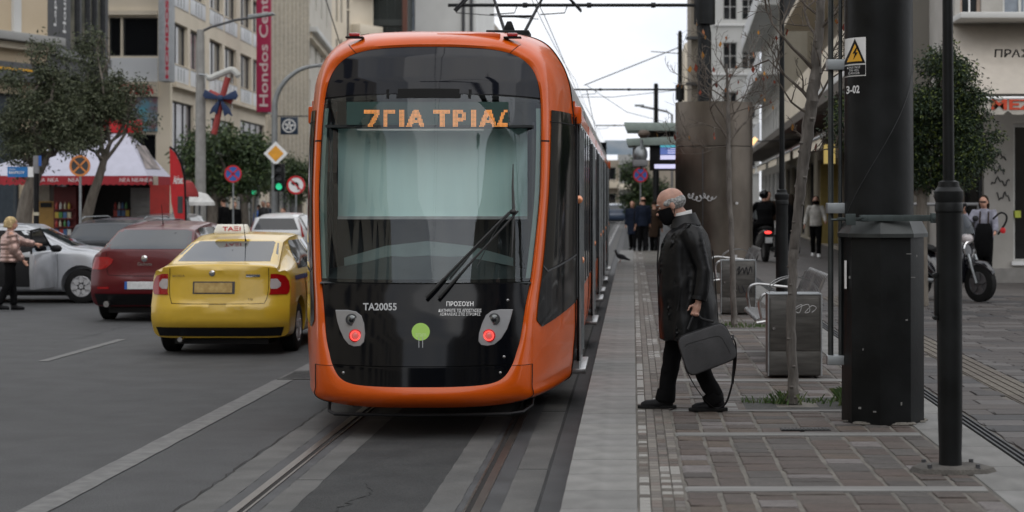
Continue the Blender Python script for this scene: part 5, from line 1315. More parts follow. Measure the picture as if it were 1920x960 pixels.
# ---- litter bins
stm = mat('bin_steel', (.12, .115, .108), .42, .75, var=.25, vs=4, bump=.06, bs=90, stretch=(1, 1, 6))
def litter_bin(label, x, y, tagc=None, graf=None, H=.735):
    t = thing('litter_bin', label, 'litter bin', (x, y, PZ), 0, 'steel litter bins on the platform')
    w = .235; d = .17
    mb = MB(); mb.box(-w, w, -d, d, .02, H); mb.build('bin_body', stm, t, bevel=.012)
    B(-w - .004, w + .004, -d - .005, d + .005, H, H + .012).build('rim', M['galv'], t, bevel=.004)
    B(-w + .02, w - .02, -d - .010, -d - .001, .245, H - .03).build('door', stm, t, bevel=.004)
    B(-w, w, -d - .006, -d - .001, .03, .235).build('plinth_panel', stm, t, bevel=.004)
    MB().cyl((-w + .05, -d - .02, .44), (-w + .05, -d, .44), .012).build('lock', chrome, t)
    for s in (-1, 1): MB().cyl((s * w, -d - .008, .02), (s * w, -d - .008, H), .008).build('corner_trim', M['galv'], t)
    for yy in (-d + .04, d - .04):
        arc = [(w * .96 * math.cos(a), yy, H + .15 * math.sin(a)) for a in [math.pi * k / 16 for k in range(17)]]
        mb = MB(); mb.loft([[Vector(p) + Vector((0, -.022, 0)), Vector(p) + Vector((0, .022, 0)), Vector(p) + Vector((0, .022, .010)), Vector(p) + Vector((0, -.022, .010))] for p in arc], True, True); mb.build('hoop', M['steel'], t, smooth=30)
    B(-w + .02, w - .02, -d + .02, d - .02, H - .2, H - .15).build('liner', M['black'], t)
    if graf:
        for k_, (st_, m_, r_) in enumerate(graf): MB().tube([(a, -d - .0115, b) for a, b in cr(st_, 5)], r_, 4).build('graffiti', m_, t)
    return t
gb = mat('graffiti_black', (.015, .015, .018), .5); gp = mat('graffiti_pale', (.45, .45, .45), .5)
litter_bin('steel litter bin with twin hoop handles in front of the near bench', XP(1487, 16.7), 16.7, graf=[([(0, .62), (.06, .65), (.04, .58), (.0, .60), (.07, .64), (.12, .65), (.13, .59), (.09, .58), (.15, .64), (.19, .62), (.15, .58)], gp, .003)])
litter_bin('farther steel litter bin scrawled with black graffiti beside the thin bare tree', XP(1383, 25.6), 25.6, graf=[([(-.02, .6), (.02, .66), (.0, .55), (.06, .64), (.08, .56), (.11, .65), (.13, .55), (.17, .66), (.19, .58)], gb, .007), ([(.0, .40), (.03, .3), (.08, .33), (.05, .40), (.12, .28), (.16, .42), (.18, .3)], gb, .007)])
# ---- benches: perforated steel slats, facing the tram
slat = mat('bench_steel', (.22, .22, .22), .38, .8, var=.2, vs=10)
def bench(label, x, y, L_=1.9):
    t = thing('bench', label, 'bench', (x, y, PZ), 0, 'steel benches facing the tram')
    def prof(v): return Vector((v[0], 0, v[1]))
    seat = [(-.34, .415), (-.31, .44), (-.2, .435), (0, .41), (.14, .42)]; back = [(.16, .44), (.22, .56), (.29, .72), (.34, .84), (.37, .86)]
    n = 14
    for i in range(n):
        y0 = L_ * i / n; sg_ = cr(seat, 3) 
        for pf, nm in ((cr(seat, 3), 'seat_slat'), (cr(back, 3), 'back_slat')):
            mb = MB(); mb.loft([[Vector((a, y0 + .012, b)), Vector((a, y0 + L_ / n - .03, b)), Vector((a, y0 + L_ / n - .03, b - .010)), Vector((a, y0 + .012, b - .010))] for a, b in pf], True, True)
            mb.build(nm, slat, t, smooth=30)
    for yy in (.0, L_ * .5, L_):
        mb = MB(); mb.tube(cr([(-.33, .395), (-.2, .41), (0, .385), (.13, .395), (.2, .53), (.27, .70), (.32, .82)], 3) and [(a, yy, b) for a, b in cr([(-.33, .395), (-.2, .41), (0, .385), (.13, .395), (.2, .53), (.27, .70), (.32, .82)], 3)], .016, 6)
        mb.build('side_frame', M['steel'], t)
    for yy in (.25, L_ - .25):
        MB().tube([(.05, yy, .0), (.05, yy, .38)], .03, 10).build('leg', M['steel'], t)
        B(-.08, .18, yy - .06, yy + .06, 0, .01).build('foot_plate', M['steel'], t)
    for yy in (.02, L_ - .02):
        MB().tube([(a, yy, b) for a, b in cr([(-.28, .43), (-.30, .60), (-.22, .68), (.02, .66), (.22, .64)], 5)], .014, 8).build('armrest', M['steel'], t)
    return t
bench('steel slatted bench behind the near litter bin, facing the tram', 1.52, 17.9)
bench('farther steel slatted bench near the brushed metal column', 1.50, 27.0)
# ---- brushed metal column (stop totem)
bru = mat('brushed_metal', (.14, .12, .10), .34, .85, var=.3, vs=2.2, bump=.04, bs=60, stretch=(1, 1, .5))
CY = 31.5
tx0, tx1 = XP(1269, CY), XP(1411, CY)
tot = thing('metal_column', 'wide brushed metal column with a graffiti tag, behind the old man', 'column', ((tx0 + tx1) / 2, CY, PZ))
hw_ = (tx1 - tx0) / 2; Ht = ZP(192, CY) - PZ
op = [(-hw_, .45), (-hw_, -.05), (-hw_ * .5, -.36), (0, -.46), (hw_ * .5, -.40), (hw_ * .9, -.18), (hw_, .0), (hw_ * .97, .35), (hw_ * .5, .5), (-hw_ * .5, .5)]
sm = cr(op + [op[0]], 4)[:-1]
MB().loft([[Vector((a, b, z)) for a, b in sm] for z in (0, 1.2, 2.45)], True, True).build('lower_casing', bru, tot, smooth=50)
MB().loft([[Vector((a, b, z)) for a, b in sm] for z in (2.462, Ht)], True, True).build('upper_casing', bru, tot, smooth=50)
for xx in (-.22, .25): MB().tube([(xx, -.452 - (0 if xx < 0 else -.02), .05), (xx, -.452 - (0 if xx < 0 else -.02), 2.4)], .006, 4).build('panel_joint', M['darkgrey'], tot)
def gr(a, b): 
    k = (a - tx0) ; return None
gz = ZP(370, CY) - PZ
g_ = MB(); gpth = []
for k in range(160):
    t = k / 159; gpth.append((-.46 + .44 * t + .028 * math.cos(t * 44), 0, gz + .045 * math.sin(t * 44 + .4 * math.sin(t * 9)) * (1 - .4 * t) + .03 * math.sin(t * 13)))
g_.tube([(x, -.50 + (.13 if x < -.35 else .05 if x < -.2 else .02), z) for x, y_, z in gpth], .007, 5).build('graffiti', gp, tot)
for (xx, zz) in ((.27, .92), (.33, .62), (.12, 2.1), (.35, 1.5)): MB().ell((xx, -.44, zz), (.025, .008, .03), 6).build('sticker', gp, tot)
# ---- catenary masts and wires
def cat_mast(label, px, Y, z_arm, xl, top=7.6, r=.13):
    X = XP(px, Y); t = thing('catenary_mast', label, 'mast', (X, Y, PZ if Y < 56 else 0))
    z0 = PZ if Y < 56 else 0
    MB().lathe([(r * 1.15, 0), (r * 1.12, 1.2), (r, 1.25), (r * .95, 4.6), (r * .75, 4.75), (r * .7, top - z0), (r * .5, top - z0 + .1)], 20).build('shaft', M['pole'], t)
    MB().lathe([(r * 1.5, z_arm - z0 - .35), (r * 1.5, z_arm - z0 + .15)], 16).build('arm_clamp', M['pole'], t)
    MB().cyl((0, 0, z_arm - z0), (xl - X, 0, z_arm - z0), .032, n=10).build('arm', M['pole'], t)
    for xx in (-1.685, -2.6): 
        if xl < xx: MB().tube([(xx - X + .5, 0, z_arm - z0), (xx - X + .45, 0, z_arm - z0 - .14), (xx - X, 0, z_arm - z0 - .17)], .012, 5).build('steady_arm', M['pole'], t)
    for k in (.2, .45, .7): MB().cyl(((xl - X) * k - .04, 0, z_arm - z0), ((xl - X) * k + .04, 0, z_arm - z0), .05, n=10).build('insulator', M['black'], t)
    return t
cat_mast('black catenary mast rising behind the metal column, its arm reaching over the tram', 1321, 34, 5.42, -3.36)
cat_mast('thin black catenary mast left of the metal column top', 1275, 62, 5.5, -2.2, 7.35, .10)
cat_mast('short-looking far catenary mast above the stop shelter roof', 1230, 93, 5.5, -1.8, 7.5, .16)
wiren = 0
def wire(label, pts, r=.008, name='overhead_wire', sag=0.):
    P = []
    for (a, b) in zip(pts, pts[1:]):
        a, b = Vector(a), Vector(b)
        for k in range(8):
            t = k / 8; p = a.lerp(b, t); p.z -= 4 * sag * t * (1 - t); P.append(p)
    P.append(Vector(pts[-1]))
    mb = MB().tube(P, r, 5)
    return mb.build(name, M['black'], label=label, cat='wire')
cz = 5.22
wire('contact wire running above the middle of the tram track', [(-1.685, 3, cz), (-1.60, 34, cz), (-1.78, 62, cz + .05), (-1.65, 93, cz), (-1.8, 150, cz)], .008)
wire('second contact wire just left of the one above the tram', [(-1.8, 3, cz + .62), (-1.95, 34, cz + .55), (-1.9, 62, cz + .6), (-1.9, 93, cz + .5), (-2.1, 150, cz)], .008, sag=.12)
wire('guy wire from the thin mast down to the contact wires', [(XP(1275, 62), 62, ZP(88, 62)), (XP(1095, 62), 62, ZP(160, 62))], .018)
wire('span wire crossing the street at the thin mast', [(XP(1275, 62.1), 62.1, ZP(100, 62)), (XP(1220, 62.1), 62.1, ZP(96, 62))], .015)
wire('slack span wire crossing the street beyond the tram', [(-8, 75, ZP(182, 75)), (XP(1150, 75), 75, ZP(182, 75)), (XP(1280, 75), 75, ZP(168, 75))], .014)
wire('slanting wire right of the tram roof', [(XP(1100, 50), 50, ZP(168, 50)), (XP(1122, 80), 80, ZP(270, 80))], .012)
wire('wire crossing the sky between the far masts', [(XP(1100, 80), 80, ZP(160, 80)), (XP(1175, 80), 80, ZP(210, 80)), (XP(1260, 90), 90, ZP(232, 90))], .014)
wire('cable slanting down the sky behind the tram roof at left', [(XP(608, 60), 60, ZP(-10, 60)), (XP(640, 60), 60, ZP(90, 60))], .018)
wire('wire on the near side of the first mast arm', [(XP(855, 33.8), 33.8, ZP(14, 33.8)), (XP(856, 33.8), 33.8, ZP(24, 33.8)), (XP(975, 33.8), 33.8, ZP(33, 33.8)), (XP(1010, 33.8), 33.8, ZP(36, 33.8))], .008)
# far street lamp at right
fl = thing('street_lamp', 'thin street lamp with a short arm beyond the shelter', 'street lamp', (XP(1260, 100), 100, 0))
MB().tube([(0, 0, 0), (0, 0, ZP(215, 100)), (-.3, 0, ZP(209, 100)), (-1.7, 0, ZP(199, 100))], .06, 6).build('pole', M['grey'], fl); B(-2.0, -1.5, -.1, .1, ZP(200, 100), ZP(196, 100)).build('lamp_head', M['galv'], fl)
# ---- tram stop shelter with screen, beyond the column
SY = 43.0
sh = thing('tram_stop_shelter', 'pale green tram stop shelter roof sticking out left of the metal column', 'shelter', (XP(1320, SY), SY, PZ))
sx = lambda px: XP(px, SY) - XP(1320, SY); sz = lambda py: ZP(py, SY) - PZ
shm = mat('shelter_green', (.30, .36, .33), .5, .3, var=.1)
MB().prism([(sx(1170), sz(232)), (sx(1176), sz(247)), (sx(1340), sz(249)), (sx(1340), sz(234))], -.9, 1.2).build('upper_roof', shm, sh, bevel=.01)
MB().prism([(sx(1174), sz(262)), (sx(1178), sz(275)), (sx(1340), sz(272)), (sx(1340), sz(255))], -.8, 1.1).build('lower_roof', shm, sh, bevel=.01)
B(sx(1200), sx(1340), -.3, .3, sz(262), sz(249)).build('roof_beam', mat('wood_brown', (.10, .075, .055), .7), sh)
for px in (1290, 1330): MB().cyl((sx(px), 0, 0), (sx(px), 0, sz(255)), .06).build('post', M['galv'], sh)
B(sx(1186), sx(1212), -.45, -.1, sz(314), sz(278)).build('ticket_machine_head', M['grey'], sh, bevel=.03)
scr = thing('information_screen', 'black screen with blue and white rows hanging under the shelter roof', 'screen', (XP(1250, SY - .6), SY - .6, ZP(300, SY)))
qx = lambda px: XP(px, SY - .6) - XP(1250, SY - .6); qz = lambda py: ZP(py, SY - .6) - ZP(300, SY)
B(qx(1218), qx(1300), 0, .12, qz(320), qz(266)).build('casing', M['black'], scr, bevel=.01)
B(qx(1236), qx(1290), .05, .11, qz(262), qz(250)).build('hanger', M['black'], scr)
e1 = mat('screen_blue', (.05, .08, .25), .4, emit=(.16, .24, .62), es=.7); e2 = mat('screen_pale', (.6, .6, .8), .4, emit=(.72, .70, 1), es=.8); e3 = mat('screen_teal', (.1, .4, .5), .4, emit=(.12, .55, .66), es=.8)
for x0, x1, y0, y1, m_ in ((1238, 1299, 272, 276, e3), (1238, 1299, 276.5, 290, e1), (1238, 1299, 291, 299, e2), (1227, 1299, 308, 316, e2)): B(qx(x0), qx(x1), -.012, -.001, qz(y1), qz(y0)).build('screen_row', m_, scr)
for k in range(3): B(qx(1252), qx(1268), -.016, -.0125, qz(279.5 + k * 4), qz(278 + k * 4)).build('screen_text', e2, scr)
ss = thing('camera_pole', 'grey camera housings on a post under the shelter roof', 'camera', (XP(1203, 42), 42, PZ))
vz = lambda py: ZP(py, 42) - PZ
MB().cyl((0, 0, vz(318)), (0, 0, vz(262)), .035).build('hanger', M['galv'], ss); MB().ell((-.02, -.1, vz(290)), (.16, .16, .2), 14).build('dome_camera', M['galv'], ss); B(-.2, .14, -.25, .05, vz(312), vz(300)).build('camera_box', M['grey'], ss, bevel=.03)
MB().ell((.05, -.3, vz(252)), (.14, .2, .10), 12).build('loudspeaker', mat('wood_brown', (.1, .07, .05)), ss)
# ---- round road signs
def disc_me(name, m_, r, y, seg=28, r0=0):
    mb = MB(); mb.lathe([(r0, y), (r, y), (r, y + .006), (r0, y + .006)] if r0 else [(.001, y), (r, y), (r, y + .006), (.001, y + .006)], seg, axis='y', cap=not r0); return mb
def post_sign(name, label, px, py, Y, r, kind, zbase=.0, postr=.03, right=None):
    X = XP(px, Y); z = ZP(py, Y)
    t = thing(name, label, 'road sign', (X, Y, zbase))
    MB().cyl((0, .03, 0), (0, .03, z - zbase + r * .9), postr, n=10).build('post', M['galv'], t)
    fc_ = obj('sign_face', None, t); fc_.location = (0, 0, z - zbase)
    D = lambda nm, m_, rr, y, r0=0: disc_me(nm, m_, rr, y, r0=r0).build(nm, m_, fc_)
    if kind == 'nostop':      # blue disc, red rim, red cross
        D('disc', M['blue'], r, -.01); D('rim', M['red'], r, -.018, r * .82)
        for a in (45, -45):
            mb = MB(); mb.T = Matrix.Rotation(rad(a), 4, 'Y'); mb.box(-r * .09, r * .09, -.019, -.012, -r * .9, r * .9); mb.build('bar', M['red'], fc_)
    elif kind == 'orange':
        om = mat('sign_orange', (.62, .22, .06), .5); D('disc', M['darkgrey'], r, -.01); D('rim', om, r, -.018, r * .80)
        for a in (45, -45):
            mb = MB(); mb.T = Matrix.Rotation(rad(a), 4, 'Y'); mb.box(-r * .08, r * .08, -.019, -.012, -r * .9, r * .9); mb.build('bar', om, fc_)
    elif kind == 'noleft':
        D('disc', M['white'], r, -.01); D('rim', M['red'], r, -.018, r * .80)
        mb = MB(); mb.prism([(.05 * r / .3, -.5 * r), (.3 * r, -.5 * r), (.3 * r, .1 * r), (.1 * r, .32 * r), (-.2 * r, .32 * r), (-.2 * r, .5 * r), (-.55 * r, .2 * r), (-.2 * r, -.1 * r), (-.2 * r, .08 * r), (.1 * r, .05 * r)], -.018, -.012); mb.build('arrow', M['black'], fc_)
        mb = MB(); mb.T = Matrix.Rotation(rad(-45), 4, 'Y'); mb.box(-r * .07, r * .07, -.021, -.0185, -r * .85, r * .85); mb.build('bar', M['red'], fc_)
    return t
post_sign('no_stopping_sign', 'round orange-rimmed sign with an orange cross on a thin post before the kiosk', 150, 311, 41.5, .235, 'orange')
post_sign('no_stopping_sign', 'round blue sign with red rim and cross left of the yellow taxi roof', 437, 326, 60, .28, 'nostop')
post_sign('no_left_turn_sign', 'round white sign with red rim and a crossed-out left arrow beside the tram', 555, 347, 56, .28, 'noleft')
post_sign('no_stopping_sign', 'distant blue and red round sign below the shelter screen', 1201, 328, 68, .27, 'nostop')
# priority diamond on the curved lamp post, street lamps at left
galv2 = mat('lamp_post_grey', (.24, .25, .25), .55, .4, var=.15)
CP = 57.0
cp_ = thing('street_lamp', 'tall grey street lamp with an arched arm reaching towards the tram roof', 'street lamp', (XP(515, CP), CP, 0))
zz = lambda py: ZP(py, CP)
arc = [(XP(515, CP), zz(420)), (XP(515, CP), zz(230)), (XP(517, CP), zz(185)), (XP(532, CP), zz(155)), (XP(556, CP), zz(134)), (XP(580, CP), zz(125)), (XP(604, CP), zz(122))]
MB().tube([(0, 0, 0)] + [(a - XP(515, CP), 0, b) for a, b in cr(arc, 4)], [.11] + [.10 - .05 * k / 24 for k in range(25)], 10).build('pole', galv2, cp_)
B(XP(598, CP) - XP(515, CP), XP(625, CP) - XP(515, CP), -.15, .15, zz(126), zz(119)).build('lamp_head', galv2, cp_, bevel=.04)
dm = thing('priority_sign', 'yellow diamond sign with white border on the arched lamp post', 'road sign', (XP(517, CP - .15), CP - .15, ZP(288, CP)))
def diamond(s): return [(-s, 0), (0, s), (s, 0), (0, -s)]
MB().prism(diamond(.37), 0, .01).build('border', M['white'], dm); MB().prism(diamond(.245), -.008, -.001).build('centre', mat('sign_amber', (.75, .34, .03), .5), dm)
MB().cyl((0, .01, 0), (0, .12, 0), .03).build('bracket', M['galv'], dm)
def signal(label, px, py, Y, lit=True):
    t = thing('traffic_light', label, 'traffic light', (XP(px, Y), Y, ZP(py, Y)))
    B(-.15, .15, 0, .2, -.42, .42).build('housing', M['black'], t, bevel=.02)
    gl_ = mat('signal_green', (.05, .5, .3), .3, emit=(.05, 1, .45), es=.6)
    for k, z in enumerate((.27, 0, -.27)):
        MB().lathe([(.001, -.01), (.09, -.012), (.10, 0)], 16, (0, 0, z), 'y').build('lens', gl_ if k == 2 and lit else M['darkgrey'], t)
        mb = MB(); mb.loft([[Vector((.115 * math.cos(a), y_, z + .115 * math.sin(a))) for a in [math.pi * j / 8 for j in range(9)]] for y_ in (0, -.15)], False); mb.build('visor', M['black'], t)
    return t
signal('traffic light showing green beside the yellow diamond sign', 523, 333, CP - .6)
B(XP(515, CP) , XP(523, CP), CP - .5, CP - .4, ZP(334, CP), ZP(330, CP)).build('signal_bracket', M['galv'], label='bracket holding the traffic light on the arched lamp post', cat='bracket')
signal('smaller traffic light showing green seen under the clipped tree', 477, 346, 68); 
MB().cyl((XP(477, 68), 68.2, 0), (XP(477, 68), 68.2, ZP(330, 68)), .05).build('signal_post', M['galv'], label='thin post carrying the smaller green traffic light', cat='post')
LY = 52.0
l1 = thing('street_lamp', 'concrete grey street lamp with a long straight arm in front of the cream facade', 'street lamp', (XP(376, LY), LY, .15))
z1 = lambda py: ZP(py, LY) - .15
MB().lathe([(.16, 0), (.14, z1(200)), (.10, z1(56))], 12).build('pole', mat('pole_concrete', (.26, .255, .24), .8), l1)
MB().tube([(0, 0, z1(60)), (XP(395, LY) - XP(376, LY), 0, z1(51)), (XP(440, LY) - XP(376, LY), 0, z1(38)), (XP(470, LY) - XP(376, LY), 0, z1(33))], .035, 8).build('arm', M['darkgrey'], l1)
MB().prism([(XP(466, LY) - XP(376, LY), z1(36)), (XP(466, LY) - XP(376, LY), z1(28)), (XP(512, LY) - XP(376, LY), z1(23)), (XP(516, LY) - XP(376, LY), z1(28))], -.15, .15).build('lamp_head', galv2, l1, bevel=.03)
# hanging Christmas ornament: red sticks, blue bow, pale garland
orn = thing('street_decoration', 'red stick decoration with a blue bow and white garland hung on the lamp post', 'decoration', (XP(418, LY), LY - .2, ZP(185, LY)))
ox = lambda px: XP(px, LY) - XP(418, LY); oz = lambda py: ZP(py, LY) - ZP(185, LY)
rs = mat('decor_red', (.28, .035, .03), .6, bump=.3)
MB().tube([(ox(430), 0, oz(146)), (ox(418), 0, oz(190)), (ox(404), 0, oz(252))], .085, 8).build('long_stick', rs, orn)
MB().tube([(ox(395), .02, oz(173)), (ox(438), .02, oz(192))], .075, 8).build('cross_stick', rs, orn)
bow = mat('bow_blue', (.012, .03, .085), .6, bump=.3)
for s_, a, b in ((-1, -.28, .12), (1, .28, .10), (-1, -.2, -.3), (1, .22, -.34)): 
    MB().prism([(0, 0), (a * 1.5, b + .12), (a * 1.75, b * .6), (a * 1.5, b - .14), (a * .6, b * .1 - .05)] if b > 0 else [(0, 0), (a * 1.2, b * .9), (a * 1.5, b * 1.5), (a * .9, b * 1.25), (a * .5, b * 1.5), (a * .1, b * .5)], -.16, -.04).build('bow_loop', bow, orn, bevel=.02)
MB().ell((0, -.14, 0), .10, 8).build('knot', bow, orn)
gar = mat('garland_white', (.45, .45, .42), .8, bump=.8, bs=20)
MB().tube([(ox(a), 0, oz(b)) for a, b in cr([(388, 140), (397, 147), (410, 142), (425, 136), (437, 132), (446, 138), (450, 147)], 4)], [.05] * 3 + [.09] * 20 + [.05] * 2, 8).build('garland', gar, orn)
for k in range(9): MB().cyl((ox(394 + k * 5.5), .02, oz(146)), (ox(394 + k * 5.5), .02, oz(190 + (k % 3) * 8)), .008, n=4).build('light_string', M['white'], orn)
MB().cyl((ox(376), 0, oz(140)), (ox(392), 0, oz(142)), .03, n=8).build('hanger', M['galv'], orn)
# blue square hanging sign with emblem
es_ = thing('hanging_sign', 'dark blue square hanging sign with a white circular emblem', 'sign', (XP(542, 90), 90, ZP(236, 90)))
B(-.42, .42, 0, .12, -.42, .42).build('panel', mat('sign_navy', (.012, .03, .06), .4), es_, bevel=.01)
MB().lathe([(.27, -.012), (.33, -.012), (.33, -.002), (.27, -.002)], 28, axis='y', cap=False).build('ring', M['white'], es_)
for a in range(5):
    mb = MB(); mb.T = Matrix.Rotation(rad(72 * a + 10), 4, 'Y'); mb.prism([(-.05, .02), (.05, .02), (.03, .25), (-.06, .2)], -.012, -.002); mb.build('spoke', M['white'], es_)
B(-.9, .9, .04, .08, .44, .50).build('bracket', M['darkgrey'], es_)
# feather flag and parasols near the kiosk
ff = thing('feather_flag', 'tall red feather flag standing right of the kiosk', 'flag', (XP(332, 45), 45, .15))
fz = lambda py: ZP(py, 45) - .15; fx = lambda px: XP(px, 45) - XP(332, 45)
MB().prism([(fx(318), fz(277)), (fx(328), fz(287)), (fx(338), fz(308)), (fx(345), fz(340)), (fx(347), fz(420)), (fx(330), fz(418)), (fx(321), fz(380)), (fx(319), fz(330))], 0, .012).build('flag_cloth', mat('flag_red', (.55, .02, .025), .7, var=.1, bump=.2, bs=6), ff)
MB().tube([(fx(348), .01, 0), (fx(348), .01, fz(400)), (fx(346), .01, fz(330)), (fx(338), .01, fz(300)), (fx(328), .01, fz(283)), (fx(318), .01, fz(275))], .025, 6).build('flag_pole', M['black'], ff)
lettering('Airbet', (fx(325), -.004, fz(345)), (1, 0, 0), (0, 0, 1), fx(343) - fx(325), .20, M['white'], ff, bold=.03)
B(fx(333), fx(343), -.006, -.002, fz(400), fz(368)).build('flag_print', M['darkgrey'], ff)
def parasol(label, px, py, Y, r, h, m_):
    t = thing('parasol', label, 'parasol', (XP(px, Y), Y, .15)); z = ZP(py, Y) - .15
    MB().lathe([(r, z - h), (r * .96, z - h * .75), (r * .5, z - h * .15), (.02, z)], 12).build('canopy', m_, t); MB().cyl((0, 0, 0), (0, 0, z), .03).build('pole', M['galv'], t); MB().cyl((0, 0, 0), (0, 0, .08), .3).build('base', M['grey'], t)
parasol('white parasol behind the red feather flag', 374, 360, 50, .42, .36, mat('parasol_white', (.55, .55, .53), .8))
parasol('dark red awning parasol right of the feather flag', 352, 338, 47, .28, .42, mat('parasol_red', (.25, .02, .02), .8))
# street name sign on black pole at left
sp_ = thing('street_name_sign', 'blue street name sign on a black pole with pale tape bands at far left', 'sign', (XP(68, 38), 38, 0))
dz = lambda py: ZP(py, 38); dx = lambda px: XP(px, 38) - XP(68, 38)
MB().cyl((0, 0, 0), (0, 0, dz(292)), .055).build('pole', M['black'], sp_)
MB().cyl((0, 0, dz(325)), (0, 0, dz(292)), .062).build('pole_cap', M['grey'], sp_)
for py in (404, 430): MB().cyl((0, 0, dz(py)), (0, 0, dz(py - 6)), .0575).build('tape_band', mat('tape_cream', (.5, .46, .35), .6), sp_)
B(dx(15), dx(53), -.03, -.01, dz(332), dz(313)).build('name_plate', mat('plate_blue', (.02, .16, .42), .5), sp_); B(dx(53.2), dx(64), -.03, -.01, dz(332), dz(313)).build('plate_end', M['white'], sp_)
lettering('ΜΑΡΚΟΥ', (dx(18), -.034, dz(326)), (1, 0, 0), (0, 0, 1), dx(47) - dx(18), .055, M['white'], sp_, bold=.02); lettering('ΟΔΟΣ', (dx(18), -.034, dz(319)), (1, 0, 0), (0, 0, 1), dx(30) - dx(18), .03, M['white'], sp_)
B(dx(70), dx(78), -.03, -.01, dz(311), dz(292)).build('side_plate', M['blue'], sp_)
# orange plastic ride/stall piece
oo = thing('toy_ride', 'small orange-topped stand on the pavement behind the silver car', 'stand', (XP(104, 41), 41, .15))
MB().ell((0, 0, ZP(455, 41) - .15), (.2, .2, .12), 14).build('top', mat('orange_plastic', (.7, .12, .02), .5), oo)
for a in range(5): MB().cyl((.14 * math.cos(a * 1.26), .14 * math.sin(a * 1.26), 0), (.14 * math.cos(a * 1.26), .14 * math.sin(a * 1.26), ZP(455, 41) - .15), .025, n=6).build('post', M['white'] if a % 2 else M['red'], oo)
# ---- scooters
def scooter(name, label, loc, rz, paintm, tail=False, group=None):
    t = thing(name, label, 'scooter', loc, rz)
    r = .285
    ty, ri = wheel_me(r, mat('scooter_rim', (.12, .12, .125), .4, .5), 5, width=.12)
    for yy in (0, 1.32):
        w = obj('wheel', ty, t); w.location = (0, yy, r); obj('rim', ri, w)
    mb = MB(); mb.loft([ering(0, y, z, w, .0) for y, z, w in ()], True) if 0 else None
    def sec(y, z0, z1, w): return [Vector((w * math.cos(a), y, (z0 + z1) / 2 + (z1 - z0) / 2 * math.sin(a))) for a in [2 * math.pi * k / 16 for k in range(16)]]
    MB().loft([sec(-.35, .72, .80, .06), sec(-.25, .60, .84, .13), sec(0, .48, .84, .17), sec(.3, .36, .80, .18), sec(.5, .28, .55, .17), sec(.62, .26, .36, .16), sec(.95, .26, .34, .17), sec(1.02, .28, .5, .12)], True, True).build('rear_body', paintm, t, smooth=60)
    MB().loft([sec(-.28, .80, .86, .10), sec(-.1, .78, .90, .15), sec(.25, .76, .86, .15), sec(.42, .74, .80, .11)], True, True).build('seat', M['rubber'], t, smooth=60)
    MB().loft([[Vector((-w, y, z)), Vector((-w * .5, y + .06, z)), Vector((w * .5, y + .06, z)), Vector((w, y, z)), Vector((w * .8, y - .07, z)), Vector((-w * .8, y - .07, z))] for w, y, z in ((.14, 1.0, .30), (.22, 1.03, .5), (.24, 1.03, .75), (.19, 1.0, .95), (.12, .94, 1.04))], True, True).build('leg_shield', paintm, t, smooth=50)
    MB().loft([sec(1.18, .60, .66, .04), sec(1.28, .55, .64, .08), sec(1.45, .50, .62, .07), sec(1.58, .42, .50, .04)], True, True).build('front_mudguard', paintm, t, smooth=60)
    for s in (-1, 1):
        MB().cyl((s * .085, 1.32, r), (s * .075, 1.14, .72), .024).build('fork', M['galv'], t)
        MB().tube([(s * .03, .98, 1.05), (s * .2, .95, 1.08), (s * .34, .86, 1.06)], .016, 8).build('handlebar', M['black'], t)
        MB().tube([(s * .25, .92, 1.08), (s * .30, .95, 1.22)], .008, 6).build('mirror_stalk', M['black'], t); MB().ell((s * .31, .95, 1.27), (.075, .02, .05), 10).build('mirror', M['black'], t)
    MB().ell((0, 1.05, .96), (.13, .07, .09), 14).build('headlight', lampw, t)
    MB().lathe([(.115, 1.05), (.13, 1.07), (.135, 1.10), (.12, 1.115)], 20, (0, 0, .80), 'y', cap=False).build('headlight_ring', chrome, t)
    mb = MB(); mb.loft([[Vector((-w, y + .05 * (w > .1), z)), Vector((0, y + .09, z)), Vector((w, y + .05, z))] for w, y, z in ((.16, 1.02, 1.04), (.17, .98, 1.2), (.10, .92, 1.34))], False); mb.build('windshield', glassy('scooter_glass', (.25, .27, .28), .1, 0.), t, smooth=60)
    MB().tube([(.14, .5, .30), (.2, .1, .32), (.22, -.25, .36)], [.03, .05, .045], 10).build('exhaust', M['galv'], t)
    MB().ell((0, -.33, .74), (.09, .04, .04), 10).build('tail_lamp', mat('tail_on', None) if tail else lampr, t)
    MB().box(-.09, .09, -.42, -.41, .48, .62).build('number_plate', plw, t)
    MB().box(-.05, .05, -.40, -.2, .62, .68).build('plate_bracket', M['black'], t)
    return t
MATS.setdefault('tail_on', lampr)
fr_ = Vector((XP(1838, 28.6), 28.6)); rr_ = Vector((fr_.x - .80, 29.62))
dirv = (fr_ - rr_).normalized(); rzs = math.atan2(-dirv.x, dirv.y)
scooter('scooter', 'black parked scooter facing right behind the foreground lamp post', (fr_.x - dirv.x * 1.32, fr_.y - dirv.y * 1.32, PZ), rzs, mat('scooter_black', (.010, .010, .014), .2, coat=.8))
scooter('scooter', 'dark scooter with glowing red tail lamp ridden away by the helmeted person', (XP(1436, 46), 46.2, PZ), rad(8), MATS['scooter_black'], tail=True)
s_ = 1.
JR = dict(s=1.0, pitch=.1, pelvis=(0, .05, .98), chest=(0, .10, 1.30), neck=(0, .13, 1.50), head=(0, .16, 1.64))
for q, n in ((-1, 'L'), (1, 'R')):
    JR['sh' + n] = (q * .19, .12, 1.42); JR['el' + n] = (q * .30, .38, 1.22); JR['wr' + n] = (q * .30, .72, 1.14); JR['hip' + n] = (q * .11, .06, .95); JR['kn' + n] = (q * .22, .52, .88); JR['an' + n] = (q * .22, .62, .44); JR['toe' + n] = (q * .22, .80, .39)
    JR['lift' + n] = True
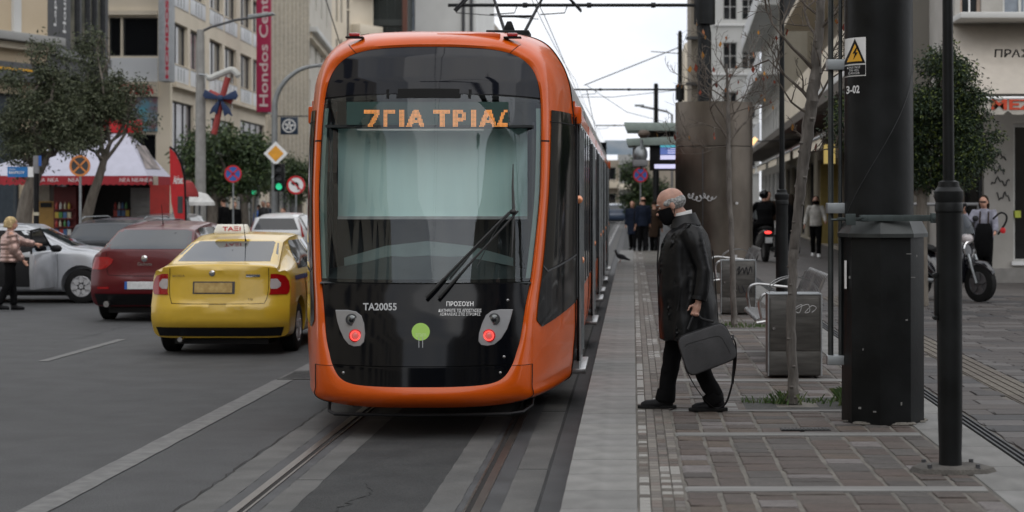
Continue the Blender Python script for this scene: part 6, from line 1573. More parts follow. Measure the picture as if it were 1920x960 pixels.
rd, _, _ = person('helmeted rider in black on the dark scooter, seen from behind', XP(1436, 46), 46.2, PZ, rad(8), 1.75, dict(skin=M['skin'], shoes=shoe_b, trousers=blackf, top=blackf, hair='helmet', hairm=M['blackg'], bulk=1.15), J=JR)
# ---- tree grate and weeds at the near bare tree
gt = thing('tree_grate', 'iron tree grate with weeds growing through at the foot of the nearest bare tree', 'tree grate', (1.27, 14.48, PZ - .006))
gm = mat('grate_iron', (.06, .06, .058), .6, .5, var=.3, vs=20)
for k in range(17):
    y_ = -.42 + k * .0525
    for a, b in (((-.44, -.16), (.16, .44)) if abs(y_) < .2 else ((-.44, .44),)): B(a, b, y_ - .014, y_ + .014, -.02, 0).build('bar', gm, gt)
B(-.44, .44, -.45, .45, -.03, -.018).build('bed', mat('soil', (.035, .028, .02), .95, bump=.8), gt)
B(-.46, -.44, -.45, .45, -.02, .003).build('frame', gm, gt); B(.44, .46, -.45, .45, -.02, .003).build('frame', gm, gt)
B(-.60, -.47, -.38, .38, -.01, .004).build('side_plate', slab_m, gt)
wd = MB()
for cx_, cy_, n_, h_, sp in ((-.06, .06, 70, .09, .10), (-.20, .1, 30, .05, .06), (.42, -.05, 60, .13, .10), (.15, .1, 30, .04, .12), (.35, .2, 30, .06, .1), (-.35, .12, 18, .05, .06)):
    for _ in range(n_):
        a = random.uniform(0, 6.28); x, y_ = cx_ + random.gauss(0, sp * .6), cy_ + random.gauss(0, sp * .5); h = h_ * random.uniform(.5, 1.3); lx, ly = math.cos(a) * h * .6, math.sin(a) * h * .6; w = .006
        wd.add([(x - w, y_, 0), (x + w, y_, 0), (x + lx * .6 + w, y_ + ly * .5, h * .75), (x + lx, y_ + ly, h * random.uniform(.7, 1.05))], [(0, 1, 2), (1, 3, 2)])
grassm = mat('weed_green', (.05, .10, .02), .7, c2=[(.07, .12, .03), (.035, .07, .015), (.10, .12, .04)], rnd='island')
weeds = wd.build('weeds', grassm, None, smooth=0, kind='stuff', label='green weeds sprouting round the nearest bare tree', cat='weeds'); weeds.location = (1.27, 14.48, PZ - .004)
g2 = MB()
for _ in range(160):
    x, y_ = random.uniform(1.0, 1.75), random.uniform(22.9, 23.5); h = random.uniform(.02, .07); a = random.uniform(-.02, .02); g2.add([(x - .006, y_, 0), (x + .006, y_, 0), (x + a, y_, h)], [(0, 1, 2)])
o = g2.build('weeds', grassm, None, smooth=0, kind='stuff', label='strip of grass at the foot of the farther bare tree', cat='weeds'); o.location = (0, 0, PZ)
dg_ = MB(); dg_.box(-.17, .17, -.06, .06, -.004, .002); dg_.c = 1
for k in range(13): dg_.box(-.16 + k * .0253, -.145 + k * .0253, -.05, .05, .002, .006)
dg_.build('drain_grate', [M['black'], gm], None, label='small rectangular iron drain grate in the paving left of the mast', cat='drain grate', loc=(1.19, 12.85, PZ + .004))
# ================================================================ BUILDINGS
creamw = mat('plaster_cream', (.64, .57, .45), .85, c2=(.72, .64, .52), vs=.6, bump=.15, bs=20, detail=8)
whitew = mat('plaster_white', (.56, .56, .54), .85, c2=(.64, .64, .62), vs=.5, bump=.1, detail=8)
beigew = mat('plaster_beige', (.25, .22, .175), .85, c2=(.30, .26, .21), vs=.6, bump=.15, detail=8)
greyw = mat('plaster_grey', (.30, .30, .29), .85, c2=(.36, .36, .35), vs=.7, bump=.1, detail=8)
brownw = mat('brown_stone', (.10, .08, .065), .8, bump=.1)
panelw = mat('panel_white', (.66, .68, .70), .5, var=.05, vs=.5)
framed = mat('frame_dark', (.03, .032, .035), .5); framew = mat('frame_white', (.55, .55, .53), .6)
curt = mat('curtained_glass', (.10, .10, .098), .12, c2=(.26, .25, .235), vs=1.2, stretch=(6, 6, .4), spec=.8, detail=6)
class Facade:
    """wall from ground point a to b (a on the left as seen from the street), real openings with reveals, windows as parts"""
    def __init__(s, name, label, a, b, z0, z1, wall, depth=10, cat='building', th=.3):
        a, b = Vector((a[0], a[1], 0)), Vector((b[0], b[1], 0)); s.W = (b - a).length; s.z0, s.z1 = z0, z1; s.wall = wall; s.depth = depth; s.th = th
        s.root = thing(name, label, cat, (a.x, a.y, z0), math.atan2((b - a).y, (b - a).x)); s.H = z1 - z0; s.op = []
    def window(s, u0, u1, v0, v1, mull=0, trans=0, glass=None, frame=None, fw=.06, deep=.18, rail=None, name='window'):
        s.op.append((u0, u1, v0, v1)); glass = glass or M['glass']; frame = frame or framew
        w = obj(name, None, s.root)
        mb = MB(); 
        for a, b, c, d in ((u0, u0 + fw, v0, v1), (u1 - fw, u1, v0, v1), (u0 + fw, u1 - fw, v0, v0 + fw), (u0 + fw, u1 - fw, v1 - fw, v1)): mb.box(a, b, deep - .05, deep, c, d)
        for k in range(mull):
            x = u0 + (u1 - u0) * (k + 1) / (mull + 1); mb.box(x - fw * .4, x + fw * .4, deep - .04, deep, v0 + fw, v1 - fw)
        for k in range(trans):
            z = v0 + (v1 - v0) * (k + 1) / (trans + 1); mb.box(u0 + fw, u1 - fw, deep - .035, deep, z - fw * .35, z + fw * .35)
        me = mb.mesh('window_frame', frame, 0)
        f = obj('frame', me, w)
        MB().add([(u0, deep + .004, v0), (u1, deep + .004, v0), (u1, deep + .004, v1), (u0, deep + .004, v1)], [(0, 1, 2, 3)]).build('pane', glass, w, smooth=0)
        return w
    def part(s, name, mb, m, **k): return mb.build(name, m, s.root, **k)
    def bx(s, name, u0, u1, y0, y1, v0, v1, m, bevel=0, **k): return MB().box(u0, u1, y0, y1, v0, v1).build(name, m, s.root, bevel=bevel, **k)
    def done(s):
        us = sorted(set([0, s.W] + [x for o in s.op for x in o[:2]])); vs = sorted(set([0, s.H] + [x for o in s.op for x in o[2:]])); mb = MB(); dp = .26
        for a, b in zip(us, us[1:]):
            for c, d in zip(vs, vs[1:]):
                m, n = (a + b) / 2, (c + d) / 2
                if any(o[0] < m < o[1] and o[2] < n < o[3] for o in s.op): continue
                mb.add([(a, 0, c), (b, 0, c), (b, 0, d), (a, 0, d)], [(0, 1, 2, 3)])
        for u0, u1, v0, v1 in s.op:
            mb.add([(u0, 0, v0), (u0, dp, v0), (u0, dp, v1), (u0, 0, v1)], [(0, 1, 2, 3)]); mb.add([(u1, 0, v0), (u1, 0, v1), (u1, dp, v1), (u1, dp, v0)], [(0, 1, 2, 3)])
            mb.add([(u0, 0, v0), (u1, 0, v0), (u1, dp, v0), (u0, dp, v0)], [(0, 1, 2, 3)]); mb.add([(u0, 0, v1), (u0, dp, v1), (u1, dp, v1), (u1, 0, v1)], [(0, 1, 2, 3)])
        D = s.depth
        mb.add([(0, 0, 0), (0, D, 0), (0, D, s.H), (0, 0, s.H)], [(0, 1, 2, 3)]); mb.add([(s.W, 0, 0), (s.W, 0, s.H), (s.W, D, s.H), (s.W, D, 0)], [(0, 1, 2, 3)])
        mb.add([(0, 0, s.H), (s.W, 0, s.H), (s.W, D, s.H), (0, D, s.H)], [(0, 1, 2, 3)]); mb.add([(0, D, 0), (s.W, D, 0), (s.W, D, s.H), (0, D, s.H)], [(0, 1, 2, 3)])
        me = bpy.data.meshes.new('wall'); me.from_pydata([tuple(p) for p in mb.v], [], mb.f); me.materials.append(s.wall); obj('wall', me, s.root)
        return s.root
def Q(px, Y): return (XP(px, Y), Y)
# ---- Hondos Center: long cream facade running away behind the lamp post
Y1, Y2 = 80., 107.; A = Q(320, Y1); Bp = Q(498, Y2)
Fz = lambda py, Y: ZP(py, Y) - .15
H_ = Facade('department_store', 'cream department store with bands of paired windows running away at left', A, Bp, .15, 24, creamw, 30)
Wd = H_.W; flo = 3.27; wb = Fz(116, Y1); wt_ = Fz(37, Y1)
bays = 3; bw_ = Wd / bays; 
for f in range(-1, 4):
    b0, t0 = wb + flo * f, wt_ + flo * f
    for b in range(bays):
        u0 = b * bw_ + .25; u1 = (b + 1) * bw_ - 1.0; um = (u0 + u1) / 2
        if f >= 0:
            for p, q in ((u0, um - .3), (um + .3, u1)):
                H_.window(p, q, b0, t0, mull=1, glass=curt, frame=framed, fw=.07, deep=.22)
                H_.bx('spandrel_panel', p - .05, q + .05, -.03, -.002, b0 - .78, b0 - .06, panelw, bevel=.01)
                H_.bx('sill', p - .05, q + .05, -.06, -.002, b0 - .055, b0 - .005, creamw)
                for k in range(3):
                    x = p + (q - p) * (.32 + .18 * k); H_.bx('panel_grille', x, x + .22, -.036, -.031, b0 - .7, b0 - .15, M['galv'])
for u0, u1, k in ((.25, 5.2, 0), (5.9, 6.6, 1), (9.6, 16.2, 2), (18.2, 26.6, 3)):
    v1 = Fz(187, Y1) - k * .03; H_.window(u0, min(u1, Wd - .2), 2.6 if k < 3 else 2.4, v1 + (.0 if k != 2 else -.3), mull=[2, 0, 3, 3][k], glass=mat('poster_glass', (.035, .03, .045), .2, c2=(.11, .10, .12), vs=.5), frame=framed, name='shop_window')
H_.bx('ledge', 0, Wd, -.25, -.003, Fz(147, Y1) - .35, Fz(147, Y1) - .18, creamw)
for k in range(8): H_.bx('pilaster', k * Wd / 8 + .1, k * Wd / 8 + .55, -.09, -.003, 0, 2.3, greyw)
H_.window(.9, 6.5, .1, 2.3, mull=2, glass=M['glassd'], frame=framed, name='shop_door'); H_.window(8.0, 15, .1, 2.3, mull=3, glass=M['glassd'], frame=framed, name='shop_door'); H_.window(17, 24.6, .1, 2.2, mull=3, glass=M['glassd'], frame=framed, name='shop_door')
H_.done()
# banner
BY = 99.0
bz = lambda py: ZP(py, BY) - ZP(215, BY)
ban = thing('vertical_banner', 'tall crimson banner with pale Hondos Center lettering reading upwards', 'banner', (XP(502, BY), BY - 3, ZP(215, BY)))
bwid = XP(528, BY) - XP(502, BY)
B(0, bwid, 0, .25, 0, 9).build('banner_box', mat('crimson', (.36, .012, .065), .6, var=.04), ban, bevel=.02)
bl_ = mat('banner_letters', (.62, .50, .50), .6)
lettering('Hondos Center', (bwid * .82, -.006, bz(205)), (0, 0, 1), (-1, 0, 0), ZP(-24, BY) - ZP(205, BY), bwid * .62, bl_, ban, bold=.015)
for py in (40, 214): B(.2, bwid - .2, .25, 1.6, bz(py) - .06, bz(py) + .02).build('banner_bracket', M['galv'], ban)
# finned facade right of the banner
G_ = Facade('finned_building', 'cream building with narrow vertical fins right of the crimson banner', Q(500, 107.6), Q(574, 122), 0.15, 26, beigew if 0 else creamw, 25)
for f in range(0, 7):
    z = 3.6 + f * 3.35
    for k in range(9):
        u0 = .5 + k * (G_.W - 1) / 9; G_.window(u0 + .1, u0 + (G_.W - 1) / 9 - .55, z, z + 2.0, glass=M['glassd'], frame=framed, fw=.04)
for k in range(10):
    u0 = .5 + k * (G_.W - 1) / 9 - .12; G_.bx('fin', u0 - .12, u0 + .12, -.3, -.003, 3.2, 25, mat('fin_grey', (.50, .46, .39), .8))
G_.window(.8, G_.W - .8, .2, 2.8, mull=5, glass=M['glassd'], frame=framed, name='shop_window'); G_.done()
# classical building with a cornice
C_ = Facade('classical_building', 'pale classical building with a pointed cornice just left of the tram roof', Q(575, 123), Q(622, 150), .15, 26, mat('plaster_pale', (.52, .49, .43), .85, c2=(.58, .55, .49), vs=.6), 25)
for f in range(0, 6):
    for k in range(4):
        u0 = 2 + k * (C_.W - 3) / 4; C_.window(u0, u0 + 1.6, 3.5 + f * 3.8, 5.9 + f * 3.8, mull=1, trans=1, glass=M['glass'], frame=framew)
for v in (Fz(60, 123), Fz(60, 123) - 5): C_.bx('cornice', -.3, C_.W + .3, -.7, -.003, v, v + .35, whitew, bevel=.03); C_.bx('cornice_band', -.1, C_.W, -.35, -.003, v - .4, v - .01, creamw)
C_.done()
# vertical-slit building, dark glass tower and the white one behind the tram roof
S_ = Facade('slit_window_block', 'cream block with slit windows behind the left corner of the tram roof', Q(618, 152), Q(700, 158), 0, 30, creamw, 20)
for f in range(2, 8):
    for u in (.9, 1.6): S_.window(u, u + .3, 3.5 * f + 2.3, 3.5 * f + 4.4, glass=M['glass'], frame=framew, fw=.03)
    S_.window(2.55, 2.95, 3.5 * f, 3.5 * f + 3.4, glass=mat('blue_glass', (.05, .06, .09), .1), frame=framed, fw=.03)
    S_.bx('balcony', 3.15, S_.W + .1, -.9, -.003, 3.5 * f + 1.4, 3.5 * f + 2.3, creamw, bevel=.04)
S_.done()
D_ = Facade('dark_glass_block', 'dark green-grey block with a brown edge strip behind the tram roof', Q(690, 158.5), Q(761, 158.5), 0, 30, mat('dark_green_wall', (.03, .037, .036), .5), 18)
for f in range(1, 9): D_.window(.3, D_.W - .3, 3.4 * f, 3.4 * f + 2.9, mull=3, glass=mat('green_glass', (.018, .024, .024), .15), frame=MATS['dark_green_wall'], fw=.05)
D_.bx('edge_strip', D_.W - .25, D_.W + .15, -.35, -.003, 0, 30, mat('strip_brown', (.12, .045, .03), .6)); D_.done()
E_ = Facade('white_tower_block', 'plain white block with drain pipes in the middle above the tram roof', Q(762, 163), Q(892, 163), 0, 32, whitew, 22)
for f in range(2, 9): E_.window(.15, .75, 3.3 * f, 3.3 * f + 2.7, trans=1, glass=mat('pale_glass', (.25, .28, .32), .15), frame=framed, fw=.05)
for px in (869, 884): E_.part('drain_pipe', MB().cyl((XP(px, 163) - XP(762, 163), -.12, 0), (XP(px, 163) - XP(762, 163), -.12, 32), .14, n=8), M['darkgrey'])
E_.done()
X_ = Facade('balcony_block', 'cream block with stepped balconies right above the tram roof', Q(889, 190), Q(921, 190), 0, ZP(36, 190), beigew, 15)
for f in range(1, 6): X_.bx('balcony', -.2, X_.W - .1, -1.2, -.003, 3.3 * f + .2, 3.3 * f + 1.1, creamw, bevel=.03); X_.window(.3, X_.W - .4, 3.3 * f + 1.2, 3.3 * f + 2.9, glass=M['glassd'], frame=framed)
X_.part('sloping_roof', MB().prism([(0, X_.H), (X_.W * .45, X_.H), (0, X_.H + 1.6)], 0, 10), beigew); X_.done()
# ---- left end: cream neoclassical, dark glazed shop, frontal block
N_ = Facade('neoclassical_building', 'yellow-cream building with a moulded cornice and grey shop sign at the left edge', (-25.5, 52), Q(89, 66), .15, 17, mat('plaster_ochre', (.52, .42, .29), .85, c2=(.57, .47, .34), vs=.6), 20)
nz_ = lambda py: ZP(py, 64) - .15
N_.bx('cornice', 0, N_.W + .25, -.6, -.003, nz_(78), nz_(62), greyw, bevel=.04); N_.bx('cornice_band', 0, N_.W + .1, -.3, -.003, nz_(92), nz_(79), creamw, bevel=.03)
N_.bx('sign_band', 0, N_.W - .6, -.45, -.003, nz_(152), nz_(118), mat('sign_grey', (.10, .105, .115), .5)); N_.bx('sign_stripe', 0, N_.W - .6, -.47, -.451, nz_(133), nz_(129), yel)
for k in range(3): N_.window(1 + k * 4.4, 3.0 + k * 4.4, nz_(58), nz_(-10), mull=1, glass=M['glass'], frame=framew); N_.bx('pilaster', k * 4.4 + 4.0, k * 4.4 + 4.4, -.12, -.003, nz_(60), 16.8, whitew)
for k in range(3): N_.window(.8 + k * 4.6, 4.2 + k * 4.6, .3, nz_(175), mull=1, glass=mat('shop_blue', (.06, .075, .09), .1), frame=framed, name='shop_window')
N_.done()
K_ = Facade('glazed_shop', 'dark grey glazed shop front with white upright lettering behind the left tree', Q(89, 66.3), Q(203, 73), .15, 17, M['darkgrey'], 12)
kz = lambda py: ZP(py, 69) - .15
kk = K_.W
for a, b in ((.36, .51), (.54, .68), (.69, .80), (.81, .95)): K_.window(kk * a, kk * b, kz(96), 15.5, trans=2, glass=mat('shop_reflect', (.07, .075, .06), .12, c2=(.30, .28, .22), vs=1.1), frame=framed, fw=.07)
K_.bx('sill_band', 0, kk, -.14, -.003, kz(112), kz(98), mat('sill_grey', (.16, .165, .17), .5))
for tx_, u, py0, py1 in (('Lapin', .10, 58, -14), ('House', .24, 66, -20)): lettering(tx_, (kk * u + .28, -.008, kz(py0)), (0, 0, 1), (-1, 0, 0), kz(py1) - kz(py0), .34, txw, K_.root, bold=.02)
for k in range(4): K_.window(kk * (.04 + .24 * k), kk * (.22 + .24 * k), .3, kz(200), glass=M['glassd'], frame=framed, name='shop_window')
K_.done()
O_ = Facade('corner_building', 'cream corner block with a dark ribbon window and red shop letters', Q(200, 79.6), Q(319.5, 79.6), .15, 24, creamw, .35)
oz_ = lambda py: ZP(py, 79.6) - .15; ou = lambda px: XP(px, 79.6) - XP(200, 79.6)
for f in range(0, 4):
    d_ = f * 4.2
    if oz_(33) + d_ < 23: O_.window(ou(204), ou(226), oz_(105) + d_, oz_(33) + d_, glass=M['glassd'], frame=framed); O_.window(ou(230), ou(296), oz_(105) + d_, oz_(33) + d_, glass=M['glassd'], frame=framed); O_.bx('ledge', 0, ou(296), -.2, -.003, oz_(33) + d_ + .1, oz_(33) + d_ + .3, creamw); O_.bx('spandrel', 0, ou(296), -.08, -.003, oz_(105) + d_ - 1.1, oz_(105) + d_ - .08, panelw)
lettering('ΟΠΤΙΚΑ', (ou(208), -.22, oz_(177)), (1, 0, 0), (0, 0, 1), ou(292) - ou(208), .42, mat('shop_red', (.5, .02, .03), .5), O_.root, bold=.06)
O_.bx('sign_board', ou(205), ou(298), -.2, -.003, oz_(181), oz_(155), creamw)
pst = mat('poster_print', (.25, .05, .04), .5, c2=(.10, .35, .45), vs=1.6, detail=2)
O_.bx('poster', ou(206), ou(296), -.12, -.003, oz_(246), oz_(183), pst); O_.bx('poster_red', ou(206), ou(262), -.16, -.121, oz_(246), oz_(226), M['red'])
O_.window(ou(206), ou(292), .2, oz_(252), mull=2, glass=M['glassd'], frame=framed, name='shop_window'); O_.done()
vs_ = thing('vertical_sign', 'upright grey-white box sign with red letters at the corner of the cream block', 'sign', (XP(297, 78), 78, ZP(152, 78)))
ws = XP(317, 78) - XP(297, 78); B(0, ws, 0, 1.0, 0, 9).build('sign_box', mat('sign_silver', (.36, .38, .40), .5), vs_, bevel=.02)
B(ws * .62, ws * .98, -.008, -.001, .1, 8.8).build('letter_panel', mat('sign_pink', (.48, .40, .41), .5), vs_)
lettering('HONDOS', (ws * .96, -.014, .1), (0, 0, 1), (-1, 0, 0), ZP(4, 78) - ZP(152, 78), ws * .30, mat('letter_red', (.42, .02, .05), .5), vs_, bold=.05)
# ---- kiosk
KY = 47.0
kx = lambda px: XP(px, KY); kzz = lambda py: ZP(py, KY) - .15
kio = thing('kiosk', 'street kiosk with a white pyramid canopy, red valance and shelves of goods', 'kiosk', (kx(190), KY, .15))
rx = lambda px: kx(px) - kx(190)
can = mat('canopy_white', (.44, .44, .52), .7, var=.05, bump=.1, bs=5)
x0, x1, x2, x3 = rx(-55), rx(284), rx(160), rx(222)
zt_, zb__ = kzz(247), kzz(330); yF, yB = -.4, 2.0
MB().add([(x0, yF, zb__), (x1, yF, zb__), (x3, .8, zt_), (x2, .8, zt_), (x0, yB, zb__), (x1, yB, zb__), (x3, 1.1, zt_), (x2, 1.1, zt_)], [(0, 1, 2, 3), (1, 5, 6, 2), (5, 4, 7, 6), (4, 0, 3, 7), (3, 2, 6, 7)]).build('canopy', can, kio, smooth=0)
val = mat('valance_red', (.30, .012, .02), .7); zv = kzz(347)
mb = MB(); nn = 30
for k in range(nn):
    a, b = x0 + (x1 - x0) * k / nn, x0 + (x1 - x0) * (k + 1) / nn; mb.add([(a, yF - .01, zb__), (b, yF - .01, zb__), (b, yF - .03, zv + .02), ((a + b) / 2, yF - .035, zv - .01), (a, yF - .03, zv + .02)], [(0, 1, 2, 3, 4)])
for k in range(14):
    a, b = yF + (yB - yF) * k / 14, yF + (yB - yF) * (k + 1) / 14; mb.add([(x1 + .01, a, zb__), (x1 + .01, b, zb__), (x1 + .03, b, zv), (x1 + .03, a, zv)], [(0, 1, 2, 3)])
mb.build('valance', val, kio, smooth=0)
for px in (85, 110, 148, 243, 266, 285): lettering('ΝΕΑ', (rx(px) - .13, yF - .045, kzz(341)), (1, 0, 0), (0, 0, 1), .26, .09, txw, kio)
MB().add([(x1 - .28, yF + .3, zb__ + .12), (x1 - .22, yF + 1.4, zb__ + .12), (x3 + .3, 1.9, zt_ - .3), (x3 + .22, 1.45, zt_ - .3)], [(0, 1, 2, 3)]) and None
pa = Vector((x1, yF, zb__)); pb = Vector((x1, yB, zb__)); pc = Vector((x3, .8, zt_)); nrm = (pb - pa).cross(pc - pa).normalized()
if nrm.x < 0: nrm = -nrm
f_ = lambda a, b: pa + (pb - pa) * (a) * .62 + (pc - pa) * b + nrm * .012 + (pb - pa) * .06
MB().add([f_(.0, .16), f_(1., .16), f_(.7, .72), f_(.1, .72)], [(0, 1, 2, 3)]).build('canopy_print', mat('print_brown', (.35, .30, .28), .6, c2=(.08, .07, .07), vs=3), kio, smooth=0)
B(rx(178), rx(245), .75, 1.15, zt_ + .0, kzz(222)).build('roof_sign', mat('kiosk_red', (.45, .01, .015), .5), kio, bevel=.02)
cab = [(rx(95), rx(285))]
B(rx(95), rx(283), 1.4, 1.7, 0, zb__ - .02).build('back_wall', mat('kiosk_dark', (.012, .012, .013), .7), kio)
B(rx(50), rx(72), .9, 1.3, 0, zb__).build('post', mat('kiosk_cream', (.4, .37, .3), .7), kio); B(rx(287), rx(294), .0, .15, 0, zb__).build('post', MATS['kiosk_cream'], kio)
yp = B(rx(66), rx(94), .30, .40, kzz(440), kzz(377)).build('yellow_panel', mat('kiosk_yellow', (.30, .17, .035), .5), kio); B(rx(69), rx(90), .28, .299, kzz(389), kzz(380)).build('panel_logo', M['black'], yp)
B(rx(95), rx(137), .25, 1.0, kzz(455), kzz(350)).build('shelf_unit', mat('shelf_red', (.10, .008, .008), .6), kio)
B(rx(225), rx(283), 1.0, 1.06, .0, kzz(352)).build('shutter', mat('shutter_grey', (.19, .185, .175), .6), kio)
for k in range(11): B(rx(225), rx(283), .975, .999, kzz(352) - .12 - k * .17, kzz(352) - .10 - k * .17).build('shutter_slat', M['grey'], kio)
goods = [mat('goods_%s' % n, c, .4) for n, c in (('cream', (.4, .36, .25)), ('red', (.35, .03, .02)), ('yellow', (.42, .3, .04)), ('blue', (.05, .12, .25)), ('white', (.5, .5, .48)), ('green', (.06, .2, .06)))]
packs = [B(-.045, .045, 0, .06, 0, .15).mesh('pack', g_, 0) for g_ in goods]; cans = [MB().lathe([(.03, 0), (.034, .01), (.034, .11), (.015, .14), (.012, .17)], 8).mesh('bottle', g_, 40) for g_ in goods]
for s0, s1, yy, rows_ in ((98, 135, .16, (392, 409, 425, 441)), (192, 224, .96, (392, 406, 420)), (66, 92, .2, (442,))):
    for ri_, py in enumerate(rows_):
        sh_ = B(rx(s0), rx(s1), yy - .05, yy + .2, kzz(py) - .03, kzz(py)).build('shelf', MATS['shelf_red'], kio)
        x = rx(s0) + .06
        while x < rx(s1) - .05:
            o = obj('goods', random.choice(packs if ri_ % 2 else cans), sh_); o.location = (x, yy, kzz(py) + .001); x += random.uniform(.085, .12)
rb = thing('promotional_flag', 'wide red cloth hanging at the right side of the kiosk', 'flag', (kx(300), KY - .2, .15))
MB().loft([[Vector((kx(a) - kx(300) + .04 * math.sin(k * 1.3), .05 * math.sin(k * .9), kzz(py))) for k, a in enumerate((285, 295, 305, 315, 325))] for py in (347, 380, 420)], False).build('cloth', mat('cloth_red', (.30, .02, .015), .7, bump=.1), rb)
lettering('coca', (kx(292) - kx(300), -.08, kzz(392)), (1, 0, -.3), (0, 0, 1), .35, .12, mat('letter_pink', (.5, .25, .22), .6), rb) if 0 else None
# ---- right side: frontal corner building with awning
RY = 35.0
R0 = Facade('corner_cafe', 'pale building at the right edge with a large beige awning over the shop', Q(1790, RY), Q(2250, RY), PZ, 13, mat('stone_grey', (.34, .325, .295), .85, c2=(.42, .40, .37), vs=1.8, bump=.4, bs=14, detail=8), 14)
rz_ = lambda py: ZP(py, RY) - PZ; ru = lambda px: XP(px, RY) - XP(1790, RY)
R0.window(.05, ru(1845), .02, rz_(195), glass=M['glassd'], frame=framed, deep=.25, name='shop_opening'); R0.window(ru(1900), ru(2040), rz_(492), rz_(232), mull=1, glass=M['glassd'], frame=framew, deep=.2, name='shop_window')
R0.window(ru(2080), ru(2220), rz_(492), rz_(232), mull=1, glass=M['glassd'], frame=framew, deep=.2, name='shop_window')
R0.window(ru(1800), ru(1840), rz_(34), 8.5, glass=M['glass'], frame=mat('shutter_pink', (.42, .33, .27), .7)); R0.window(ru(1880), ru(1950), rz_(34), 8.5, mull=1, glass=MATS['pale_glass'], frame=framew)
R0.bx('plinth', ru(1846), ru(2250), -.06, -.003, 0, rz_(503), mat('plinth_stone', (.25, .24, .225), .8, bump=.3))
R0.bx('corner_pier', -.02, .16, -.12, -.003, 0, rz_(45), brownw); R0.bx('window_sill', ru(1896), ru(2044), -.08, -.003, rz_(497), rz_(490), M['white'])
R0.bx('balcony_slab', -.15, ru(2250), -1.5, -.003, rz_(48), rz_(37), whitew, bevel=.02)
for k in range(7): R0.bx('balcony_post', ru(1770) + .2 + k * 1.0, ru(1770) + .23 + k * 1.0, -1.45, -1.42, rz_(37), rz_(37) + 1.0, M['white'])
for (a, b, c) in ((1856, 292, .6), (1862, 318, .4), (1858, 340, .7), (1868, 368, .5)):
    pt_ = [(ru(a) + .5 * c * t + .0, -.008, rz_(b) + .06 * math.sin(t * 9 + a) + .04 * math.sin(t * 23)) for t in [k / 14 for k in range(15)]]; R0.part('graffiti', MB().tube(pt_, .012, 4), gb if c > .45 else M['darkgrey'])
R0.bx('notice', ru(1903), ru(1914), -.01, .15, rz_(408), rz_(395), mat('notice_lime', (.5, .55, .08), .6))
R0.done()
awn = thing('shop_awning', 'large beige shop awning with dark Greek letters and a red-lettered valance at right', 'awning', (XP(1793, 34.2), 34.2, rz_(48) + PZ))
az = lambda py: ZP(py, 34.0) - (rz_(48) + PZ); ax = lambda px: XP(px, 33.5) - XP(1793, 34.2)
awm = mat('awning_beige', (.40, .36, .31), .85, var=.05, bump=.15, bs=30, stretch=(1, 1, .2))
L0 = [(ax(1793), .4, .0), (ax(2200), .4, .0), (ax(2200), -1.5, az(183)), (ax(1800), -1.5, az(183))]
MB().loft([[Vector(L0[0]).lerp(Vector(L0[3]), t) + Vector((0, .08 * math.sin(t * 3.1), 0)) for t in [k / 8 for k in range(9)]], [Vector(L0[1]).lerp(Vector(L0[2]), t) + Vector((0, .08 * math.sin(t * 3.1), 0)) for t in [k / 8 for k in range(9)]]], False).build('canopy', awm, awn, smooth=60)
VYa = 32.7; vz2 = lambda py: ZP(py, VYa) - (rz_(48) + PZ); vx2 = lambda px: XP(px, VYa) - XP(1793, 34.2)
MB().add([(vx2(1815), -1.5, vz2(184)), (vx2(2200), -1.5, vz2(184)), (vx2(2200), -1.52, vz2(208)), (vx2(1815), -1.52, vz2(208))], [(0, 1, 2, 3)]).build('valance', mat('valance_pale', (.46, .43, .38), .8), awn, smooth=0)
for k in range(14): MB().add([(vx2(1815) + .35 * k, -1.521, vz2(208)), (vx2(1815) + .35 * k + .34, -1.521, vz2(208)), (vx2(1815) + .35 * k + .26, -1.52, vz2(215)), (vx2(1815) + .35 * k + .08, -1.52, vz2(215))], [(0, 1, 2, 3)]).build('scallop', MATS['valance_pale'], awn, smooth=0)
lettering('ΠΡΑΣΙΝΟ', (vx2(1880), -.75, az(112)), (1, 0, 0), (0, -.35, 1), vx2(1990) - vx2(1880), .155, M['black'], awn, bold=.02)
lettering('MEZE', (vx2(1858), -1.53, vz2(206)), (1, 0, 0), (0, 0, 1), vx2(1960) - vx2(1858), .19, mat('letter_redorange', (.55, .06, .02), .5), awn, bold=.03)
MB().cyl((vx2(1811), -1.51, vz2(184)), (vx2(2200), -1.51, vz2(184)), .03, n=8).build('front_bar', M['white'], awn)
pp2 = thing('handrail', 'grey horizontal handrail between the big mast and the shop front', 'rail', (XP(1700, 33.9), 33.9, PZ))
MB().cyl((0, 0, ZP(383, 33.9) - PZ), (1.35, 0, ZP(383, 33.9) - PZ), .03).build('bar', M['grey'], pp2)
for k in (0, 1.3): MB().cyl((k, 0, 0), (k, 0, ZP(383, 33.9) - PZ), .025).build('post', M['grey'], pp2)
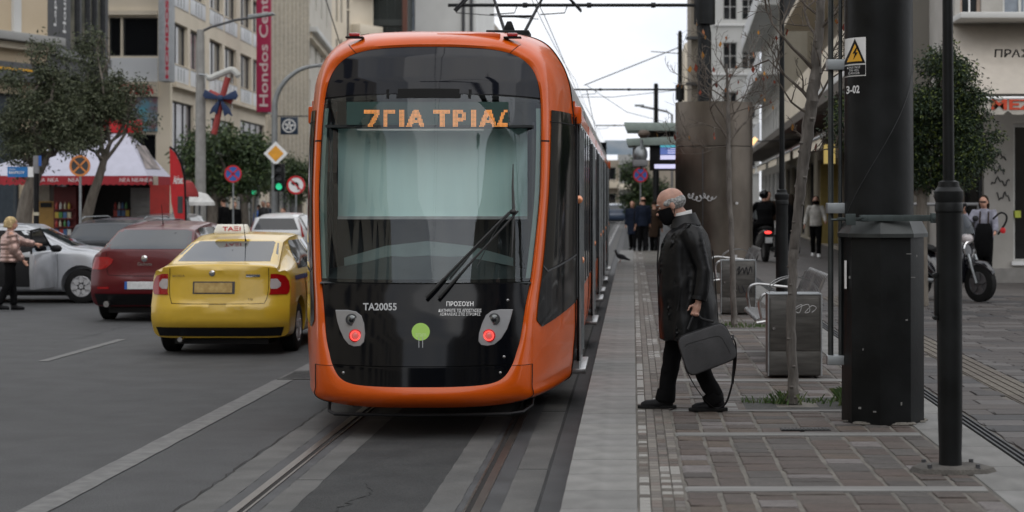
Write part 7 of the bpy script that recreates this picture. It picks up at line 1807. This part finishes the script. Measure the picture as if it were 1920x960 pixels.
# ---- right street facades running away (turned towards VP 1370)
def rl(Y): return 5.65 + .031 * (Y - 38)
specs = [(38, 50, mat('facade_shade', (.16, .15, .13), .85, c2=(.20, .185, .16), vs=.6), 13.5, 'beige block with a deep balcony just left of the shop awning'), (50.2, 66, beigew, 17, 'beige block above the cream-jacketed woman with slanting shop awnings'),  # first block: darker beige, the street's shade put into the wall colour
         (66.3, 88, mat('fluted_beige', (.28, .25, .19), .85, c2=(.32, .285, .22), vs=.5), 21, 'ribbed beige facade behind the farther lamp post'), (88.3, 118, whitew, 23, 'white block with balconies beyond the ribbed beige facade')]
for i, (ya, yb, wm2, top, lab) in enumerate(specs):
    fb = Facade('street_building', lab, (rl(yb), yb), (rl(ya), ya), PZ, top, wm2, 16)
    Wf = fb.W; n_ = int(Wf / 3.2)
    for f in range(1, int((top - 1) / 3.2)):
        for k in range(n_):
            u0 = .6 + k * (Wf - .6) / n_; fb.window(u0, u0 + 1.5, 3.3 * f + 1.2, 3.3 * f + 3.0, mull=1, glass=M['glass'] if i != 3 else M['glassd'], frame=framew)
        if i in (0, 1, 3): 
            fb.bx('balcony', .3, Wf - .3, -1.25, -.003, 3.3 * f + .85, 3.3 * f + 1.0, whitew if i != 1 else creamw)
            if i == 3 or f % 2: fb.bx('parapet', .3, Wf - .3, -1.25, -1.17, 3.3 * f + 1.003, 3.3 * f + 1.85, panelw if i == 3 else creamw)
            else:
                for q_ in range(int(Wf / .8)): fb.bx('railing_bar', .4 + q_ * .8, .44 + q_ * .8, -1.2, -1.16, 3.3 * f + 1.003, 3.3 * f + 1.9, M['darkgrey'])
                fb.bx('railing_top', .3, Wf - .3, -1.22, -1.14, 3.3 * f + 1.9, 3.3 * f + 1.95, M['darkgrey'])
    if i == 2:
        for q_ in range(int(Wf / .9)): fb.bx('rib', .2 + q_ * .9, .5 + q_ * .9, -.3, -.003, 4.4, top - .3, wm2)
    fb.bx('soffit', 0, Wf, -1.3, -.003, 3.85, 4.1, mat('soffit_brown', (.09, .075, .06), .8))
    for k in range(max(2, int(Wf / 4.5))):
        u0 = .4 + k * Wf / max(2, int(Wf / 4.5)); fb.window(u0, min(Wf - .3, u0 + 3.6), .1, 2.9, mull=1, glass=mat('lit_shop', (.30, .24, .06), .4) if (i, k) == (1, 0) else M['glassd'], frame=framed, name='shop_window')
    fb.done()
    if i < 3:
        for k in range(2):
            u = Wf * (.06 + .5 * k); u2 = u + Wf * .4
            aw = thing('street_awning', ['grey', 'maroon and cream', 'pale'][i] + (' sloping shop awning, %s one on the ' % ('far' if k == 0 else 'near')) + lab.split(' ')[0] + ' ' + lab.split(' ')[1] + [' left of the cafe', ' behind the bare trees', ' by the farther lamp post'][i], 'awning', fb.root.location, fb.root.rotation_euler.z)
            MB().loft([[Vector((a, -.02, 3.75)), Vector((a, -.9, 3.35)), Vector((a, -1.75, 2.85))] for a in (u, u2)], False).build('canopy', [mat('awn_grey', (.20, .19, .175), .85), mat('awn_maroon', (.16, .08, .07), .85), mat('awn_pale', (.30, .28, .25), .85)][i], aw, smooth=0)
            MB().add([(u, -1.755, 2.85), (u2, -1.755, 2.85), (u2, -1.76, 2.62), (u, -1.76, 2.62)], [(0, 1, 2, 3)]).build('valance', creamw, aw, smooth=0)
            MB().cyl((u, -1.76, 2.86), (u2, -1.76, 2.86), .03, n=6).build('front_bar', M['galv'], aw)
wl = thing('wall_lamp', 'small glowing orange-white lamp under the awnings right of the metal column', 'lamp', (XP(1413, 62), 62, ZP(265, 62)))
mb = MB(); mb.T = Matrix.Rotation(rad(40), 4, 'Y'); mb.box(-.07, .07, -.05, .05, -.14, .14); mb.build('lamp_body', mat('lamp_warm', (.9, .5, .2), .4, emit=(1, .62, .28), es=1.8), wl, bevel=.02)
MB().cyl((0, 0, 0), (2.2, .0, .1), .02).build('bracket', M['black'], wl)
yl = thing('yellow_shop_panel', 'yellow lit shop panel under the awnings between trunk and mast', 'sign', (XP(1560, 56.5), 56.5, PZ))
B(-.35, .35, 0, .1, .2, 2.6).build('panel', mat('panel_yellow', (.28, .21, .06), .6), yl); B(-.25, .1, -.01, -.001, 2.62, 3.2).build('lit_square', mat('lit_yellow', (.6, .45, .12), .5, emit=(1, .75, .25), es=.45), yl)
# buildings above / beyond on the right
W1 = Facade('white_corner_tower', 'white building with dark windows above the metal column', Q(1336, 125), Q(1424, 125), 0, 24, whitew, 10)
for f in range(1, 7):
    for u in (.7, 1.95): W1.window(u, u + .95, 3.3 * f + .6, 3.3 * f + 2.4, mull=1, trans=1, glass=M['glassd'], frame=framew)
    W1.bx('string_course', 0, W1.W, -.12, -.003, 3.3 * f + .2, 3.3 * f + .35, M['white'])
W1.done()
W2 = Facade('cream_tower', 'slim cream building behind the thin mast', Q(1284, 160), Q(1336, 160), 0, ZP(80, 160), creamw, 10)
for f in range(1, 5): W2.window(.9, 1.9, 3.2 * f + .5, 3.2 * f + 2.2, glass=M['glass'], frame=framew)
W2.done()
W3 = Facade('overhang_block', 'dark-edged block at the top behind the tall black mast', Q(1296, 135), Q(1340, 135), 0, 25, beigew, 10)
for f in range(1, 7): W3.window(.4, 1.3, 3.3 * f + .5, 3.3 * f + 2.3, glass=M['glassd'], frame=framed); W3.bx('balcony', -.4, 1.6, -.8, -.003, 3.3 * f + .1, 3.3 * f + .3, M['darkgrey'])
W3.done()
# end of the street
for j, (pa_, pb_, Y, top_, m_, lab) in enumerate(((1138, 1160, 215, 300, beigew, 'far cream apartment block with balconies at the end of the street'), (1158, 1196, 240, 288, greyw, 'farthest pale apartment block at the end of the street'), (1190, 1290, 200, 300, beigew, 'far block behind the shelter and its tree'))):
    fe = Facade('apartment_block', lab, Q(pa_, Y), Q(pb_, Y), 0, ZP(top_, Y), m_, 12)
    for f in range(0, int(fe.H / 3)):
        n_ = max(1, int(fe.W / 2.2))
        for k in range(n_): fe.window(.2 + k * fe.W / n_, -.3 + (k + 1) * fe.W / n_, 3 * f + .9, min(fe.H - .1, 3 * f + 2.4), glass=M['glassd'], frame=framew)
        fe.bx('balcony', 0, fe.W, -1.2, -.003, 3 * f + .0, 3 * f + .75, creamw)
    fe.done()
sb_ = thing('street_banner', 'pale blue and white banner strung across the far end of the street', 'banner', (XP(1160, 130), 130, ZP(276, 130)))
MB().loft([[Vector((XP(px, 130) - XP(1160, 130), .1 * math.sin(px), ZP(py, 130) - ZP(276, 130))) for px in range(1134, 1190, 6)] for py in (263, 276, 290)], False).build('cloth', mat('banner_cloth', (.62, .68, .74), .8, c2=(.35, .47, .60), vs=.9), sb_)
# left street line further on (seen only between roofs) and the street behind the camera (mirrored in the tram's glass and paint)
for j, (a_, b_, top_, m_, lab) in enumerate((((12.5, 6), (11.5, -30), 15, beigew, 'beige block on the right side of the street behind the viewer, mirrored in the tram'), ((-15.5, -34), (-17, 22), 17, creamw, 'cream block on the left side of the street behind the viewer, mirrored in the tram'), ((14, -62), (-18, -62), 13, M['darkgrey'], 'grey block closing the street far behind the viewer'), ((11.8, -31), (11, -60), 19, greyw, 'tall grey block right of the street behind the viewer, mirrored in the tram'))):
    fe = Facade('street_building', lab, a_, b_, 0, top_, m_, 10)
    n_ = int(fe.W / 3.4)
    for f in range(0, int(top_ / 3.3)):
        for k in range(n_): fe.window(.6 + k * fe.W / n_, 2.5 + k * fe.W / n_, 3.3 * f + .9, min(fe.H - .2, 3.3 * f + 2.6), glass=M['glassd'], frame=framed)
    fe.done()
# ================================================================ TREES
leaf = mat('leaf_olive', (.05, .065, .03), .6, c2=[(.07, .085, .04), (.035, .045, .022), (.09, .10, .052), (.055, .065, .035)], rnd='island', var=.2)
leaf2 = mat('leaf_green', (.04, .07, .024), .5, c2=[(.05, .085, .03), (.025, .045, .018), (.085, .12, .035), (.04, .065, .026)], rnd='island', var=.2)
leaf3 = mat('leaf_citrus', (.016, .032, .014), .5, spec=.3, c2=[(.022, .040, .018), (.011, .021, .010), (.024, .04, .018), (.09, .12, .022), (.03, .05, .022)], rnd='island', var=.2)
bark = mat('bark', (.10, .085, .07), .9, c2=(.17, .15, .125), vs=14, bump=.7, bs=30, stretch=(1, 1, .3))
barkd = mat('bark_dark', (.075, .066, .058), .85, c2=(.17, .155, .14), vs=22, bump=.7, bs=40, stretch=(1, 1, .25), detail=6)
def leaves(clumps, n, size, m, seed, droop=.3):
    """small folded leaves spread through ragged clumps; clumps (x,y,z,rx,ry,rz)"""
    r = random.Random(seed); vs, fs = [], []
    wts = [c[3] * c[4] * c[5] for c in clumps]
    for c in r.choices(clumps, wts, k=n // 6):
        u, v, w = r.gauss(0, 1), r.gauss(0, 1), r.gauss(0, 1); q = math.sqrt(u * u + v * v + w * w) + 1e-6; rr = r.random() ** .5 * r.choice((.8, 1, 1.0, 1.45))
        cx_, cy_, cz_ = c[0] + u / q * rr * c[3], c[1] + v / q * rr * c[4], c[2] + w / q * rr * c[5]
        d = Vector((u / q, v / q, w / q - droop)).normalized()
        for _ in range(6):
            p = Vector((cx_, cy_, cz_)) + Vector((r.gauss(0, 1), r.gauss(0, 1), r.gauss(0, 1))) * size * 1.1
            t = (d + Vector((r.uniform(-1, 1), r.uniform(-1, 1), r.uniform(-1, .6))) * .8).normalized(); s = t.cross(Vector((r.uniform(-1, 1), r.uniform(-1, 1), r.uniform(-1, 1)))).normalized()
            L_ = size * r.uniform(.7, 1.4); w_ = L_ * .2; k = len(vs); nn = t.cross(s) * w_ * .4
            vs += [p, p + t * L_ * .5 + s * w_ + nn, p + t * L_, p + t * L_ * .5 - s * w_ + nn]; fs += [(k, k + 1, k + 2), (k, k + 2, k + 3)]
    me = bpy.data.meshes.new('crown'); me.from_pydata([tuple(v) for v in vs], [], fs); me.materials.append(m); return me
def ragged(c, R, n, seed, small=.45):
    r = random.Random(seed); out_ = []
    for _ in range(n):
        u, v, w = r.gauss(0, 1), r.gauss(0, 1), r.gauss(0, 1); q = math.sqrt(u * u + v * v + w * w); k = r.uniform(.35, .95); s = r.uniform(.6, 1.2) * small
        out_.append((c[0] + u / q * k * R[0], c[1] + v / q * k * R[1], c[2] + w / q * k * R[2], R[0] * s, R[1] * s, R[2] * s * .8))
    return out_
def limb(a, b, r0, r1, seed, n=7, wob=.06):
    r = random.Random(seed); a, b = Vector(a), Vector(b); L_ = (b - a).length; pts = [a.lerp(b, k / n) + Vector((r.gauss(0, 1), r.gauss(0, 1), r.gauss(0, .5))) * wob * L_ * (math.sin(math.pi * k / n)) for k in range(n + 1)]
    return pts, [r0 + (r1 - r0) * k / n for k in range(n + 1)]
def leafy_tree(label, X, Y, zb, trunk, clumps, n, size, lm, seed, cat='tree', name='leafy_tree', fork=None):
    """trunk: list of (x,z,r) from base; clumps in local coords"""
    t = thing(name, label, cat, (X, Y, zb))
    MB().tube(cr([(x, 0, z) for x, z, r in trunk], 4), [interp([(i, r) for i, (x, z, r) in enumerate(trunk)], k / 4) for k in range((len(trunk) - 1) * 4 + 1)], 10).build('trunk', bark, t)
    tp = Vector((trunk[-1][0], 0, trunk[-1][1])); r = random.Random(seed)
    for c in r.sample(clumps, min(9, len(clumps))):
        p, q = limb(tp - Vector((0, 0, r.uniform(0, .3))), c[:3], trunk[-1][2] * .6, .012, r.random()); MB().tube(p, q, 6).build('limb', bark, t)
    obj('crown', leaves(clumps, n, size, lm, seed), t)
    return t
def px_clump(px, py, Y, r, X0, zb, ry=None): X = XP(px, Y); k = Y / F; return (X - X0, 0, ZP(py, Y) - zb, r[0] * k, (ry or r[0]) * k, r[1] * k)
TY1 = 44.
def pxtree(label, base, Y, zb, tr, cl, n, size, lm, seed, small=.5, per=6, **k):
    X0 = XP(base, Y); tk = [(XP(x, Y) - X0, ZP(y, Y) - zb if i else 0, r) for i, (x, y, r) in enumerate(tr)]
    cs = []
    for i, (x, y, rx_, ry_) in enumerate(cl):
        c = px_clump(x, y, Y, (rx_, ry_), X0, zb); cs += ragged(c[:3], (c[3], c[4], c[5]), per, seed * 31 + i, small)
    return leafy_tree(label, X0, Y, zb, tk, cs, n, size, lm, seed, **k)
pxtree('tall ragged olive-green tree at far left above the street name sign', 40, 42, .15, [(40, 500, .22), (46, 400, .18), (62, 340, .16), (75, 300, .13)],
    [(85, 240, 85, 60), (60, 180, 60, 60), (35, 290, 50, 40), (100, 130, 32, 50), (30, 235, 40, 40), (120, 260, 50, 45), (75, 95, 25, 25)], 25000, .078, leaf, 11, small=.34, per=11)
pxtree('second ragged olive-green tree with forked trunk in front of the kiosk', 158, 43, .15, [(158, 500, .17), (160, 430, .14), (170, 380, .12), (185, 335, .10), (195, 300, .08)],
    [(190, 190, 62, 70), (155, 245, 50, 50), (215, 205, 46, 40), (170, 110, 35, 50), (250, 170, 26, 30), (130, 180, 40, 60), (185, 70, 14, 24), (262, 230, 26, 30)], 20000, .078, leaf, 12, small=.33, per=10)
pxtree('clipped round-headed green tree behind the blue no-stopping sign', 398, 66, .15, [(398, 470, .24), (400, 400, .22), (398, 370, .2)],
    [(385, 290, 42, 45), (430, 285, 50, 45), (465, 315, 40, 42), (410, 320, 50, 40), (440, 345, 40, 22), (380, 260, 22, 20)], 15000, .15, leaf2, 13)
pxtree('second clipped green tree overlapping the first, nearer the arched lamp post', 462, 72, .15, [(462, 460, .16), (458, 380, .14)],
    [(450, 300, 40, 38), (480, 330, 28, 34), (465, 275, 22, 18)], 9000, .15, leaf2, 14)
pxtree('small dark tree behind the traffic light, right of the arched lamp post', 560, 88, .15, [(560, 440, .15), (560, 370, .14)], [(545, 320, 30, 35), (565, 345, 30, 30)], 5000, .16, leaf2, 15)
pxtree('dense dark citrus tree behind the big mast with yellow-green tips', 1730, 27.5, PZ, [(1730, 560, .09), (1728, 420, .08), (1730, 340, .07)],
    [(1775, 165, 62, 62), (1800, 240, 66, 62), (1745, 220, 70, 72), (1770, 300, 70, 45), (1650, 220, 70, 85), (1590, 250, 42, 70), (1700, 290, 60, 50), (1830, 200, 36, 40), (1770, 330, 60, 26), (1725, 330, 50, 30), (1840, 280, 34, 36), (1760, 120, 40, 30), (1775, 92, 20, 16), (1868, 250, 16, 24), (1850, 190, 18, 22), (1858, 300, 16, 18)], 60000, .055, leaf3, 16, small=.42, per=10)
pxtree('dark green tree beyond the stop shelter at the end of the platform', 1205, 110, 0, [(1205, 430, .2), (1205, 390, .18)], [(1190, 350, 26, 42), (1215, 360, 30, 40), (1180, 325, 14, 22)], 7000, .2, leaf2, 17)
# ---- bare trees
twig = mat('twig', (.07, .055, .045), .85, c2=(.14, .12, .10), vs=20, bump=.3)
redleaf = mat('leaf_red', (.22, .035, .012), .7, c2=[(.30, .09, .015), (.14, .02, .01), (.36, .16, .02)], rnd='island')
def bare_tree(label, base, Y, trunk, limbs, seed, leafn, gen=3, lw=1., spread=.55, lsize=.05):
    X0 = XP(base, Y); r = random.Random(seed); t = thing('bare_tree', label, 'tree', (X0, Y, PZ))
    P_ = [Vector((XP(x, Y) - X0, 0, (ZP(y, Y) - PZ) if i else 0)) for i, (x, y, w) in enumerate(trunk)]
    cp = [Vector(p) for p in cr([tuple(p) for p in P_], 6)]
    for p in cp[2:-1]: p.x += r.gauss(0, .0035); p.y += r.gauss(0, .006)
    rad_ = [interp([(i, w) for i, (x, y, w) in enumerate(trunk)], k / 6) * (1 + r.uniform(-.05, .05)) for k in range(len(cp))]
    MB().tube(cp, rad_, 12).build('trunk', barkd, t)
    mb = MB()
    for k in range(0, len(cp) - 1):
        if r.random() < .55: a = r.uniform(0, 6.28); mb.ell(cp[k] + Vector((math.cos(a), math.sin(a), 0)) * rad_[k] * .8, (rad_[k] * .5, rad_[k] * .5, rad_[k] * .35), 6)
    mb.build('knot', barkd, t, kind='stuff')
    mb = MB(); lv = MB(); tips = []
    def grow(p, d, L_, rr, g):
        n = 5; pts = [p]; q = p.copy(); dd = d.copy(); br = []
        for k in range(n):
            dd = (dd + Vector((r.gauss(0, .16), r.gauss(0, .16), r.gauss(.05, .12)))).normalized(); q = q + dd * L_ / n; pts.append(q.copy()); br.append((q.copy(), dd.copy(), k))
        mb.tube(pts, [max(.0022, rr * (1 - .75 * k / n)) for k in range(n + 1)], 6 if g < 2 else 4)
        tips.append(q)
        if g >= gen: return
        for bp, bd, k in br:
            if r.random() < (.75 if g == 0 else .6):
                s = bd.cross(Vector((r.gauss(0, 1), r.gauss(0, .8), r.gauss(0, 1)))).normalized(); grow(bp, (bd * (1 - spread) + s * spread + Vector((0, 0, .15))).normalized(), L_ * r.uniform(.4, .65), rr * .5, g + 1)
    for (x, y, dx_, dz_, L_, w) in limbs:
        p = Vector((XP(x, Y) - X0, 0, ZP(y, Y) - PZ)); grow(p, Vector((dx_, r.uniform(-.4, .4), dz_)).normalized(), L_, w, 0)
    mb.build('branches', twig, t, smooth=0)
    for _ in range(leafn):
        p = r.choice(tips); a = Vector((r.gauss(0, 1), r.gauss(0, 1), r.gauss(0, 1))).normalized(); b = a.cross(Vector((0, 0, 1))).normalized(); s = lsize * r.uniform(.6, 1.3); dn = Vector((0, 0, -1))
        lv.add([p, p + (dn * .6 + b * .35) * s, p + (dn * 1.1 + a * .2) * s, p + (dn * .6 - b * .3 + a * .2) * s], [(0, 1, 2), (0, 2, 3)])
    lv.build('dry_leaves', redleaf, t, smooth=0, kind='stuff')
    return t
bare_tree('nearest bare tree with a slanting trunk left of the big mast', 1487, 14.5, [(1487, 757, .050), (1486, 700, .040), (1483, 600, .036), (1487, 500, .036), (1496, 400, .038), (1507, 300, .044), (1519, 210, .050), (1527, 150, .046), (1536, 60, .036), (1542, -60, .028), (1546, -160, .02)],
    [(1520, 190, -.55, .8, .50, .016), (1519, 205, .6, .8, .45, .013), (1525, 130, -.75, .6, .62, .017), (1527, 140, .75, .5, .35, .010), (1508, 290, .7, .25, .30, .009), (1522, 170, .3, .8, .6, .015), (1533, 70, -.6, .7, .7, .014), (1534, 60, .5, .9, .4, .012), (1518, 215, -.85, .35, .45, .011), (1536, 30, -.8, .6, .7, .012), (1540, -20, -.5, .8, .7, .012), (1512, 270, -.2, .9, .2, .006)], 5, 26, gen=3)
bare_tree('farther thin bare tree in front of the metal column', 1376, 23.1, [(1377, 612, .046), (1375, 560, .036), (1372, 450, .033), (1367, 350, .032), (1366, 270, .030), (1365, 200, .022), (1362, 120, .014)],
    [(1366, 262, -.75, .65, .75, .018), (1366, 268, .75, .6, .7, .017), (1366, 230, .5, .8, .65, .013), (1366, 240, -.4, .9, .75, .014), (1365, 200, .8, .5, .55, .010), (1365, 190, -.85, .4, .6, .011), (1364, 160, .2, 1, .55, .009), (1363, 140, -.5, .8, .45, .008), (1367, 275, -.95, -.1, .75, .012), (1366, 215, .9, .3, .65, .010), (1365, 175, -.9, .25, .5, .009)], 8, 46, gen=3, lsize=.075)
